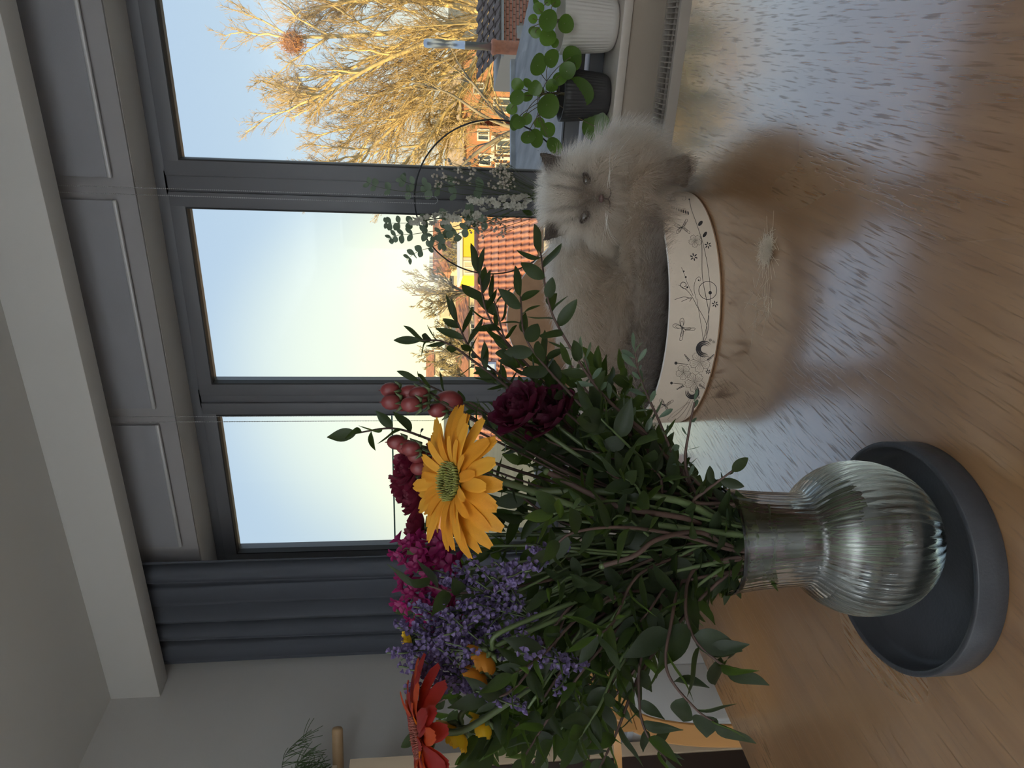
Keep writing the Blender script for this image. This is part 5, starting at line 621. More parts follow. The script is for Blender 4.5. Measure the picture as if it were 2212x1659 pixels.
FILLER = [[(-0.525,0.577,1.062),(-0.592,0.599,1.116),(-0.614,0.606,1.148)],[(-0.47,0.561,1.093),(-0.525,0.562,1.18),(-0.547,0.562,1.219)],[(-0.561,0.527,1.096),(-0.617,0.537,1.197),(-0.643,0.536,1.241)],[(-0.367,0.51,1.074),(-0.351,0.479,1.126),(-0.349,0.47,1.148)],[(-0.429,0.556,1.104),(-0.407,0.595,1.171),(-0.401,0.605,1.208)],[(-0.478,0.556,1.048),(-0.542,0.551,1.089),(-0.544,0.559,1.113)],[(-0.531,0.542,1.076),(-0.607,0.535,1.121),(-0.651,0.525,1.151)],[(-0.517,0.564,1.027),(-0.543,0.594,1.054),(-0.548,0.606,1.073)],[(-0.501,0.59,1.089),(-0.498,0.647,1.16),(-0.508,0.66,1.2)],[(-0.501,0.574,1.123),(-0.581,0.577,1.2),(-0.611,0.578,1.245)],[(-0.45,0.49,1.104),(-0.497,0.438,1.15),(-0.502,0.429,1.177)],[(-0.491,0.525,1.121),(-0.501,0.527,1.185),(-0.524,0.52,1.223)],[(-0.406,0.555,1.066),(-0.417,0.55,1.101),(-0.401,0.56,1.123)],[(-0.477,0.59,1.028),(-0.525,0.612,1.044),(-0.525,0.626,1.061)],[(-0.451,0.622,1.044),(-0.487,0.661,1.073),(-0.482,0.682,1.097)],[(-0.415,0.502,1.118),(-0.459,0.568,1.155),(-0.47,0.569,1.188)],[(-0.451,0.535,1.043),(-0.468,0.535,1.107),(-0.472,0.535,1.131)],[(-0.415,0.503,1.027),(-0.375,0.498,1.077),(-0.374,0.491,1.093)],[(-0.578,0.56,1.106),(-0.651,0.581,1.172),(-0.675,0.589,1.215)],[(-0.448,0.487,1.088),(-0.416,0.471,1.123),(-0.422,0.46,1.146)],[(-0.46,0.589,1.028),(-0.486,0.618,1.068),(-0.502,0.623,1.089)],[(-0.411,0.52,1.052),(-0.371,0.522,1.098),(-0.36,0.523,1.117)],[(-0.496,0.482,1.113),(-0.53,0.448,1.173),(-0.559,0.43,1.205)],[(-0.46,0.56,1.12),(-0.498,0.561,1.183),(-0.497,0.57,1.222)],[(-0.492,0.547,0.999),(-0.555,0.543,1.02),(-0.589,0.534,1.031)],[(-0.561,0.534,1.141),(-0.638,0.53,1.212),(-0.674,0.525,1.258)],[(-0.499,0.599,1.038),(-0.543,0.634,1.053),(-0.55,0.649,1.073)],[(-0.545,0.524,1.001),(-0.585,0.534,1.035),(-0.615,0.528,1.049)],[(-0.585,0.537,1.042),(-0.666,0.547,1.104),(-0.704,0.544,1.133)],[(-0.445,0.56,1.047),(-0.492,0.555,1.096),(-0.498,0.559,1.12)],[(-0.552,0.531,1.052),(-0.63,0.528,1.113),(-0.666,0.522,1.141)],[(-0.446,0.585,1.036),(-0.441,0.618,1.045),(-0.439,0.629,1.061)],[(-0.522,0.515,1.098),(-0.543,0.518,1.174),(-0.57,0.511,1.211)],[(-0.452,0.583,1.135),(-0.502,0.591,1.213),(-0.499,0.605,1.26)],[(-0.512,0.576,1.041),(-0.543,0.608,1.074),(-0.57,0.611,1.097)],[(-0.563,0.558,1.068),(-0.645,0.571,1.121),(-0.686,0.568,1.154)],[(-0.519,0.57,1.091),(-0.575,0.594,1.185),(-0.583,0.606,1.229)],[(-0.415,0.561,1.106),(-0.435,0.581,1.165),(-0.437,0.587,1.2)],[(-0.478,0.501,1.05),(-0.469,0.498,1.109),(-0.477,0.493,1.132)],[(-0.458,0.606,1.097),(-0.452,0.658,1.145),(-0.449,0.676,1.182)],[(-0.443,0.479,1.109),(-0.486,0.421,1.174),(-0.489,0.41,1.203)],[(-0.388,0.51,1.111),(-0.435,0.582,1.172),(-0.43,0.591,1.209)],[(-0.561,0.563,1.045),(-0.647,0.575,1.071),(-0.694,0.57,1.095)],[(-0.484,0.574,1.136),(-0.533,0.585,1.213),(-0.554,0.589,1.26)],[(-0.481,0.545,1.032),(-0.532,0.542,1.081),(-0.54,0.545,1.102)],[(-0.435,0.614,0.992),(-0.464,0.651,1.019),(-0.466,0.665,1.032)],[(-0.419,0.576,1.033),(-0.401,0.607,1.079),(-0.394,0.618,1.1)],[(-0.435,0.619,0.996),(-0.433,0.675,1.02),(-0.427,0.694,1.033)],[(-0.414,0.611,1.022),(-0.365,0.678,1.063),(-0.347,0.7,1.084)],[(-0.418,0.561,1.036),(-0.372,0.595,1.082),(-0.361,0.604,1.102)],[(-0.44,0.577,0.999),(-0.417,0.617,1.022),(-0.411,0.629,1.033)],[(-0.433,0.618,1.047),(-0.441,0.668,1.11),(-0.437,0.687,1.141)],[(-0.417,0.599,1.074),(-0.378,0.656,1.153),(-0.365,0.674,1.188)],[(-0.369,0.643,1.033),(-0.356,0.7,1.086),(-0.336,0.725,1.111)],[(-0.391,0.584,1.02),(-0.335,0.629,1.056),(-0.316,0.644,1.072)],[(-0.399,0.605,1.07),(-0.35,0.663,1.145),(-0.332,0.683,1.179)],[(-0.431,0.622,0.999),(-0.423,0.681,1.026),(-0.415,0.701,1.041)],[(-0.368,0.583,1.011),(-0.319,0.616,1.04),(-0.298,0.63,1.052)],[(-0.422,0.603,1.054),(-0.408,0.651,1.12),(-0.4,0.668,1.151)],[(-0.388,0.583,1.017),(-0.365,0.61,1.051),(-0.352,0.622,1.066)],[(-0.423,0.556,1.02),(-0.386,0.584,1.054),(-0.377,0.592,1.07)],[(-0.389,0.606,0.999),(-0.38,0.641,1.022),(-0.367,0.657,1.033)],[(-0.382,0.617,1.034),(-0.384,0.653,1.085),(-0.371,0.67,1.108)],[(-0.411,0.578,1.004),(-0.367,0.621,1.029),(-0.353,0.634,1.041)],[(-0.388,0.622,1.03),(-0.389,0.663,1.078),(-0.376,0.682,1.101)],[(-0.442,0.621,1.025),(-0.401,0.7,1.073),(-0.388,0.724,1.097)],[(-0.38,0.575,1.068),(-0.358,0.614,1.132),(-0.344,0.627,1.162)],[(-0.41,0.588,1.015),(-0.407,0.616,1.048),(-0.4,0.628,1.064)],[(-0.41,0.638,1.056),(-0.42,0.692,1.129),(-0.412,0.715,1.163)],[(-0.35,0.591,1.026),(-0.314,0.618,1.064),(-0.292,0.632,1.081)],[(-0.458,0.502,1.034),(-0.496,0.471,1.079),(-0.508,0.462,1.097)],[(-0.459,0.524,1.033),(-0.493,0.506,1.064),(-0.504,0.501,1.08)],[(-0.472,0.502,1.058),(-0.516,0.471,1.115),(-0.531,0.461,1.139)],[(-0.526,0.513,1.062),(-0.587,0.5,1.144),(-0.614,0.493,1.175)],[(-0.51,0.527,0.996),(-0.542,0.531,1.03),(-0.56,0.528,1.042)],[(-0.54,0.546,1.06),(-0.587,0.563,1.115),(-0.613,0.563,1.145)],[(-0.438,0.494,1.018),(-0.453,0.462,1.056),(-0.459,0.452,1.069)],[(-0.517,0.492,1.099),(-0.577,0.458,1.167),(-0.603,0.446,1.2)],[(-0.447,0.487,1.038),(-0.435,0.466,1.088),(-0.438,0.458,1.105)],[(-0.466,0.515,0.997),(-0.49,0.502,1.027),(-0.5,0.496,1.036)],[(-0.423,0.482,1.058),(-0.436,0.436,1.095),(-0.439,0.424,1.112)],[(-0.498,0.518,1.073),(-0.559,0.496,1.129),(-0.581,0.489,1.157)],[(-0.597,0.52,1.067),(-0.69,0.514,1.121),(-0.734,0.505,1.151)],[(-0.501,0.48,1.058),(-0.549,0.443,1.115),(-0.57,0.429,1.138)],[(-0.465,0.546,1.022),(-0.507,0.545,1.075),(-0.519,0.545,1.095)],[(-0.51,0.489,1.076),(-0.56,0.458,1.131),(-0.583,0.446,1.157)],[(-0.565,0.519,1.075),(-0.655,0.509,1.172),(-0.694,0.501,1.21)],[(-0.499,0.505,1.049),(-0.559,0.48,1.116),(-0.581,0.47,1.141)],[(-0.557,0.513,1.027),(-0.623,0.504,1.064),(-0.656,0.496,1.082)],[(-0.546,0.517,1.03),(-0.615,0.507,1.069),(-0.646,0.499,1.088)],[(-0.481,0.516,1.103),(-0.521,0.497,1.17),(-0.537,0.491,1.204)],[(-0.478,0.476,1.042),(-0.514,0.435,1.093),(-0.529,0.421,1.112)],[(-0.511,0.502,1.04),(-0.559,0.485,1.111),(-0.582,0.477,1.135)],[(-0.574,0.536,1.053),(-0.665,0.539,1.125),(-0.705,0.534,1.157)],[(-0.448,0.472,1.094),(-0.461,0.427,1.155),(-0.468,0.414,1.181)],[(-0.517,0.557,1.073),(-0.577,0.569,1.155),(-0.601,0.571,1.191)],[(-0.534,0.554,1.016),(-0.635,0.55,1.069),(-0.669,0.547,1.09)],[(-0.475,0.454,1.065),(-0.498,0.402,1.109),(-0.511,0.384,1.128)],[(-0.507,0.519,1.064),(-0.564,0.506,1.151),(-0.587,0.5,1.183)],[(-0.496,0.489,1.06),(-0.535,0.46,1.126),(-0.554,0.449,1.151)],[(-0.484,0.488,1.086),(-0.539,0.445,1.149),(-0.559,0.432,1.177)],[(-0.495,0.495,1.078),(-0.561,0.457,1.159),(-0.584,0.446,1.19)],[(-0.491,0.449,1.05),(-0.524,0.394,1.094),(-0.541,0.375,1.111)],[(-0.485,0.507,0.991),(-0.509,0.496,1.025),(-0.523,0.489,1.034)],[(-0.416,0.59,1.02),(-0.432,0.613,1.063),(-0.431,0.623,1.082)],[(-0.372,0.539,1.046),(-0.338,0.536,1.074),(-0.325,0.538,1.09)],[(-0.393,0.587,1.052),(-0.384,0.612,1.11),(-0.375,0.624,1.136)],[(-0.422,0.582,1.015),(-0.39,0.624,1.051),(-0.381,0.637,1.067)],[(-0.395,0.529,1.022),(-0.356,0.53,1.038),(-0.346,0.53,1.048)],[(-0.392,0.546,1.024),(-0.362,0.553,1.049),(-0.352,0.556,1.062)],[(-0.392,0.579,1.016),(-0.388,0.597,1.06),(-0.38,0.606,1.077)],[(-0.42,0.601,1.024),(-0.444,0.63,1.086),(-0.444,0.642,1.109)],[(-0.367,0.571,1.059),(-0.351,0.582,1.125),(-0.338,0.59,1.151)],[(-0.352,0.534,1.039),(-0.306,0.53,1.088),(-0.289,0.532,1.105)],[(-0.38,0.567,1.032),(-0.359,0.58,1.06),(-0.347,0.587,1.075)],[(-0.386,0.516,1.041),(-0.347,0.505,1.069),(-0.336,0.503,1.083)],[(-0.375,0.538,1.036),(-0.357,0.529,1.074),(-0.347,0.529,1.09)],[(-0.388,0.58,0.992),(-0.374,0.604,1.031),(-0.363,0.614,1.042)]]
GER_Y = (-0.327, 0.487, 1.228)
GER_R = (-0.532, 0.412, 1.254)
BERRY_TIPS = [(-0.324,0.618,1.275),(-0.314,0.622,1.268),(-0.317,0.608,1.259),(-0.325,0.623,1.23),(-0.328,0.612,1.241),(-0.367,0.608,1.272),(-0.374,0.603,1.261)]
ROSE_TIPS = [(-0.396,0.616,1.269),(-0.429,0.61,1.262),(-0.44,0.64,1.275),(-0.469,0.613,1.26),(-0.403,0.643,1.248)]
CARNATION_TIPS = [(-0.309,0.577,1.165),(-0.321,0.59,1.136)]
MAGENTA_TIPS = [(-0.457,0.565,1.277),(-0.47,0.546,1.27),(-0.493,0.535,1.274),(-0.516,0.534,1.261)]
STATICE_TIPS = [(-0.503,0.476,1.287),(-0.505,0.462,1.276),(-0.508,0.494,1.274),(-0.486,0.503,1.261),(-0.5,0.451,1.258),(-0.441,0.501,1.242),(-0.463,0.467,1.236),(-0.481,0.459,1.248),(-0.444,0.473,1.216),(-0.403,0.467,1.19),(-0.473,0.431,1.174),(-0.501,0.435,1.226)]
YELLOW_TIPS = [(-0.547,0.424,1.226),(-0.508,0.494,1.268),(-0.471,0.436,1.202),(-0.485,0.43,1.207),(-0.548,0.432,1.201)]
BARE_STEMS = [('thick pale green stem lit along its edge at the vase mouth',[(-0.376, 0.519, 1.015), (-0.369, 0.523, 1.059), (-0.374, 0.537, 1.098), (-0.388, 0.559, 1.151)], 0, 0.0036), ('reddish woody stem running up from the vase mouth',[(-0.386, 0.509, 1.017), (-0.369, 0.503, 1.077), (-0.36, 0.511, 1.105), (-0.349, 0.533, 1.144)], 1, 0.0026), ('second reddish woody stem, lower in the vase mouth',[(-0.397, 0.502, 1.004), (-0.386, 0.48, 1.051), (-0.393, 0.468, 1.074), (-0.403, 0.467, 1.102)], 1, 0.0022)]
# ------------------------------------------------------------------ tray and vase
tray = thing('tray', 'dark grey round tray with raised rim under the glass vase', 'tray', (-.4542, .5297, TZ))
M_tray = mat('slate_tray', (.034, .035, .040), .42, spec=.32, var=.12, scale=40, bump=.12, bscale=300)
MB().lathe([(0, 0), (.1145, 0), (.1155, .001), (.1158, .029), (.1150, .030), (.1105, .030), (.1098, .029), (.1075, .010), (.100, .0062), (0, .006)], 96).build('dish', M_tray, tray)
VX, VY, VZ = -.424, .5225, TZ+.0065
vase = thing('vase', 'ribbed clear glass vase with a round belly holding the bouquet', 'vase', (VX, VY, VZ))
M_vglass, t, b = new_mat('vase_glass'); b.inputs['Base Color'].default_value = (.97, .985, .975, 1); b.inputs['Transmission Weight'].default_value = 1; b.inputs['Roughness'].default_value = .02; b.inputs['IOR'].default_value = 1.45
M_water, t, b = new_mat('vase_water'); b.inputs['Base Color'].default_value = (.96, .99, .94, 1); b.inputs['Transmission Weight'].default_value = 1; b.inputs['Roughness'].default_value = .0; b.inputs['IOR'].default_value = 1.33
prof = [(0, .0), (.0186, .0)]
for i in range(1, 26):
    a = -PI/2+.25+(PI-.25-.72)*i/25
    prof.append((.0752*math.cos(a), .0728+.0752*math.sin(a)))
prof += [(.0462, .1325), (.0452, .1360), (.0447, .139), (.0452, .150), (.0462, .170), (.0478, .190), (.0498, .205), (.0512, .212), (.0512, .2135)]
inner = []
for r, z in reversed(prof[1:-1]): inner.append((max(r-.0028, .001), z if z > .01 else .006))
inner.append((0, .006))
nr = 50
def rib(a, i): return (-.016 if i < 29 or i > 62 else -.008)*abs(math.cos(a*nr/2)) if 2 < i < len(prof)-2 else 0
mb = MB(); mb.lathe(prof+inner, nr*6, rib=rib); mb.build('glass_body', M_vglass, vase)
wp = [(0, .0055)]+[(max(r-.0024, .001), max(z, .0055)) for r, z in prof[1:] if z < .121]+[(.0500, .121), (0, .121)]
MB().lathe(wp, 96).build('water', M_water, vase)

Rv = Vector((right.x, right.y, 0)); Fv = Vector((fwd.x, fwd.y, 0)).normalized()
# ------------------------------------------------------------------ the bouquet: every stem stands in the vase on its own
def leafmat(nm, c, tr, k=.4, rough=.48): return mat(nm, c, rough, spec=.25, var=.25, scale=30, transl=(k, tr))
L_dark = leafmat('leaf_dark_green', (.022, .030, .016), (.13, .23, .03), .34)
L_mid = leafmat('leaf_mid_green', (.030, .046, .020), (.19, .31, .04), .42)
L_grey = leafmat('leaf_grey_green', (.085, .12, .09), (.22, .33, .12), .35, .35)
M_stem = mat('stem_green', (.062, .088, .030), .5, var=.2, scale=40)
M_twig = mat('twig_brown', (.055, .028, .020), .7, var=.25, scale=40)
def leaf_mesh(name, ratio, m, tipsharp=.6, widest=.45, curl=.18, fold=.25, n=9):
    """unit leaf along +Y, length 1, facing +Z"""
    mb = MB(); 
    for i in range(n+1):
        t = i/n
        w = ratio*.5*(math.sin(PI*t**(math.log(.5)/math.log(widest)))**(.75 if t < widest else tipsharp)) if 0 < t < 1 else .012
        z = -curl*t*t+.02*math.sin(t*7)
        for j in (-1, -.5, 0, .5, 1): mb.v.append((w*j, t, z+fold*abs(j)*w))
    for i in range(n):
        for j in range(4): mb.f.append((i*5+j, i*5+j+1, i*5+j+6, i*5+j+5))
    return mb.mesh(name, m)
LM = {}
for nm, rt, ts, wd, mm in (('oval', .46, .7, .45, L_dark), ('narrow', .32, .75, .5, L_dark), ('broad', .52, 1.0, .4, L_dark), ('pointed', .40, 1.15, .38, L_dark), ('spoon', .30, .55, .62, L_grey), ('pair', .42, .95, .45, L_dark), ('fresh', .45, .8, .45, L_mid)):
    LM[nm] = [leaf_mesh('leaf', rt*k, mm, ts, wd, c, f) for k, c, f in ((1, .10, .2), (.88, .28, .3), (1.1, -.08, .15))]
rs = random.Random(21)
def place_leaf(parent, base, d, up, length, kind, name='leaf'):
    d = Vector(d).normalized(); up = Vector(up)
    x = d.cross(up)
    if x.length < 1e-4: x = d.orthogonal()
    x.normalize(); z = x.cross(d)
    o = bpy.data.objects.new(name, rs.choice(LM[kind])); COL.objects.link(o); o.parent = parent
    o.matrix_local = Matrix(((x.x, d.x, z.x, base.x), (x.y, d.y, z.y, base.y), (x.z, d.z, z.z, base.z), (0, 0, 0, 1))) @ Matrix.Diagonal((length, length, length, 1))
    return o
VASE = Vector((VX, VY, VZ)); stem_i = 0
def stem_path(pts, n=8):
    """from the bottom of the vase through its neck to the given points; returned relative to the vase base"""
    global stem_i
    P = [Vector(p)-VASE for p in pts]; stem_i += 1
    a = stem_i*2.399; q = P[0]; side = Vector((q.x, q.y, 0)); side = side.normalized() if side.length > 1e-4 else Vector((1, 0, 0))
    k = .2+.8*math.sqrt((stem_i*.618) % 1)
    neck = Vector((math.cos(a), math.sin(a), 0))*.022*k+side*.012; 
    bot = -side*.030*k+Vector((math.cos(a), math.sin(a), 0))*.022*k
    return spline([bot*.8+Vector((0, 0, .020+.06*k)), neck*.8+bot*.1+Vector((0, 0, .135)), neck*1.15+Vector((0, 0, .205))]+P, n)
def twig(label, pts, kind, nl, size, f0, group=None, name='leafy_twig', rad=.0020, stem_m=None, jitter=.35):
    th = thing(name, label, 'twig', VASE, group); path = stem_path(pts)
    k = len(path); MBs = MB().tube(path, [rad*(1.25-.85*i/k) for i in range(k)], 6); MBs.build('stem', stem_m or M_twig, th)
    for i in range(nl):
        f = f0+(1-f0)*(i+.5)/nl; f = min(max(f, 0), .999); q = f*(k-1); j = int(q); p = path[j].lerp(path[min(j+1, k-1)], q-j)
        d = (path[min(j+1, k-1)]-path[max(j-1, 0)]).normalized()
        s1 = d.cross(Vector((0, 0, 1))); s1 = s1.normalized() if s1.length > 1e-3 else d.orthogonal().normalized(); s2 = s1.cross(d)
        a = i*(PI if kind in ('oval', 'spoon', 'pair', 'narrow') else 2.4)+rs.uniform(-.7, .7)+(i//2)*.9
        out = s1*math.cos(a)+s2*math.sin(a)
        ld = out*.85+d*rs.uniform(.35, .9)+Vector((rs.uniform(-1, 1), rs.uniform(-1, 1), rs.uniform(-1, 1)))*jitter*.5
        up = Vector((0, 0, 1))*.6+Vector((rs.uniform(-1, 1), rs.uniform(-1, 1), rs.uniform(-1, 1)))*.8
        place_leaf(th, p, ld, up, size/1000*rs.uniform(.72, 1.15), kind)
    place_leaf(th, path[-1], path[-1]-path[-3], Vector((.2, -.4, 1)), size/1000, kind)
    return th
for a_ in TWIGS: twig(*a_)
ADJ = {'pointed': 'pointed dark leaves', 'oval': 'oval dark leaves', 'narrow': 'narrow dark leaves', 'fresh': 'greener leaves', 'broad': 'broad dark leaves'}
for i, p_ in enumerate(FILLER):
    kind = ('pointed', 'oval', 'narrow', 'fresh', 'pointed', 'broad')[i % 6]; q = Vector(p_[-1])-EYE
    rx_ = q.dot(Rv)/q.dot(Fv); zz = q.z/q.dot(Fv)
    lab = 'bouquet stem with %s, %s, %s' % (ADJ[kind], 'on the cat bed side' if rx_ > -.12 else 'below the yellow gerbera' if rx_ > -.26 else 'in the middle of the bouquet' if rx_ > -.36 else 'under the purple statice' if rx_ > -.46 else 'on the cabinet side', 'near the flowers' if zz > -.06 else 'halfway down' if zz > -.22 else 'near the vase mouth')
    ft_ = twig(lab, p_, kind, 23, {'broad': 33, 'pointed': 32, 'oval': 28, 'narrow': 32, 'fresh': 27}[kind], .28, group=lab, name='filler_stem', stem_m=M_stem if i % 2 else M_twig)
    if i % 3 == 0:      # a leaf or two slipped down into the neck
        for z_ in (.150, .182):
            a = i*1.7+z_*40; place_leaf(ft_, Vector((.022*math.cos(a), .022*math.sin(a), z_-.01)), Vector((rs.uniform(-.3, .3), rs.uniform(-.3, .3), 1)), Vector((math.cos(a), math.sin(a), .1)), .024, 'oval')

def petal_mesh(name, ratio, m, cup=.15, curl=.25, n=7, notch=.06):
    mb = MB()
    for i in range(n+1):
        t = i/n; w = ratio*.5*(.34+.66*math.sin(PI*min(t*.62+.08, 1)))*(1 if t < .8 else math.sqrt(max(0, 1-((t-.8)/.23)**2)))
        for j in (-1, -.5, 0, .5, 1):
            mb.v.append((w*j, t-(notch*.5 if j == 0 and i == n else 0), cup*(j*j)*w+.04*math.sin(t*3)-curl*t*t+.02*(abs(j) == .5)))
    for i in range(n):
        for j in range(4): mb.f.append((i*5+j, i*5+j+1, i*5+j+6, i*5+j+5))
    return mb.mesh(name, m)
def head_frame(nrm):
    z = Vector(nrm).normalized(); x = z.orthogonal().normalized(); return x, z.cross(x), z
def put(parent, me, name, base, d, up, s):
    d = Vector(d).normalized(); x = d.cross(Vector(up)); x = x.normalized() if x.length > 1e-5 else d.orthogonal().normalized(); z = x.cross(d)
    o = bpy.data.objects.new(name, me); COL.objects.link(o); o.parent = parent
    s = s if hasattr(s, '__len__') else (s, s, s)
    o.matrix_local = Matrix(((x.x, d.x, z.x, base.x), (x.y, d.y, z.y, base.y), (x.z, d.z, z.z, base.z), (0, 0, 0, 1))) @ Matrix.Diagonal((*s, 1))
    return o
def gerbera(label, pos, nrm, R, cols, disc_col, via, droop=.15, wid=.27, name='gerbera'):
    th = thing(name, label, 'flower', VASE); c = Vector(pos)-VASE; X, Y, Z = head_frame(nrm)
    st = stem_path(list(via)+[Vector(pos)-Z*.05, Vector(pos)-Z*.012]); MB().tube(st, .0030, 8).build('stem', M_stem, th)
    pm = [petal_mesh('petal', wid*k, m_, .12, cu) for k, m_, cu in ((1, cols[0], droop), (1.12, cols[0], droop+.14), (.92, cols[1], droop-.10))]
    for row, (n_, r0, ln, lift) in enumerate(((21, .013, 1.0, .10), (19, .011, .88, .24), (15, .010, .62, .46))):
        for i in range(n_):
            a = 2*PI*(i+.5*row)/n_+rs.uniform(-.06, .06); o_ = X*math.cos(a)+Y*math.sin(a)
            put(th, rs.choice(pm), 'petal', c+o_*r0+Z*(.001*row), o_+Z*(lift+rs.uniform(-.10, .10)), Z, (R-r0)*ln*rs.uniform(.92, 1.05))
    d = MB(); 
    for i in range(190):
        rr = .0155*math.sqrt((i+.5)/190); a = i*2.39996; p = c+X*rr*math.cos(a)+Y*rr*math.sin(a)+Z*(.0035-.0022*(rr/.0155)**2*(1 if rr < .011 else -.6))
        o_ = (X*math.cos(a)+Y*math.sin(a)); d.tube([p, p+Z*(.003+.002*(rr > .010))+o_*.0012*(rr/.0155)], [.0010, .0004], 5)
    d.ball(c, .0155, 16, 8, (1, 1, .25)) if abs(Z.z) > .9 else d.tube([c-Z*.004, c+Z*.002], [.0155, .0145], 16)
    d.build('flower_disc', disc_col, th)
    cx = MB()
    for i in range(22):
        a = 2*PI*i/22; o_ = X*math.cos(a)+Y*math.sin(a); p = c-Z*.009+o_*.006
        cx.tube([p, p+o_*.008+Z*.005, p+o_*.014+Z*.010], [.0012, .0016, .0003], 4)
    cx.tube([c-Z*.014, c-Z*.006, c-Z*.001], [.003, .0085, .014], 12); cx.build('calyx', M_stem, th)
    return th
P_yel = mat('petal_amber', (.62, .27, .018), .5, var=.12, scale=60, transl=(.4, (.85, .40, .03)))
P_yel2 = mat('petal_amber_inner', (.66, .32, .03), .5, transl=(.35, (.85, .42, .03)))
P_red = mat('petal_scarlet', (.20, .010, .010), .5, var=.15, scale=60, transl=(.36, (.60, .055, .012)))
P_red2 = mat('petal_orange_red', (.36, .045, .014), .5, transl=(.45, (.95, .24, .02)))
D_grn = mat('disc_green', (.17, .17, .03), .6, var=.4, scale=200); D_red = mat('disc_red', (.16, .03, .015), .6, var=.4, scale=200)
tocam = (EYE-Vector(GER_Y)).normalized()
gerbera('large amber yellow gerbera on the window side of the bouquet', GER_Y, tocam*.55+Vector((0, 0, .98))+right*.04, .0605, (P_yel, P_yel2), D_grn, [Vector(GER_Y)*.45+Vector((VX, VY, .97))*.55], .22)
gerbera('scarlet gerbera seen from its side by the left edge', GER_R, Vector((0, 0, 1))*1.0-right*.12+tocam*.22, .064, (P_red, P_red2), D_red, [Vector(GER_R)*.45+Vector((VX, VY, .97))*.55+Vector((0, 0, -.02))], .30, .30)
# red berry sprigs
M_berry = mat('berry_red', (.15, .020, .020), .45, var=.15, scale=30)
for i, p in enumerate(BERRY_TIPS):
    lab = ('red berry sprig highest over the mullion', 'red berry sprig beside the topmost berries', 'red berry sprig just above the yellow gerbera petals', 'large red berry beside the yellow gerbera', 'small red berry tucked behind the yellow gerbera', 'red berry sprig left of the paired leaf tips', 'red berry sprig above the burgundy roses')[i]
    th = thing('berry_sprig', lab, 'berries', VASE, 'red berry sprigs of the bouquet'); pp = Vector(p)
    st = stem_path([pp*.4+Vector((VX, VY, .98))*.6, pp-Vector((0, 0, .02))]); MB().tube(st, .0011, 5).build('stem', M_twig, th)
    for k in range((3, 2, 3, 1, 1, 2, 3)[i]):
        o_ = Vector((rs.uniform(-.012, .012), rs.uniform(-.012, .012), rs.uniform(-.006, .012)))*(k > 0); c = pp-VASE+o_
        m2 = MB().ball(c, .0088 if i != 3 else .0135, 14, 10, (.86, .86, 1.08)); m2.tube([c+Vector((0, 0, .009)), c+Vector((0, 0, .0115))], [.0009, .0002], 5); bo = m2.build('berry', M_berry, th)
        sp = MB()
        for q in range(5): a = q*1.2566; sp.tube([c-Vector((0, 0, .0085)), c+Vector((.006*math.cos(a), .006*math.sin(a), -.0095)), c+Vector((.010*math.cos(a), .010*math.sin(a), -.004))], [.001, .0022, .0004], 4)
        sp.tube([c-Vector((0, 0, .009)), (st[-1]+st[-1])/2], [.0009, .0009], 4); sp.build('sepals', M_stem, th)
    place_leaf(th, st[-3], Vector((rs.uniform(-1, 1), rs.uniform(-1, 1), .2)), (0, 0, 1), .024, 'pair'); place_leaf(th, st[-5], Vector((rs.uniform(-1, 1), rs.uniform(-1, 1), .2)), (0, 0, 1), .024, 'pair')
# ruffled flowers
def ruffle(label, p, R, m, group, nrm=(0, 0, 1), name='rose', npet=26):
    th = thing(name, label, 'flower', VASE, group); pp = Vector(p); X, Y, Z = head_frame(nrm); c = pp-VASE
    st = stem_path([pp*.4+Vector((VX, VY, .98))*.6, pp-Z*.03, pp-Z*.008]); MB().tube(st, .0022, 6).build('stem', M_stem, th)
    pms = []
    for q in range(3):
        mb = MB()
        for i in range(6):
            t_ = i/5
            for j in range(7):
                s_ = (j-3)/3; w = .55*math.sin(PI*min(1, .25+.62*t_))
                mb.v.append((w*s_, t_*(1-.12*s_*s_), .30*s_*s_*w+.35*t_*t_+(.07*math.sin(s_*7+q*2)*t_**2)))
        for i in range(5):
            for j in range(6): mb.f.append((i*7+j, i*7+j+1, i*7+j+8, i*7+j+7))
        pms.append(mb.mesh('petal', m))
    for i in range(npet):
        f = (i+.5)/npet; a = i*2.39996; o_ = X*math.cos(a)+Y*math.sin(a); el = 1.5-1.5*f
        put(th, pms[i % 3], 'petal', c+o_*R*.10*f-Z*R*.25, o_*math.cos(el)+Z*math.sin(el), Z*.3-o_ if el > .8 else Z, R*(.62+.42*f)*rs.uniform(.9, 1.1))
    sp = MB()
    for q in range(5): a = q*1.2566; o_ = X*math.cos(a)+Y*math.sin(a); sp.tube([c-Z*R*.3, c-Z*R*.32+o_*R*.3, c-Z*R*.2+o_*R*.6], [.002, .003, .0004], 4)
    sp.build('sepals', M_stem, th); return th
P_burg = mat('petal_burgundy', (.115, .010, .026), .6, var=.2, scale=50, transl=(.35, (.42, .02, .08)))
P_wine = mat('petal_wine', (.060, .008, .022), .6, var=.2, scale=50, transl=(.30, (.34, .015, .10)))
P_mag = mat('petal_magenta', (.21, .010, .085), .55, var=.2, scale=50, transl=(.4, (.60, .03, .24)))
for i, p in enumerate(ROSE_TIPS): ruffle(('burgundy rose left of the two berry sprigs', 'burgundy rose right above the yellow gerbera', 'burgundy rose highest against the third pane', 'burgundy rose between the yellow gerbera and the magenta flowers', 'half hidden burgundy rose behind the yellow gerbera')[i], p, .023, P_burg, 'burgundy roses', Vector((rs.uniform(-.4, .4), rs.uniform(-.4, .4), 1)))
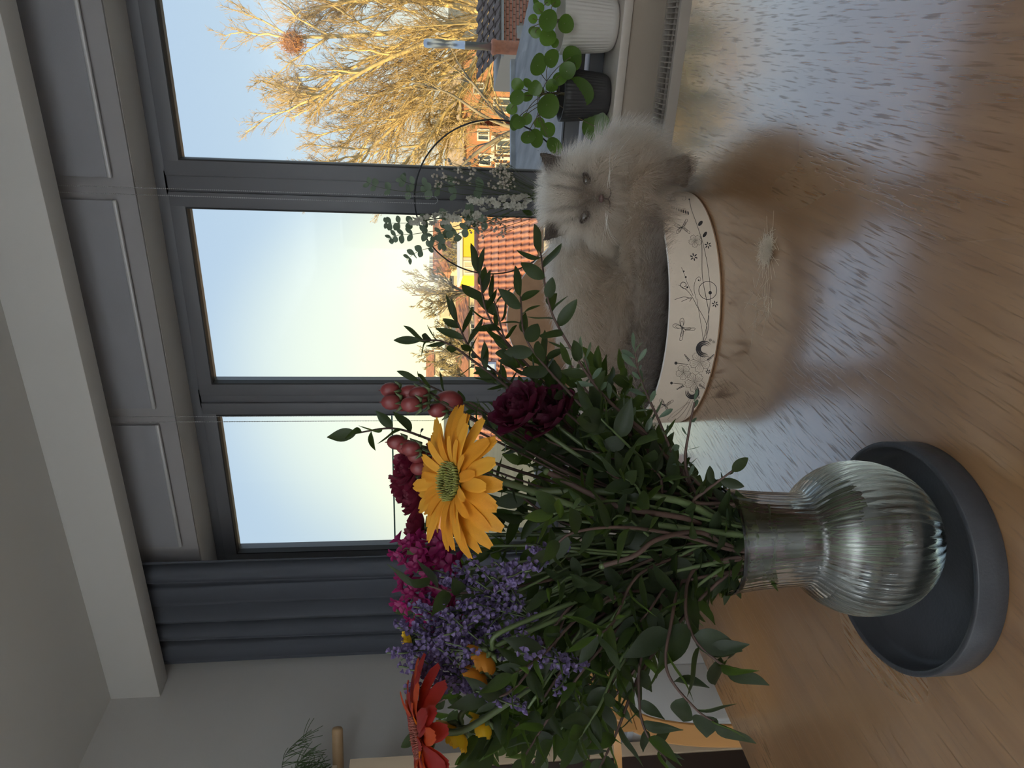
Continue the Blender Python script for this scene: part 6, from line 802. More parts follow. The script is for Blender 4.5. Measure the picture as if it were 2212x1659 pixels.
for i, p in enumerate(CARNATION_TIPS): ruffle(('dark wine carnation with pink edge beside the bed rim', 'dark wine carnation lower down, before the cat back')[i], p, .031, P_wine, 'wine carnations', tocam*.4+Vector((.5, .2, .6)), 'carnation', 34)
def florets(label, p, m, group, name, L_, n_, size, lean=(0, 0, 1)):
    th = thing(name, label, 'flower', VASE, group); pp = Vector(p); Z = Vector(lean).normalized(); X, Y, Z = head_frame(Z)
    st = stem_path([pp*.4+Vector((VX, VY, .98))*.6, pp-Z*L_, pp]); MB().tube(st, [.0022*(1-.5*i/len(st)) for i in range(len(st))], 6).build('stem', M_stem, th)
    mb = MB()
    for j in range(5):
        a = j*1.2566; d = Vector((math.cos(a), math.sin(a), .35)); s_ = Vector((-math.sin(a), math.cos(a), 0))
        mb.add([(0, 0, -.5), tuple(d*.55-s_*.32), tuple(d*1.0-s_*.18+Vector((0, 0, -.18))), tuple(d*1.0+s_*.18+Vector((0, 0, -.12))), tuple(d*.55+s_*.32)], [(0, 1, 2), (0, 2, 3), (0, 3, 4)])
    mb.tube([(0, 0, -1.1), (0, 0, -.45), (0, 0, .1)], [.08, .2, .3], 6); fm_ = mb.mesh('floret', m)
    for i in range(n_):
        f = (i+.5)/n_; a = i*2.4; o_ = X*math.cos(a)+Y*math.sin(a); c = pp-VASE-Z*L_*(1-f)
        d = o_*(1.0-.5*f)+Z*.55; d.normalize(); x = d.orthogonal().normalized(); y = d.cross(x); b_ = c+d*size*1.1; s_ = size*(1.1-.5*f)*rs.uniform(.85, 1.15)
        o = bpy.data.objects.new('floret', fm_); COL.objects.link(o); o.parent = th
        o.matrix_local = Matrix(((x.x, y.x, d.x, b_.x), (x.y, y.y, d.y, b_.y), (x.z, y.z, d.z, b_.z), (0, 0, 0, 1))) @ Matrix.Diagonal((s_, s_, s_, 1))
    return th
for i, p in enumerate(MAGENTA_TIPS): florets(('magenta flower spike nearest the third pane', 'magenta flower spike at the curtain edge', 'magenta flower spike before the curtain', 'magenta flower spike closest to the purple statice')[i], p, P_mag, 'magenta flower spikes', 'magenta_spike', .055, 15, .0125)
P_pur = mat('statice_purple', (.155, .115, .235), .7, var=.35, scale=150, transl=(.3, (.30, .22, .5)))
STAT_LAB = ['purple statice spray poking out furthest over the curtain', 'purple statice spray just below the furthest poking one', 'purple statice spray beside the small lemon bloom', 'purple statice spray between curtain edge and magenta flowers', 'purple statice spray touching the scarlet gerbera', 'purple statice spray close to the yellow gerbera petals', 'purple statice spray behind the magenta flower spikes', 'purple statice spray in the middle of the purple cluster', 'purple statice spray deep below the magenta spikes', 'purple statice spray lowest under the yellow gerbera', 'purple statice spray lowest near the orange blooms', 'purple statice spray beneath the scarlet gerbera']
for i, p in enumerate(STATICE_TIPS):
    th = thing('statice', 'purple statice spray of tiny papery flowers in the bouquet', 'flower', VASE, 'purple statice sprays'); pp = Vector(p)
    th['label'] = STAT_LAB[i]
    st = stem_path([pp*.4+Vector((VX, VY, .98))*.6, pp-Vector((rs.uniform(-.02, .02), rs.uniform(-.02, .02), .06))]); sm_ = MB().tube(st, .0014, 5); fl = MB()
    for k in range(7):
        tip = pp-VASE+Vector((rs.uniform(-.03, .03), rs.uniform(-.03, .03), rs.uniform(-.035, .005)))*(k > 0); br = bez(st[-1], st[-1].lerp(tip, .4)+Vector((0, 0, .01)), tip-Vector((0, 0, .01)), tip, 8); sm_.tube(br, .0007, 4)
        for q in range(26):
            f = rs.random()**.7; b_ = br[int(f*8)]; r = Vector((rs.gauss(0, 1), rs.gauss(0, 1), rs.gauss(0, 1)+.4)).normalized(); c = b_+r*.0035
            X, Y, Z = head_frame(r); o_ = len(fl.v); fl.v.append(tuple(c-Z*.002))
            for j in range(5): a = j*1.2566; fl.v.append(tuple(c+(X*math.cos(a)+Y*math.sin(a))*.0024+Z*.0018))
            for j in range(5): fl.f.append((o_, o_+1+j, o_+1+(j+1) % 5))
    sm_.build('stem', M_stem, th); o = fl.build('florets', P_pur, th); o['kind'] = 'stuff'
P_y3 = mat('petal_lemon', (.62, .40, .015), .5, transl=(.4, (.9, .6, .04))); P_o3 = mat('petal_orange', (.45, .19, .02), .5, transl=(.4, (.8, .35, .04)))
for i, p in enumerate(YELLOW_TIPS):
    ruffle(('lemon yellow daisy under the scarlet gerbera', 'small lemon yellow bloom among the purple statice', 'orange bloom in the shade inside the bouquet', 'lower orange bloom in the shade inside the bouquet', 'dull yellow bloom between the scarlet gerbera and the cabinet')[i], p, (.020, .011, .017, .017, .015)[i], P_y3 if i in (0, 1, 4) else P_o3, 'small yellow and orange blooms', Vector((rs.uniform(-.6, .6), rs.uniform(-.6, .6), .5)), 'small_bloom', 18)
# thick pale stems and a reddish woody stem crossing the front
for lab, pts, m_, r_ in BARE_STEMS:
    th = thing('flower_stalk', lab, 'stem', VASE); MB().tube(stem_path(pts), r_, 8).build('stem', m_ and M_twig or M_stem, th)
    MB().ball(Vector(pts[-1])-VASE, r_*1.3, 8, 6).build('cut_end', M_stem, th)
# ------------------------------------------------------------------ outside: gardens, roofs, houses and bare winter trees
gnd = MB().add([(-160, 5, -4.2), (120, 5, -4.2), (120, 220, -4.2), (-160, 220, -4.2)], [(0, 1, 2, 3)]).build('ground', mat('winter_ground', (.16, .15, .10), .9, var=.3, scale=.3), smooth=False)
gnd['kind'] = 'structure'
M_brick = mat('brick_red', (.40, .155, .095), .85, var=.25, scale=3, bump=.2, bscale=40)
M_mort = mat('mortar', (.42, .38, .33), .9); M_white = mat('window_paint_white', (.82, .80, .74), .5); M_pane = mat('far_pane', (.10, .12, .14), .08, spec=.8)
M_terr = mat('terracotta', (.44, .165, .090), .75, var=.2, scale=14); M_steel = mat('flue_steel', (.55, .56, .58), .28, metal=.9)
M_conc = mat('grey_concrete', (.34, .33, .31), .85, var=.2, scale=5)
def vthing(name, label, cat, loc, group=None): return thing(name, label, cat, loc, group, rz=YAW)
# flat roof below the window
fr_ = vthing('flat_roof_annex', 'grey flat roofed annex just below the right hand pane', 'building', (-1.0, 8.9, -.10))
fpts = ((-1.10, -2.6), (2.4, -2.6), (2.05, 2.6), (-.08, 2.6))
def prism(pts, z0, z1): return MB().add([(x, y, z0) for x, y in pts]+[(x, y, z1) for x, y in pts], [(3, 2, 1, 0), (4, 5, 6, 7)]+[(k, (k+1) % 4, 4+(k+1) % 4, 4+k) for k in range(4)])
prism(fpts, -4.1, -.12).build('wall', M_mort, fr_, smooth=False)
prism(fpts, -.12, 0).build('roofing_felt', mat('zinc_felt', (.22, .20, .175), .75, var=.3, scale=1.2, stretch=(4, 1, 1), bump=.2, bscale=8), fr_, smooth=False)
MB().box((-.1, 2.60, -.14), (2.07, 2.72, .07), .01).build('parapet', M_conc, fr_, smooth=False)
o = MB().add([(-1.16, -2.6, .03), (-1.06, -2.6, .03), (-.04, 2.6, .03), (-.14, 2.6, .03), (-1.16, -2.6, -.2), (-1.06, -2.6, -.2), (-.04, 2.6, -.2), (-.14, 2.6, -.2)], [(0, 1, 2, 3), (0, 3, 7, 4), (1, 5, 6, 2)]).build('edge_trim', M_conc, fr_, smooth=False)
# garage with dark tiles and a brick gable
gr = vthing('brick_garage', 'brick outbuilding with a dark tiled roof behind the white plant pot', 'building', (.05, 15.05, -.14))
MB().box((-.30, .12, -3.9), (2.4, 1.9, -.02)).build('wall', M_mort, gr, smooth=False)
bk = MB().box((-.062, -.012, -.024), (.062, .05, .024), .004).mesh('brick', M_brick, False)
for r in range(14):
    for c in range(10):
        x = -.24+.137*c+(.068 if r % 2 else 0)
        if c in (2, 3) and 4 < r < 7: continue
        o = bpy.data.objects.new('brick', bk); COL.objects.link(o); o.parent = gr; o.location = (x, .095+rs.uniform(-.003, .004), -.06-.0655*r); o.scale = (rs.uniform(.96, 1.02), 1, 1)
MB().box((-.02, .08, -.50), (.24, .13, -.30), .01).build('grey_patch', M_conc, gr, smooth=False)
tm = MB().grid(lambda u, v: (.27*(u-.5), .36*v, .022*math.sin(u*2*PI)+.014*(1-v)), 9, 3)
tile_dark = tm.mesh('roof_tile', mat('tile_dark', (.13, .085, .06), .75, var=.25, scale=6))
for r in range(4):
    for c in range(9):
        o = bpy.data.objects.new('roof_tile', tile_dark); COL.objects.link(o); o.parent = gr; o.location = (-.22+.235*c, .02+.30*r*.96, .02+.088*r); o.rotation_euler = (.28, 0, rs.uniform(-.01, .01))
MB().box((-.4, .02, -.05), (2.3, .10, .0)).build('gutter', M_conc, gr, smooth=False)
# chimney pot and steel flue
ch = vthing('chimney_flue', 'steel flue pipe on a terracotta chimney pot in front of the big tree', 'chimney', (-.146, 13.2, -.42))
MB().lathe([(0, -.3), (.115, -.3), (.115, .02), (.108, .05), (.108, .52), (.125, .55), (.125, .60), (.10, .62), (0, .62)], 24).build('chimney_pot', M_terr, ch)
MB().lathe([(0, .55), (.062, .55), (.062, 1.05), (.066, 1.052), (.066, 1.07), (.062, 1.072), (.062, 1.40), (.075, 1.42), (.075, 1.68), (.058, 1.74), (0, 1.75)], 24).build('flue_pipe', M_steel, ch)
MB().box((-.22, -.22, -3.6), (.22, .22, -.28), .01).build('chimney_stack', M_brick, ch, smooth=False)
# neighbour's red tiled roof
nb_ = vthing('red_tiled_roof', 'red clay tiled roof of the neighbouring house beyond the cat bed', 'roof', (-8.25, 20.43, -.2588))
pitch = math.radians(35); M_rt = [mat('clay_tile_%s' % n_, c, .75, var=.22, scale=5) for n_, c in (('orange', (.47, .20, .13)), ('rose', (.44, .215, .155)), ('rust', (.40, .165, .105)))]
tw, tl_ = .178, .335
tms = [MB().grid(lambda u, v: (tw*1.16*(u-.5), tl_*1.14*(v-.5), .022*math.sin(u*2*PI+.6)+.02*(1-v)), 9, 3).mesh('roof_tile', m_) for m_ in M_rt]
for r in range(8):
    for c in range(40):
        x = 3.42-.5*tw-c*tw-.03*r; 
        if c >= 37: continue
        d = (r+.5)*tl_
        o = bpy.data.objects.new('roof_tile', rs.choice(tms)); COL.objects.link(o); o.parent = nb_
        o.location = (x, -d*math.cos(pitch), -d*math.sin(pitch)+rs.uniform(-.004, .006)); o.rotation_euler = (pitch, 0, rs.uniform(-.02, .02))
MB().add([(-3.3, .0, -.03), (3.45, .0, -.03), (3.2, -2.35, -1.68), (-3.3, -2.35, -1.68), (-3.3, 2.4, -1.7), (3.45, 2.4, -1.7)], [(0, 1, 2, 3), (0, 4, 5, 1)]).build('roof_deck', mat('dark_underlay', (.06, .04, .03), .9), nb_, smooth=False)
MB().tube([(-3.3, 0, .01), (3.45, 0, .01)], .085, 10).build('ridge_cap', M_rt[1], nb_)
MB().box((-3.0, -2.3, -3.9), (3.1, 2.3, -1.66)).build('wall', mat('pale_render', (.62, .56, .53), .85, var=.08, scale=4), nb_, smooth=False)
sk = MB().box((-1.52, -.01, -.012), (-.92, .55, .03), .01); o = sk.build('roof_window', M_steel, nb_, smooth=False); o.location = (0, -.98*math.cos(pitch), -.98*math.sin(pitch)+.04); o.rotation_euler = (pitch, 0, 0)
p_ = MB().box((-1.46, .05, .031), (-.98, .49, .035)).build('pane', mat('skylight_glass', (.5, .6, .72), .08), o, smooth=False)
# pale rendered wall right of the tiles
pw_ = vthing('rendered_annex', 'pale pinkish rendered annex beside the red tiled roof', 'building', (-4.72, 21.6, -.95))
MB().box((-.30, -.4, -3.1), (.72, 2.0, .0)).build('wall', mat('pink_render', (.60, .47, .43), .85, var=.12, scale=8, bump=.3, bscale=30), pw_, smooth=False)
MB().box((-.36, -.46, .0), (.78, 2.05, .05)).build('coping', M_conc, pw_, smooth=False)
# street of houses
def house(label, loc, w, h, d, wall_m, wins, roof_m, rh=1.4, name='house', eave=.25, group=None, base=-4.1, extras=None):
    t = vthing(name, label, 'house', (loc[0], loc[1], base)); H_ = loc[2]-base
    MB().box((-w/2, 0, 0), (w/2, d, H_)).build('wall', wall_m, t, smooth=False)
    if rh > 0:
        MB().add([(-w/2-eave, -eave, H_), (w/2+eave, -eave, H_), (w/2+eave, d/2, H_+rh), (-w/2-eave, d/2, H_+rh), (-w/2-eave, d+eave, H_), (w/2+eave, d+eave, H_)], [(0, 1, 2, 3), (3, 2, 5, 4), (0, 3, 4), (1, 5, 2), (0, 4, 5, 1)]).build('roof', roof_m, t, smooth=False)
    else:
        MB().box((-w/2-.1, -.1, H_), (w/2+.1, d+.1, H_+.18)).build('roof', roof_m, t, smooth=False)
    for wx, wz, ww, wh in wins:
        z = loc[2]-base+wz
        f_ = MB().box((wx-ww/2-.08, -.05, z-wh/2-.08), (wx+ww/2+.08, .02, z-wh/2)).box((wx-ww/2-.08, -.05, z+wh/2), (wx+ww/2+.08, .02, z+wh/2+.08)).box((wx-ww/2-.08, -.05, z-wh/2), (wx-ww/2, .02, z+wh/2)).box((wx+ww/2, -.05, z-wh/2), (wx+ww/2+.08, .02, z+wh/2)).box((wx-.03, -.045, z-wh/2), (wx+.03, .01, z+wh/2)).build('window', M_white, t, smooth=False)
        MB().box((wx-ww/2, -.02, z-wh/2), (wx+ww/2, -.012, z+wh/2)).build('pane', M_pane, f_, smooth=False)
    return t
M_farbrick = mat('far_brick', (.58, .27, .14), .85, var=.2, scale=1.5, bump=.2, bscale=9); M_cream = mat('cream_render', (.72, .62, .44), .85, var=.06, scale=1); M_yell = mat('yellow_render', (.88, .62, .04), .8)
M_rooforange = mat('far_roof_orange', (.46, .20, .10), .8, var=.25, scale=2); M_roofpale = mat('far_roof_pale', (.55, .40, .24), .8, var=.25, scale=2); M_roofgrey = mat('far_roof_grey', (.22, .20, .19), .8, var=.2, scale=2)
h1 = house('golden lit brick house with white windows behind the tree branches', (-6.6, 41.6, -.75), 4.6, 0, 6, M_farbrick, [(1.15, -2.4, .75, 1.0), (-.15, -2.3, .55, .9), (.95, -3.65, .8, 1.0), (-1.6, -2.4, .7, 1.0), (-.35, -3.4, .5, .8), (1.75, -1.1, .5, .55), (.35, -1.2, .5, .55)], M_roofpale, 1.0)
for x in (.45, 1.55): MB().box((x-.07, -.14, .1), (x+.07, .0, 1.7)).build('white_pilaster', M_white, h1, smooth=False)
MB().box((.3, -.16, 1.62), (1.7, .0, 1.8)).build('white_cornice', M_white, h1, smooth=False)
h2 = house('brick house half hidden by the dense golden branches', (-2.4, 43.75, -.6), 3.8, 0, 6, M_farbrick, [(-1.2, -2.4, .7, 1.0), (.6, -2.4, .7, 1.0), (-.3, -1.0, .5, .5)], M_roofpale, 1.1)
h3 = house('bright yellow house wall above the tiled roof', (-13.7, 49, -1.15), 3.3, 0, 5, M_yell, [(-1.05, -.42, .75, .55)], M_white, 0)
MB().box((-1.62, -.03, 2.1), (-.35, .0, 2.93)).build('pale_wall_panel', M_cream, h3, smooth=False)
h4 = house('cream apartment block with balconies far behind the tiled roof', (-28.6, 86.5, -.2), 8.0, 0, 9, M_cream, [(-2.9, -1.0, .8, 1.1), (-1.2, -1.0, .8, 1.1), (.6, -1.0, .8, 1.1), (2.6, -1.0, .8, 1.1), (-2.9, -2.8, .8, 1.1), (-1.2, -2.8, .8, 1.1), (.6, -2.8, .8, 1.1), (2.6, -2.8, .8, 1.1)], M_white, 0)
for z in (1.4, 3.2): MB().box((-3.9, -.9, z-.5), (3.2, 0, z-.38)).box((-3.9, -.92, z-.4), (3.2, -.86, z+.2)).build('balcony', M_cream, h4, smooth=False)
MB().box((1.4, .3, 4.0), (3.9, 6, 5.2)).build('glazed_attic', mat('attic_glazing', (.28, .30, .33), .3), h4, smooth=False)
for i in range(6): MB().box((1.45+.47*i, .24, 4.0), (1.51+.47*i, .3, 5.2)).build('glazing_bar', M_white, h4, smooth=False)
h5 = house('low house with an orange roof between the trees and the yellow wall', (-17.5, 66, -.9), 4.5, 0, 6, M_cream, [(-1, -1.0, .8, .8), (1, -1.0, .8, .8)], M_rooforange, 1.7)
h6 = house('small pale house at the far end of the roofs by the mullion', (-33.4, 73.4, .6), 2.6, 0, 5, M_cream, [(-.5, -1.1, .5, .8), (.6, -1.1, .5, .8)], M_rooforange, .9)
h7 = house('long pale terrace in the haze below the small trees', (-25.6, 64.0, -2.6), 9, 0, 6, M_cream, [(-3.2+1.7*i, -.6, .8, .7) for i in range(5)], M_rooforange, 1.1)
h8 = house('distant terrace seen through the pane by the curtain', (-62, 72, -1.0), 22, 0, 8, M_cream, [(-9+2.2*i, -1.2, .9, 1.0) for i in range(9)], M_rooforange, 1.6)

# ---- bare trees
def batch_tubes(P, Rr, n=3):
    """P (N,K,3), Rr (N,K): many thin tubes at once"""
    N_, K, _ = P.shape; T = np.gradient(P, axis=1); T /= np.linalg.norm(T, axis=2, keepdims=True)+1e-9
    ref = np.where(np.abs(T[..., 2:3]) > .9, np.array([1., 0, 0]), np.array([0, 0, 1.])); A = np.cross(T, ref); A /= np.linalg.norm(A, axis=2, keepdims=True)+1e-9; B = np.cross(T, A)
    ang = np.arange(n)*2*PI/n
    V = P[:, :, None, :]+Rr[:, :, None, None]*(np.cos(ang)[None, None, :, None]*A[:, :, None, :]+np.sin(ang)[None, None, :, None]*B[:, :, None, :])
    idx = np.arange(N_*K*n).reshape(N_, K, n); a = idx[:, :-1, :]; b = np.roll(idx, -1, 2)[:, :-1, :]; c = np.roll(idx, -1, 2)[:, 1:, :]; d = idx[:, 1:, :]
    return V.reshape(-1, 3), np.stack([a, b, c, d], -1).reshape(-1, 4)
def np_mesh(name, V, Fq, m):
    me = bpy.data.meshes.new(name); me.vertices.add(len(V)); me.vertices.foreach_set('co', V.astype(np.float32).ravel())
    me.loops.add(Fq.size); me.loops.foreach_set('vertex_index', Fq.astype(np.int32).ravel()); me.polygons.add(len(Fq)); me.polygons.foreach_set('loop_start', np.arange(0, Fq.size, 4, dtype=np.int32))
    me.update(calc_edges=True); me.validate(); me.materials.append(m); return me
def grow(P, rg, per, ang, ratio, K, up=.15, f0=.15, f1=1.0, taper=.55):
    """side shoots from each path"""
    N_, K0, _ = P.shape; f = np.sort(rg.uniform(f0, f1, (N_, per)), 1); q = f*(K0-1); j = np.minimum(q.astype(int), K0-2); w = (q-j)[..., None]
    ii = np.arange(N_)[:, None]; base = P[ii, j]*(1-w)+P[ii, j+1]*w; T = P[ii, j+1]-P[ii, j]; T /= np.linalg.norm(T, axis=2, keepdims=True)+1e-9
    ln = np.linalg.norm(np.diff(P, axis=1), axis=2).sum(1)[:, None]*ratio*(1-taper*f)*rg.uniform(.7, 1.25, (N_, per))
    r = rg.normal(0, 1, (N_, per, 3)); r -= T*(r*T).sum(2, keepdims=True); r /= np.linalg.norm(r, axis=2, keepdims=True)+1e-9
    a = np.radians(ang)*rg.uniform(.7, 1.3, (N_, per, 1)); D = T*np.cos(a)+r*np.sin(a); D[..., 2] += up; D /= np.linalg.norm(D, axis=2, keepdims=True)
    D = D.reshape(-1, 3); B = base.reshape(-1, 3); L_ = ln.reshape(-1)
    s = np.linspace(0, 1, K); wob = rg.normal(0, 1, (len(B), 1, 3))*.10*(s**2)[None, :, None]+rg.normal(0, .025, (len(B), K, 3))*s[None, :, None]
    return B[:, None, :]+L_[:, None, None]*(D[:, None, :]*s[None, :, None]+wob+np.array([0, 0, up*.5])*(s**2)[None, :, None])
def rads(P, r0, r1): return np.repeat(np.linspace(r0, r1, P.shape[1])[None], len(P), 0)
def bare_tree(label, base, limbs, seed, bark, twigm, per=(8, 7, 6), r0=.10, thin=.006, name='bare_tree', ang=(34, 36, 38), up=.16, group=None, fine=0):
    rg = np.random.default_rng(seed); t = thing(name, label, 'tree', base, group)
    first = []
    for k, (pts, r) in enumerate(limbs):
        pp = spline(pts, 5); first.append(np.array([p[:] for p in pp]))
        MB().tube(pp, [r*(1-.82*i/len(pp)) for i in range(len(pp))], 7).build('trunk' if k == 0 else 'limb', bark, t)
    K = min(len(p) for p in first); P0 = np.stack([p[np.linspace(0, len(p)-1, K).round().astype(int)] for p in first])
    P1 = grow(P0, rg, per[0], ang[0], .50, 8, up, .12); V, Fq = batch_tubes(P1, rads(P1, r0*.42, r0*.10), 5); o = obj('branches', np_mesh('branches', V, Fq, bark), t); o['kind'] = 'stuff'
    P2 = grow(P1, rg, per[1], ang[1], .46, 6, up*.8, .15); P3 = grow(P2, rg, per[2], ang[2], .5, 5, up*.5, .15); 
    V2, F2 = batch_tubes(P2, rads(P2, thin*2.6, thin*1.2)); V3, F3 = batch_tubes(P3, rads(P3, thin*1.1, thin*.6))
    if fine:
        P4 = grow(P3, rg, fine, 36, .6, 4, .05, .2); V4, F4 = batch_tubes(P4, rads(P4, thin*.75, thin*.45)); F3 = np.concatenate([F3, F4+len(V3)]); V3 = np.concatenate([V3, V4])
    o = obj('twigs', np_mesh('twigs', np.concatenate([V2, V3]), np.concatenate([F2, F3+len(V2)]), twigm), t); o['kind'] = 'stuff'
    return t
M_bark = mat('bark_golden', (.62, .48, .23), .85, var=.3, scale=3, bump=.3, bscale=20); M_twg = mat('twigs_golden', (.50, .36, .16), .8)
M_bark2 = mat('bark_grey', (.25, .215, .16), .85, var=.3, scale=3); M_twg2 = mat('twigs_olive', (.34, .27, .13), .8)
Rv = Vector((right.x, right.y, 0)); Fv = Vector((fwd.x, fwd.y, 0)).normalized()
def vp(x, y, z): return Rv*x+Fv*y+Vector((0, 0, z))
B1 = (.72, 30.3, -4.1)
L1 = [([vp(0, 0, 0), vp(.02, 0, 1.6), vp(-.1, .1, 3.2), vp(-.6, .3, 6), vp(-.9, .4, 8.6), vp(-1.0, .5, 10.7)], .20),
      ([vp(0, 0, 2.6), vp(-.9, -.2, 4.6), vp(-2.2, -.6, 7.0), vp(-3.3, -.8, 8.6), vp(-3.9, -.9, 9.6)], .12), ([vp(0, 0, 2.4), vp(-1.3, .3, 4.0), vp(-3.2, .8, 5.8), vp(-4.9, 1.0, 7.6), vp(-5.6, 1.0, 8.4)], .11),
      ([vp(0, 0, 2.2), vp(-1.5, -.4, 3.4), vp(-3.6, -.9, 4.4), vp(-5.3, -1.2, 5.6), vp(-6.0, -1.3, 6.1)], .10), ([vp(0, 0, 2.8), vp(.5, .3, 5), vp(.6, .6, 8), vp(.3, .8, 9.8)], .12),
      ([vp(0, 0, 3), vp(-.5, .6, 5.4), vp(-1.7, 1.4, 8.4), vp(-2.5, 1.8, 9.8)], .11), ([vp(0, 0, 2.6), vp(1.2, -.2, 4.6), vp(2.2, -.4, 7.4), vp(2.8, -.4, 9.2)], .11), ([vp(0, 0, 3.1), vp(-.9, .6, 4.8), vp(-2.7, 1.5, 6.9), vp(-4.2, 2.1, 8.6)], .09),
      ([vp(0, 0, 2.5), vp(.9, .8, 4.2), vp(1.2, 1.4, 7), vp(1.4, 1.6, 9.4)], .09), ([vp(0, 0, 2.0), vp(-1.2, .1, 2.8), vp(-3.0, .3, 3.3), vp(-4.6, .5, 4.2)], .08), ([vp(0, 0, 2.3), vp(-1.7, .6, 3.6), vp(-3.9, 1.1, 4.5), vp(-5.6, 1.4, 5.0)], .08), ([vp(0, 0, 2.6), vp(-1.6, .9, 4.6), vp(-3.6, 1.6, 6.6), vp(-5.4, 2.0, 7.0)], .08)]
bare_tree('large bare tree with golden sunlit twigs filling the right hand pane', B1, L1, 5, M_bark, M_twg, (15, 11, 9), .12, .0060, fine=2)
B2 = (-2.2, 20.0, -4.1)
L2 = [([vp(0, 0, 0), vp(.05, 0, 1.6), vp(.0, 0, 2.9), vp(-.5, .1, 3.9), vp(-1.1, .2, 4.6)], .13), ([vp(0, 0, 2.7), vp(.5, .1, 3.5), vp(1.2, .2, 4.1), vp(1.9, .3, 4.6)], .07), ([vp(0, 0, 2.9), vp(.25, -.1, 3.8), vp(.8, -.1, 4.7), vp(1.0, -.1, 5.3)], .06), ([vp(0, 0, 2.6), vp(-.7, -.1, 3.0), vp(-1.3, -.2, 3.5), vp(-1.8, -.2, 4.1)], .06)]
bare_tree('small bare tree with grey forked trunk standing low behind the flat roof', B2, L2, 6, M_bark2, M_twg, (6, 6, 4), .06, .004)
def round_tree(label, base, h, r, seed, tm=M_twg2):
    rg = random.Random(seed); L_ = [([vp(0, 0, 0), vp(0, 0, h*.35), vp(rg.uniform(-.1, .1)*r, 0, h*.65), vp(rg.uniform(-.2, .2)*r, 0, h*.95)], .16)]
    for k in range(8):
        a = k*.785+rg.uniform(-.3, .3); d = vp(math.cos(a), math.sin(a), 0)*r*rg.uniform(.6, .9); z = rg.uniform(.62, .95)*h
        L_.append(([vp(0, 0, h*.28), d*.35+Vector((0, 0, h*.45)), d*.8+Vector((0, 0, z*.85)), d+Vector((0, 0, z))], .09))
    return bare_tree(label, base, L_, seed, M_bark2, tm, (8, 8, 5), .09, .014)
round_tree('bare round tree in front of the cream apartment block', (-21.2, 62.5, -4.1), 7.2, 2.5, 31)
round_tree('bare olive brown tree left of the apartment block, near the mullion', (-23.9, 55.5, -4.1), 5.6, 2.4, 32)
round_tree('low bare tree beside the small pale house', (-29, 60, -4.1), 5.2, 2.4, 33)
round_tree('bare tree behind the yellow house wall', (-17.2, 60.5, -4.1), 3.9, 2.0, 34)
nst = thing('bird_nest', 'rust brown nest of dry twigs high in the golden tree', 'nest', (-.566, 30.05, 6.27))
rg_ = np.random.default_rng(8); c_n = rg_.normal(0, .15, (900, 3)); d_n = rg_.normal(0, 1, (900, 3)); d_n /= np.linalg.norm(d_n, axis=1)[:, None]; s_ = np.linspace(-.5, .5, 3)
Pn = c_n[:, None, :]+d_n[:, None, :]*.28*s_[None, :, None]; V, Fq = batch_tubes(Pn, np.full((900, 3), .010)); obj('dry_twigs', np_mesh('dry_twigs', V, Fq, mat('nest_rust', (.50, .22, .05), .9)), nst)
WHITE_LEAVES = [((0.093,2.595,0.892),0.018),((0.057,2.466,0.88),0.0321),((0.05,2.46,0.824),0.0279),((0.062,2.633,0.904),0.0148),((0.021,2.609,0.895),0.0178),((0.027,2.631,0.906),0.0134),((0.011,2.537,0.866),0.0275),((-0.006,2.576,0.835),0.0148),((0.114,2.633,0.859),0.0118),((0.114,2.598,0.838),0.0175),((0.109,2.628,0.898),0.0132)]
DARK_LEAVES = [((-0.072,2.529,0.893),0.0337),((-0.051,2.493,0.856),0.0274),((-0.045,2.515,0.788),0.0344),((-0.06,2.486,0.777),0.0231),((-0.085,2.483,0.802),0.0275),((-0.137,2.522,0.958),0.0206),((-0.131,2.546,0.922),0.0155),((-0.139,2.554,0.891),0.0179),((-0.14,2.448,0.909),0.023),((-0.17,2.463,0.965),0.0246),((-0.172,2.539,0.921),0.0185),((-0.159,2.616,0.872),0.0191),((-0.135,2.526,0.841),0.0214),((-0.194,2.478,0.859),0.0397),((-0.15,2.527,0.751),0.0502),((-0.259,2.54,0.677),0.0498),((-0.221,2.625,0.961),0.0193),((-0.254,2.519,0.961),0.0255),((-0.243,2.546,0.918),0.0188),((-0.245,2.442,0.956),0.0219),((-0.261,2.625,0.861),0.0195),((-0.271,2.511,0.849),0.0257),((-0.289,2.444,0.923),0.0242),((-0.298,2.486,0.89),0.0294),((-0.32,2.472,0.83),0.0301),((-0.112,2.52,0.82),0.0236)]
EUCA = [[(-0.499,2.56,0.913),(-0.506,2.56,1.128),(-0.485,2.56,1.242),(-0.472,2.56,1.322),(-0.457,2.56,1.346)],[(-0.505,2.545,0.915),(-0.471,2.545,1.129),(-0.5,2.545,1.29),(-0.488,2.545,1.417),(-0.469,2.545,1.464)],[(-0.526,2.53,0.932),(-0.574,2.53,1.16),(-0.602,2.53,1.291),(-0.607,2.53,1.372),(-0.608,2.53,1.401)],[(-0.54,2.515,0.966),(-0.611,2.515,1.16),(-0.639,2.515,1.291),(-0.646,2.515,1.356),(-0.662,2.515,1.392)],[(-0.553,2.5,0.966),(-0.623,2.5,1.128),(-0.676,2.5,1.225),(-0.702,2.5,1.291),(-0.732,2.5,1.327)],[(-0.533,2.485,0.936),(-0.602,2.485,1.097),(-0.621,2.485,1.194),(-0.647,2.485,1.242),(-0.671,2.485,1.193)]]
SPIKES = [[(-0.516,2.5,0.911),(-0.515,2.49,1.01),(-0.511,2.49,1.115)],[(-0.569,2.5,1.064),(-0.577,2.49,1.21),(-0.593,2.49,1.314)]]
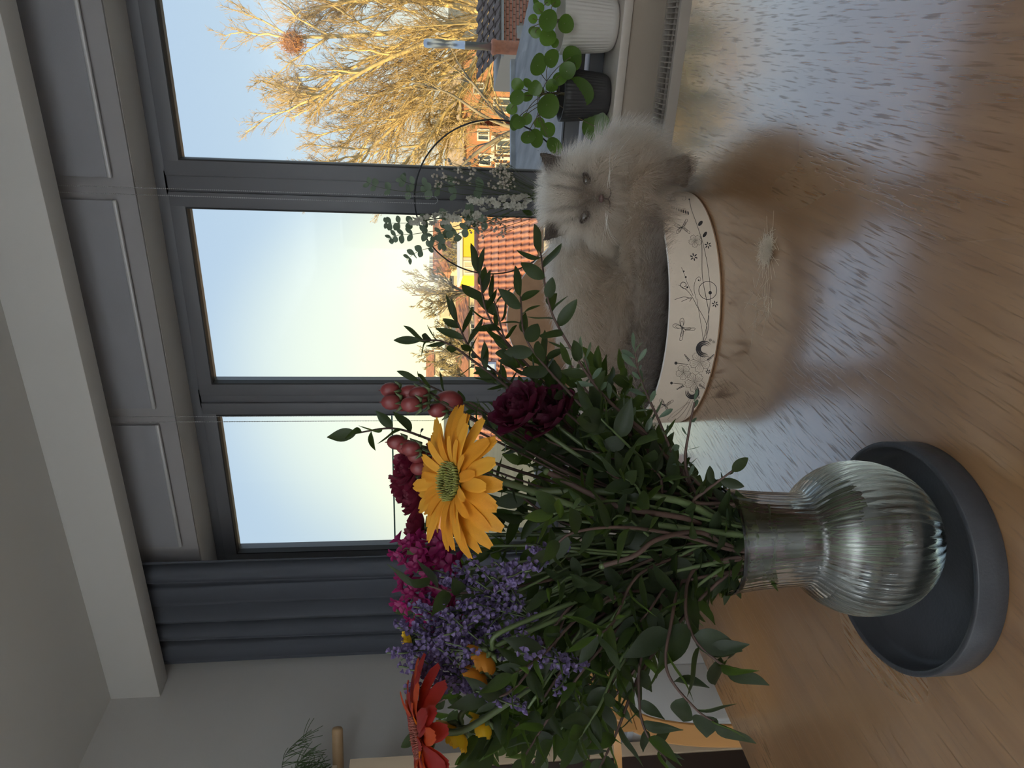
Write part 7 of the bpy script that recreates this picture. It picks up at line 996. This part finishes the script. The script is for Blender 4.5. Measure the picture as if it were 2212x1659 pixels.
GYPS = [(-0.454,2.531,0.977),(-0.417,2.549,1.15),(-0.414,2.547,1.21),(-0.38,2.521,1.074),(-0.452,2.522,1.147),(-0.404,2.5,1.106),(-0.471,2.54,1.211),(-0.452,2.546,1.22),(-0.408,2.519,1.026),(-0.382,2.531,1.08),(-0.395,2.533,0.983),(-0.46,2.534,1.031),(-0.422,2.5,1.137),(-0.389,2.537,1.029),(-0.381,2.525,1.009),(-0.385,2.53,0.986),(-0.404,2.515,0.993),(-0.424,2.527,0.99),(-0.392,2.536,1.181),(-0.443,2.528,1.188),(-0.47,2.533,1.214),(-0.409,2.492,1.093),(-0.412,2.5,1.018),(-0.385,2.516,1.12),(-0.453,2.529,1.1),(-0.442,2.503,1.194),(-0.614,2.531,0.985),(-0.583,2.528,1.01),(-0.579,2.493,1.066),(-0.592,2.518,1.002),(-0.631,2.504,1.06),(-0.625,2.493,1.002),(-0.6,2.498,1.062),(-0.601,2.509,1.02),(-0.596,2.501,1.086),(-0.595,2.502,1.107),(-0.624,2.492,0.982),(-0.605,2.518,1.034),(-0.581,2.513,1.078),(-0.625,2.527,1.086),(-0.433,2.525,0.969),(-0.458,2.504,0.979),(-0.458,2.544,0.985),(-0.427,2.49,0.985),(-0.426,2.514,0.989),(-0.46,2.507,1.012),(-0.427,2.515,0.99),(-0.448,2.497,0.962),(-0.412,2.54,1.001),(-0.424,2.512,1.007),(-0.435,2.492,0.994),(-0.453,2.527,0.973),(-0.427,2.496,0.98),(-0.46,2.523,0.993),(-0.429,2.51,0.975),(-0.469,2.525,0.97)]
# ------------------------------------------------------------------ plants on the sill
M_pil = mat('pilea_leaf', (.075, .135, .028), .32, var=.22, scale=25, transl=(.42, (.20, .38, .03)))
M_pdot = mat('pilea_dot', (.35, .42, .18), .5)
def disc_leaf(k):
    mb = MB(); n = 20
    mb.v.append((0, 0, .02))
    for i, r in enumerate((.35, .7, 1.0)):
        for j in range(n):
            a = 2*PI*j/n; q = r*(1-.07*math.cos(a)*(k-1)*.6+.03*math.sin(3*a+k)); mb.v.append((q*math.cos(a), q*math.sin(a)*1.06, -.10*r*r+.05*math.sin(2*a+k)*r*r))
    for j in range(n): mb.f.append((0, 1+j, 1+(j+1) % n))
    for i in range(2):
        for j in range(n): mb.f.append((1+i*n+j, 1+(i+1)*n+j, 1+(i+1)*n+(j+1) % n, 1+i*n+(j+1) % n))
    return mb.mesh('leaf', M_pil)
PL = [disc_leaf(k) for k in range(3)]; PD = MB().ball((0, .12, .018), .045, 8, 5, (1, 1, .5)).mesh('leaf_dot', M_pdot)
def pilea(label, base, top, leaves, pot_r, pot_m, soil_z):
    th = thing('pilea_plant', label, 'plant', (base[0], base[1], base[2])); B = Vector(base); st = MB(); crown = Vector((0, 0, soil_z+.03))
    st.tube([(0, 0, soil_z-.03), (.004, .002, soil_z+.02), (.0, 0, soil_z+top)], [.006, .005, .003], 7)
    for i, (p, r) in enumerate(leaves):
        q = Vector(p)-B; c0 = Vector((0, 0, soil_z+.01+top*((i*.37) % 1)))
        st.tube(bez(c0, c0.lerp(q, .35)+Vector((0, 0, .03)), c0.lerp(q, .8)+Vector((0, 0, .02)), q, 8), .0013, 5)
        to = (EYE-Vector(p)).normalized(); z = (to*.75+Vector((rs.uniform(-.5, .5), rs.uniform(-.4, .3), rs.uniform(-.15, .75)))).normalized()
        y = -(q-c0)+z*(q-c0).dot(z); y = y.normalized() if y.length > 1e-5 else z.orthogonal().normalized(); x = y.cross(z)
        M4 = Matrix(((x.x, y.x, z.x, q.x), (x.y, y.y, z.y, q.y), (x.z, y.z, z.z, q.z), (0, 0, 0, 1))) @ Matrix.Diagonal((r, r, r, 1))
        lo = bpy.data.objects.new('leaf', PL[i % 3]); COL.objects.link(lo); lo.parent = th; lo.matrix_local = M4
        if r > .018:
            do = bpy.data.objects.new('leaf_dot', PD); COL.objects.link(do); do.parent = lo
    st.build('stems', mat('pilea_stem', (.16, .12, .06), .6), th); return th
def pot(label, base, r, h, m, taper=.86, ribs=46):
    p = thing('plant_pot', label, 'plant pot', base)
    pr = [(0, 0), (r*.62, 0)]+[(r*(.62+(taper-.62)*math.sin(a*PI/12)), .034*(1-math.cos(a*PI/12))) for a in range(1, 7)]+[(r*(taper+(1-taper)*t/5), .034+(h-.034)*t/5) for t in range(1, 6)]
    k = len(pr); pr += [(r-.006, h), (r*.94-.006, h*.5), (r*.8, h*.35)]
    MB().lathe(pr, ribs*6, rib=lambda a, i: .011*math.cos(a*ribs) if 6 < i < k-1 else 0).build('pot_body', m, p)
    MB().lathe([(r*.93-.004, h-.03), (0, h-.022)], 24).build('soil', mat('potting_soil', (.035, .024, .016), .95, bump=.5, bscale=90), p)
    return p
SZ = WZ0
wb = (.058, 2.600, SZ+.001); pot('white ribbed plant pot standing on the window sill', wb, .100, .185, mat('pot_white', (.60, .575, .54), .6, bump=.05, bscale=80))
pilea('round leaved plant growing in the white ribbed pot', wb, .05, WHITE_LEAVES, .1, None, .163)
db = (-.166, 2.602, SZ+.001); pot('dark ribbed plant pot beside the white one on the sill', db, .088, .165, mat('pot_dark', (.035, .034, .036), .6, var=.1, scale=10))
pilea('round leaved plant growing in the dark ribbed pot', db, .10, DARK_LEAVES, .088, None, .145)

# ------------------------------------------------------------------ flower hoop on the sill in front of the mullion
hb_ = Vector((-.5238, 2.56, SZ+.001))
hoop = thing('flower_hoop', 'thin metal hoop dressed with white blooms and eucalyptus behind the cat', 'flower hoop', hb_)
M_hoop = mat('hoop_black', (.03, .032, .035), .4, metal=.6)
MB().tube([(.272*math.sin(2*PI*i/72), 0, .388+.277*math.cos(2*PI*i/72)) for i in range(73)], .0028, 8, cap=False).build('hoop_ring', M_hoop, hoop)
MB().lathe([(0, 0), (.052, 0), (.055, .004), (.055, .085), (.05, .09), (0, .09)], 32).build('wooden_base', mat('hoop_base_wood', (.30, .19, .10), .6, var=.2, scale=10), hoop)
MB().tube([(0, 0, .085), (0, 0, .115)], .004, 8).build('hoop_stem', M_hoop, hoop)
L_eu = mat('eucalyptus_leaf', (.17, .225, .175), .5, var=.2, scale=20, transl=(.3, (.20, .30, .12)))
LM['euca'] = [leaf_mesh('leaf', .72*k, L_eu, .6, .5, c, .1) for k, c in ((1, .1), (.9, -.1), (1.1, .2))]
for pts in EUCA:
    pa = spline([Vector(p)-hb_ for p in pts], 6); so = MB().tube(pa, [.0016*(1-.6*i/len(pa)) for i in range(len(pa))], 5).build('eucalyptus_stem', M_stem, hoop)
    for i in range(4, len(pa)-1, 3):
        d = (pa[i+1]-pa[i]).normalized(); s1 = d.cross(Vector((0, 1, 0))).normalized()
        for s in (-1, 1): place_leaf(so, pa[i], s1*s*.8+d*.5+Vector((0, rs.uniform(-.6, .6), rs.uniform(-.2, .2))), Vector((0, -1, .3))+Vector((rs.uniform(-.6, .6), 0, rs.uniform(-.6, .6))), .034*(1-.5*i/len(pa))*rs.uniform(.85, 1.2)+.006, 'euca')
P_wht = mat('petal_white', (.60, .585, .52), .6, transl=(.35, (.6, .58, .48)))
fmw = MB()
for j in range(5):
    a = j*1.2566; d = Vector((math.cos(a), math.sin(a), .25)); s_ = Vector((-math.sin(a), math.cos(a), 0)); fmw.add([(0, 0, 0), tuple(d*.6-s_*.42), tuple(d*1.02-s_*.2), tuple(d*.95+Vector((0, 0, .1))), tuple(d*1.02+s_*.2), tuple(d*.6+s_*.42)], [(0, 1, 2, 3), (0, 3, 4, 5)])
fmw = fmw.mesh('floret', P_wht)
for pts in SPIKES:
    pa = spline([Vector(p)-hb_ for p in pts], 10); so = MB().tube(pa, .002, 5).build('white_spike_stem', M_stem, hoop)
    for i in range(58):
        f = i/57; q = f*(len(pa)-1.01); b_ = pa[int(q)].lerp(pa[int(q)+1], q-int(q)); d = Vector((rs.gauss(0, 1), rs.gauss(0, 1)-.3, rs.gauss(0, .6)+.2)).normalized()
        x = d.orthogonal().normalized(); y = d.cross(x); R_ = .024*(1-.55*f); c = b_+d*R_; s_ = .016*(1-.45*f)*rs.uniform(.8, 1.15)
        o = bpy.data.objects.new('floret', fmw); COL.objects.link(o); o.parent = so
        o.matrix_local = Matrix(((x.x, y.x, d.x, c.x), (x.y, y.y, d.y, c.y), (x.z, y.z, d.z, c.z), (0, 0, 0, 1))) @ Matrix.Diagonal((s_, s_, s_, 1))
gy = MB(); gs = MB(); c0 = Vector((0, -.05, .10))
for p in GYPS:
    q = Vector(p)-hb_; pa = bez(c0, c0.lerp(q, .4)+Vector((0, -.01, .02)), c0.lerp(q, .8), q, 6); gs.tube(pa, .0006, 3)
    for k in range(5):
        e = q+Vector((rs.uniform(-.014, .014), rs.uniform(-.014, .014), rs.uniform(-.012, .016))); gs.tube([pa[-2], e], .0004, 3); gy.ball(e, rs.uniform(.003, .0055), 6, 4)
gs.build('dried_stems', M_stem, hoop); o = gy.build('dried_buds', mat('dried_buds', (.48, .43, .36), .8), hoop); o['kind'] = 'stuff'
for i in range(14): place_leaf(hoop, Vector((rs.uniform(-.05, .03), -.04, rs.uniform(.12, .26))), Vector((rs.uniform(-1, 1), -.2, rs.uniform(.1, 1))), Vector((0, -1, .3)), rs.uniform(.03, .05), 'pair')

# ------------------------------------------------------------------ things on the table
ft = thing('fur_tuft', 'small loose tuft of pale cat fur on the table before the bed', 'fur tuft', (-.262, .985, TZ)); rg_ = np.random.default_rng(12)
def hairs(n_, sp, ln, zz, seed):
    r_ = np.random.default_rng(seed); c = r_.normal(0, 1, (n_, 3))*np.array(sp); c[:, 2] = np.abs(c[:, 2])*zz+.0012; d = r_.normal(0, 1, (n_, 3))*np.array((1, 1, .25)); d /= np.linalg.norm(d, axis=1)[:, None]; e = r_.normal(0, 1, (n_, 3))*np.array((1, 1, .2)); s = np.linspace(-.5, .5, 6)
    P = c[:, None, :]+d[:, None, :]*(ln*r_.uniform(.5, 1.2, (n_, 1, 1)))*s[None, :, None]+e[:, None, :]*ln*1.4*(s**2)[None, :, None]; P[..., 2] = np.maximum(P[..., 2], .0006); return P
M_tuft = mat('loose_fur', (.62, .53, .42), .8)
P_ = np.concatenate([hairs(900, (.0075, .0048, .0035), .013, 1, 3), hairs(50, (.009, .006, .002), .034, 1, 4)]); V, Fq = batch_tubes(P_, np.full(P_.shape[:2], .00022)); o = obj('tangled_hair', np_mesh('tangled_hair', V, Fq, M_tuft), ft); o['kind'] = 'stuff'
lh = thing('loose_hairs', 'few loose curved cat hairs on the table left of the fur tuft', 'hair', (-.335, .967, TZ)); P_ = hairs(16, (.022, .014, .0008), .055, .4, 9); V, Fq = batch_tubes(P_, np.full(P_.shape[:2], .00018)); o = obj('hairs', np_mesh('hairs', V, Fq, M_tuft), lh); o['kind'] = 'stuff'
# ------------------------------------------------------------------ bentwood chair past the end of the table
M_oakc = mat('oak_bentwood', (.44, .225, .075), .42, var=.16, scale=9, stretch=(1, 1, .15), bump=.06, bscale=60)
chr_ = thing('dining_chair', 'oak bentwood chair past the end of the table, below the bouquet', 'chair', (-1.45, .86, 0))
CHO = Vector((-1.45, .86, 0))
def plank(path, wid, th_, side):
    """flat bent plank along path, its width along side"""
    ps = spline(path, 8); mb = MB(); side = Vector(side).normalized(); o = 0
    for i, p in enumerate(ps):
        d = (ps[min(i+1, len(ps)-1)]-ps[max(i-1, 0)]).normalized(); nn_ = d.cross(side).normalized(); w = side*wid/2; h = nn_*th_/2; e = side*(wid/2-.003); e2 = nn_*(th_/2-.003)
        mb.v += [tuple(p-w+e2), tuple(p-e+h), tuple(p+e+h), tuple(p+w+e2), tuple(p+w-e2), tuple(p+e-h), tuple(p-e-h), tuple(p-w-e2)]
    for i in range(len(ps)-1):
        for j in range(8): mb.f.append((i*8+j, i*8+(j+1) % 8, i*8+8+(j+1) % 8, i*8+8+j))
    mb.f.append(tuple(reversed(range(8)))); mb.f.append(tuple((len(ps)-1)*8+j for j in range(8))); return mb
sd_ = Rv*.96+Fv*.28
for off, nm_ in ((Vector((0, 0, 0)), 'bent_side_frame'), (Vector((-.115, -.30, -.02)), 'bent_side_frame')):
    pth = [Vector(p)+off-CHO for p in ((-1.20, 1.30, .872), (-1.335, 1.195, .866), (-1.415, 1.145, .815), (-1.452, 1.115, .735), (-1.468, 1.100, .640), (-1.468, 1.088, .520), (-1.462, 1.075, .30), (-1.452, 1.07, .02))]
    auto_smooth(plank(pth, .050, .016, sd_).build(nm_, M_oakc, chr_), 30)
pl_ = [Vector(p)-CHO for p in ((-1.20, 1.30, .872), (-1.23, 1.16, .885), (-1.315, 1.0, .852))]
auto_smooth(plank(pl_, .09, .016, Vector((0, 0, 1))).build('backrest', M_oakc, chr_), 30)
auto_smooth(MB().box((-.12, -.22, .43), (.30, .24, .455), .01).build('seat', M_oakc, chr_))
for x in (-.09, .27):
    for y in (-.19, .21): auto_smooth(MB().box((x-.018, y-.018, 0), (x+.018, y+.018, .43), .004).build('leg', M_oakc, chr_))
# ------------------------------------------------------------------ tall birch cabinet on the left wall, white low cabinet, fern
M_bir = mat('birch_veneer', (.60, .47, .33), .5, var=.06, scale=6, stretch=(1, 1, .1)); M_drk = mat('cabinet_dark', (.055, .035, .028), .5)
cb = thing('tall_cabinet', 'tall pale birch cabinet with dark doors against the left wall', 'cabinet', (-2.45, 1.27, 0))
auto_smooth(MB().box((-.17, -.42, .05), (.15, .42, 1.52), .003).build('carcass', M_bir, cb))
for a, c in (((.15, .368, .05), (.17, .42, 1.52)), ((.15, -.42, .05), (.17, -.368, 1.52)), ((.15, -.368, 1.46), (.17, .368, 1.52)), ((.15, -.368, .05), (.17, .368, .11))): auto_smooth(MB().box(a, c, .002).build('frame_strip', M_bir, cb))
for y0, y1 in ((-.366, -.002), (.002, .366)):
    d_ = MB().box((.152, y0, .112), (.164, y1, 1.458), .002).build('door', M_drk, cb); auto_smooth(d_)
    yy = -.03 if y0 < -.1 else .03; MB().tube([(.175, yy, .75), (.175, yy, .87)], .005, 8).build('handle', M_steel, d_)
MB().box((-.16, -.40, 0), (.12, .40, .05)).build('plinth', M_drk, cb, smooth=False)
lw = thing('low_cabinet', 'low white cabinet with a glossy top by the wall behind the chair', 'cabinet', (-2.40, 2.00, 0))
auto_smooth(MB().box((-.2, -.27, .04), (.14, .27, .50), .004).build('carcass', mat('lacquer_white', (.66, .66, .66), .35), lw))
auto_smooth(MB().box((-.21, -.28, .50), (.16, .28, .522), .003).build('glossy_top', mat('top_glossy', (.50, .53, .58), .08, spec=.8), lw))
for y0, y1 in ((-.262, -.002), (.002, .262)):
    d_ = MB().box((.14, y0, .06), (.155, y1, .48), .003).build('door', mat('lacquer_white', (.66, .66, .66), .35), lw); auto_smooth(d_); MB().box((.155, (y0+y1)/2-.04, .45), (.163, (y0+y1)/2+.04, .458)).build('handle', M_steel, d_, smooth=False)
for x in (-.17, .11):
    for y in (-.24, .24): MB().box((x-.015, y-.015, 0), (x+.015, y+.015, .04)).build('foot', M_drk, lw, smooth=False)
# fern on a wooden wall shelf and the wooden peg beside it
sh = thing('wall_shelf', 'small wooden wall shelf carrying the fern above the birch cabinet', 'shelf', (-2.63, 1.70, 1.60))
auto_smooth(MB().box((.0, -.16, -.018), (.20, .08, 0), .003).build('board', M_bir, sh)); MB().box((0, -.12, -.10), (.012, -.10, -.018)).build('bracket', M_bir, sh, smooth=False)
pg = thing('wooden_peg', 'thick round wooden wall peg under the hanging fern fronds', 'peg', (-2.63, 1.83, 1.593))
MB().tube([(0, 0, 0), (.03, .02, .001), (.18, .115, .008), (.186, .119, .008)], [.021, .021, .021, .0175], 20).build('peg', mat('peg_wood', (.50, .34, .19), .5, var=.1, scale=10), pg)
fp = thing('fern_pot', 'small white pot on the wall shelf holding the feathery fern', 'plant pot', (-2.50, 1.69, 1.601))
MB().lathe([(0, 0), (.042, 0), (.058, .10), (.054, .10), (.045, .06), (0, .06)], 28).build('pot_body', mat('pot_gloss_white', (.75, .75, .74), .3), fp)
fe = thing('feathery_fern', 'feathery green fern with arching thread fronds on the left wall', 'plant', (-2.50, 1.69, 1.665)); rg_ = np.random.default_rng(4); st = MB(); TH = []
def frond(pts, n_, ln, drop):
    pa = spline(pts, 8); st.tube(pa, [.0016*(1-.6*i/len(pa)) for i in range(len(pa))], 4)
    for i in range(n_):
        f = .45+.55*(i/n_); b_ = np.array(pa[min(int(f*len(pa)), len(pa)-1)][:]); d = rg_.normal(0, 1, 3)*.6+np.array((.3, .3, -drop)); d /= np.linalg.norm(d); s = np.linspace(0, 1, 5)
        TH.append(b_+d*ln*rg_.uniform(.5, 1.1)*s[:, None]+np.array((0, 0, -.25*ln))*(s**2)[:, None])
frond([(0, 0, 0), (.03, .02, .10), (.06, .06, .17), (.07, .075, .20)], 7, .04, -.6)
frond([(0, 0, 0), (.03, .05, .09), (.05, .12, .12), (.05, .19, .10), (.05, .23, .055)], 26, .075, 1.2)
frond([(0, 0, 0), (.03, .05, .06), (.05, .10, .07), (.06, .15, .04)], 40, .07, 1.2)
for k in range(44):
    a = rg_.uniform(-.6, 1.9); l_ = rg_.uniform(.06, .15); dx, dy = math.cos(a)*.6, math.sin(a)
    frond([(0, 0, 0), (dx*l_*.4, dy*l_*.4, .05+l_*.25), (dx*l_*.8, dy*l_*.8, .04+l_*.15), (dx*l_, dy*l_, .0-l_*.2)], 26, .035, .7)
st.build('stems', mat('fern_stem', (.035, .06, .03), .6), fe); Pt = np.array(TH); V, Fq = batch_tubes(Pt, np.full(Pt.shape[:2], .0012)); o = obj('fronds', np_mesh('fronds', V, Fq, mat('fern_thread', (.065, .125, .035), .6)), fe); o['kind'] = 'stuff'

# two small things half hidden behind the bouquet, near the far edge of the table
tk = thing('pink_trinket', 'small pink and white thing half hidden behind the bouquet stems', 'trinket', (-.842, 1.316, TZ), rz=.5)
auto_smooth(MB().box((-.016, -.010, .0004), (.016, .010, .020), .006).build('pink_body', mat('pink_plastic', (.55, .10, .13), .4), tk)); auto_smooth(MB().box((-.016, -.010, .020), (.016, .010, .030), .004).build('white_cap', mat('pot_gloss_white', (.75, .75, .74), .3), tk))
ms_ = thing('mesh_strap', 'short dark woven mesh strip lying behind the bouquet near the bed', 'strap', (-.775, 1.345, TZ), rz=.9)
sb = MB()
for i in range(14): sb.box((-.045+i*.0068, -.011, .0006), (-.0415+i*.0068, .011, .0026))
for j in range(4): sb.box((-.047, -.0105+j*.0065, .0016), (.050, -.0085+j*.0065, .0032))
sb.build('woven_strip', M_drk, ms_, smooth=False)
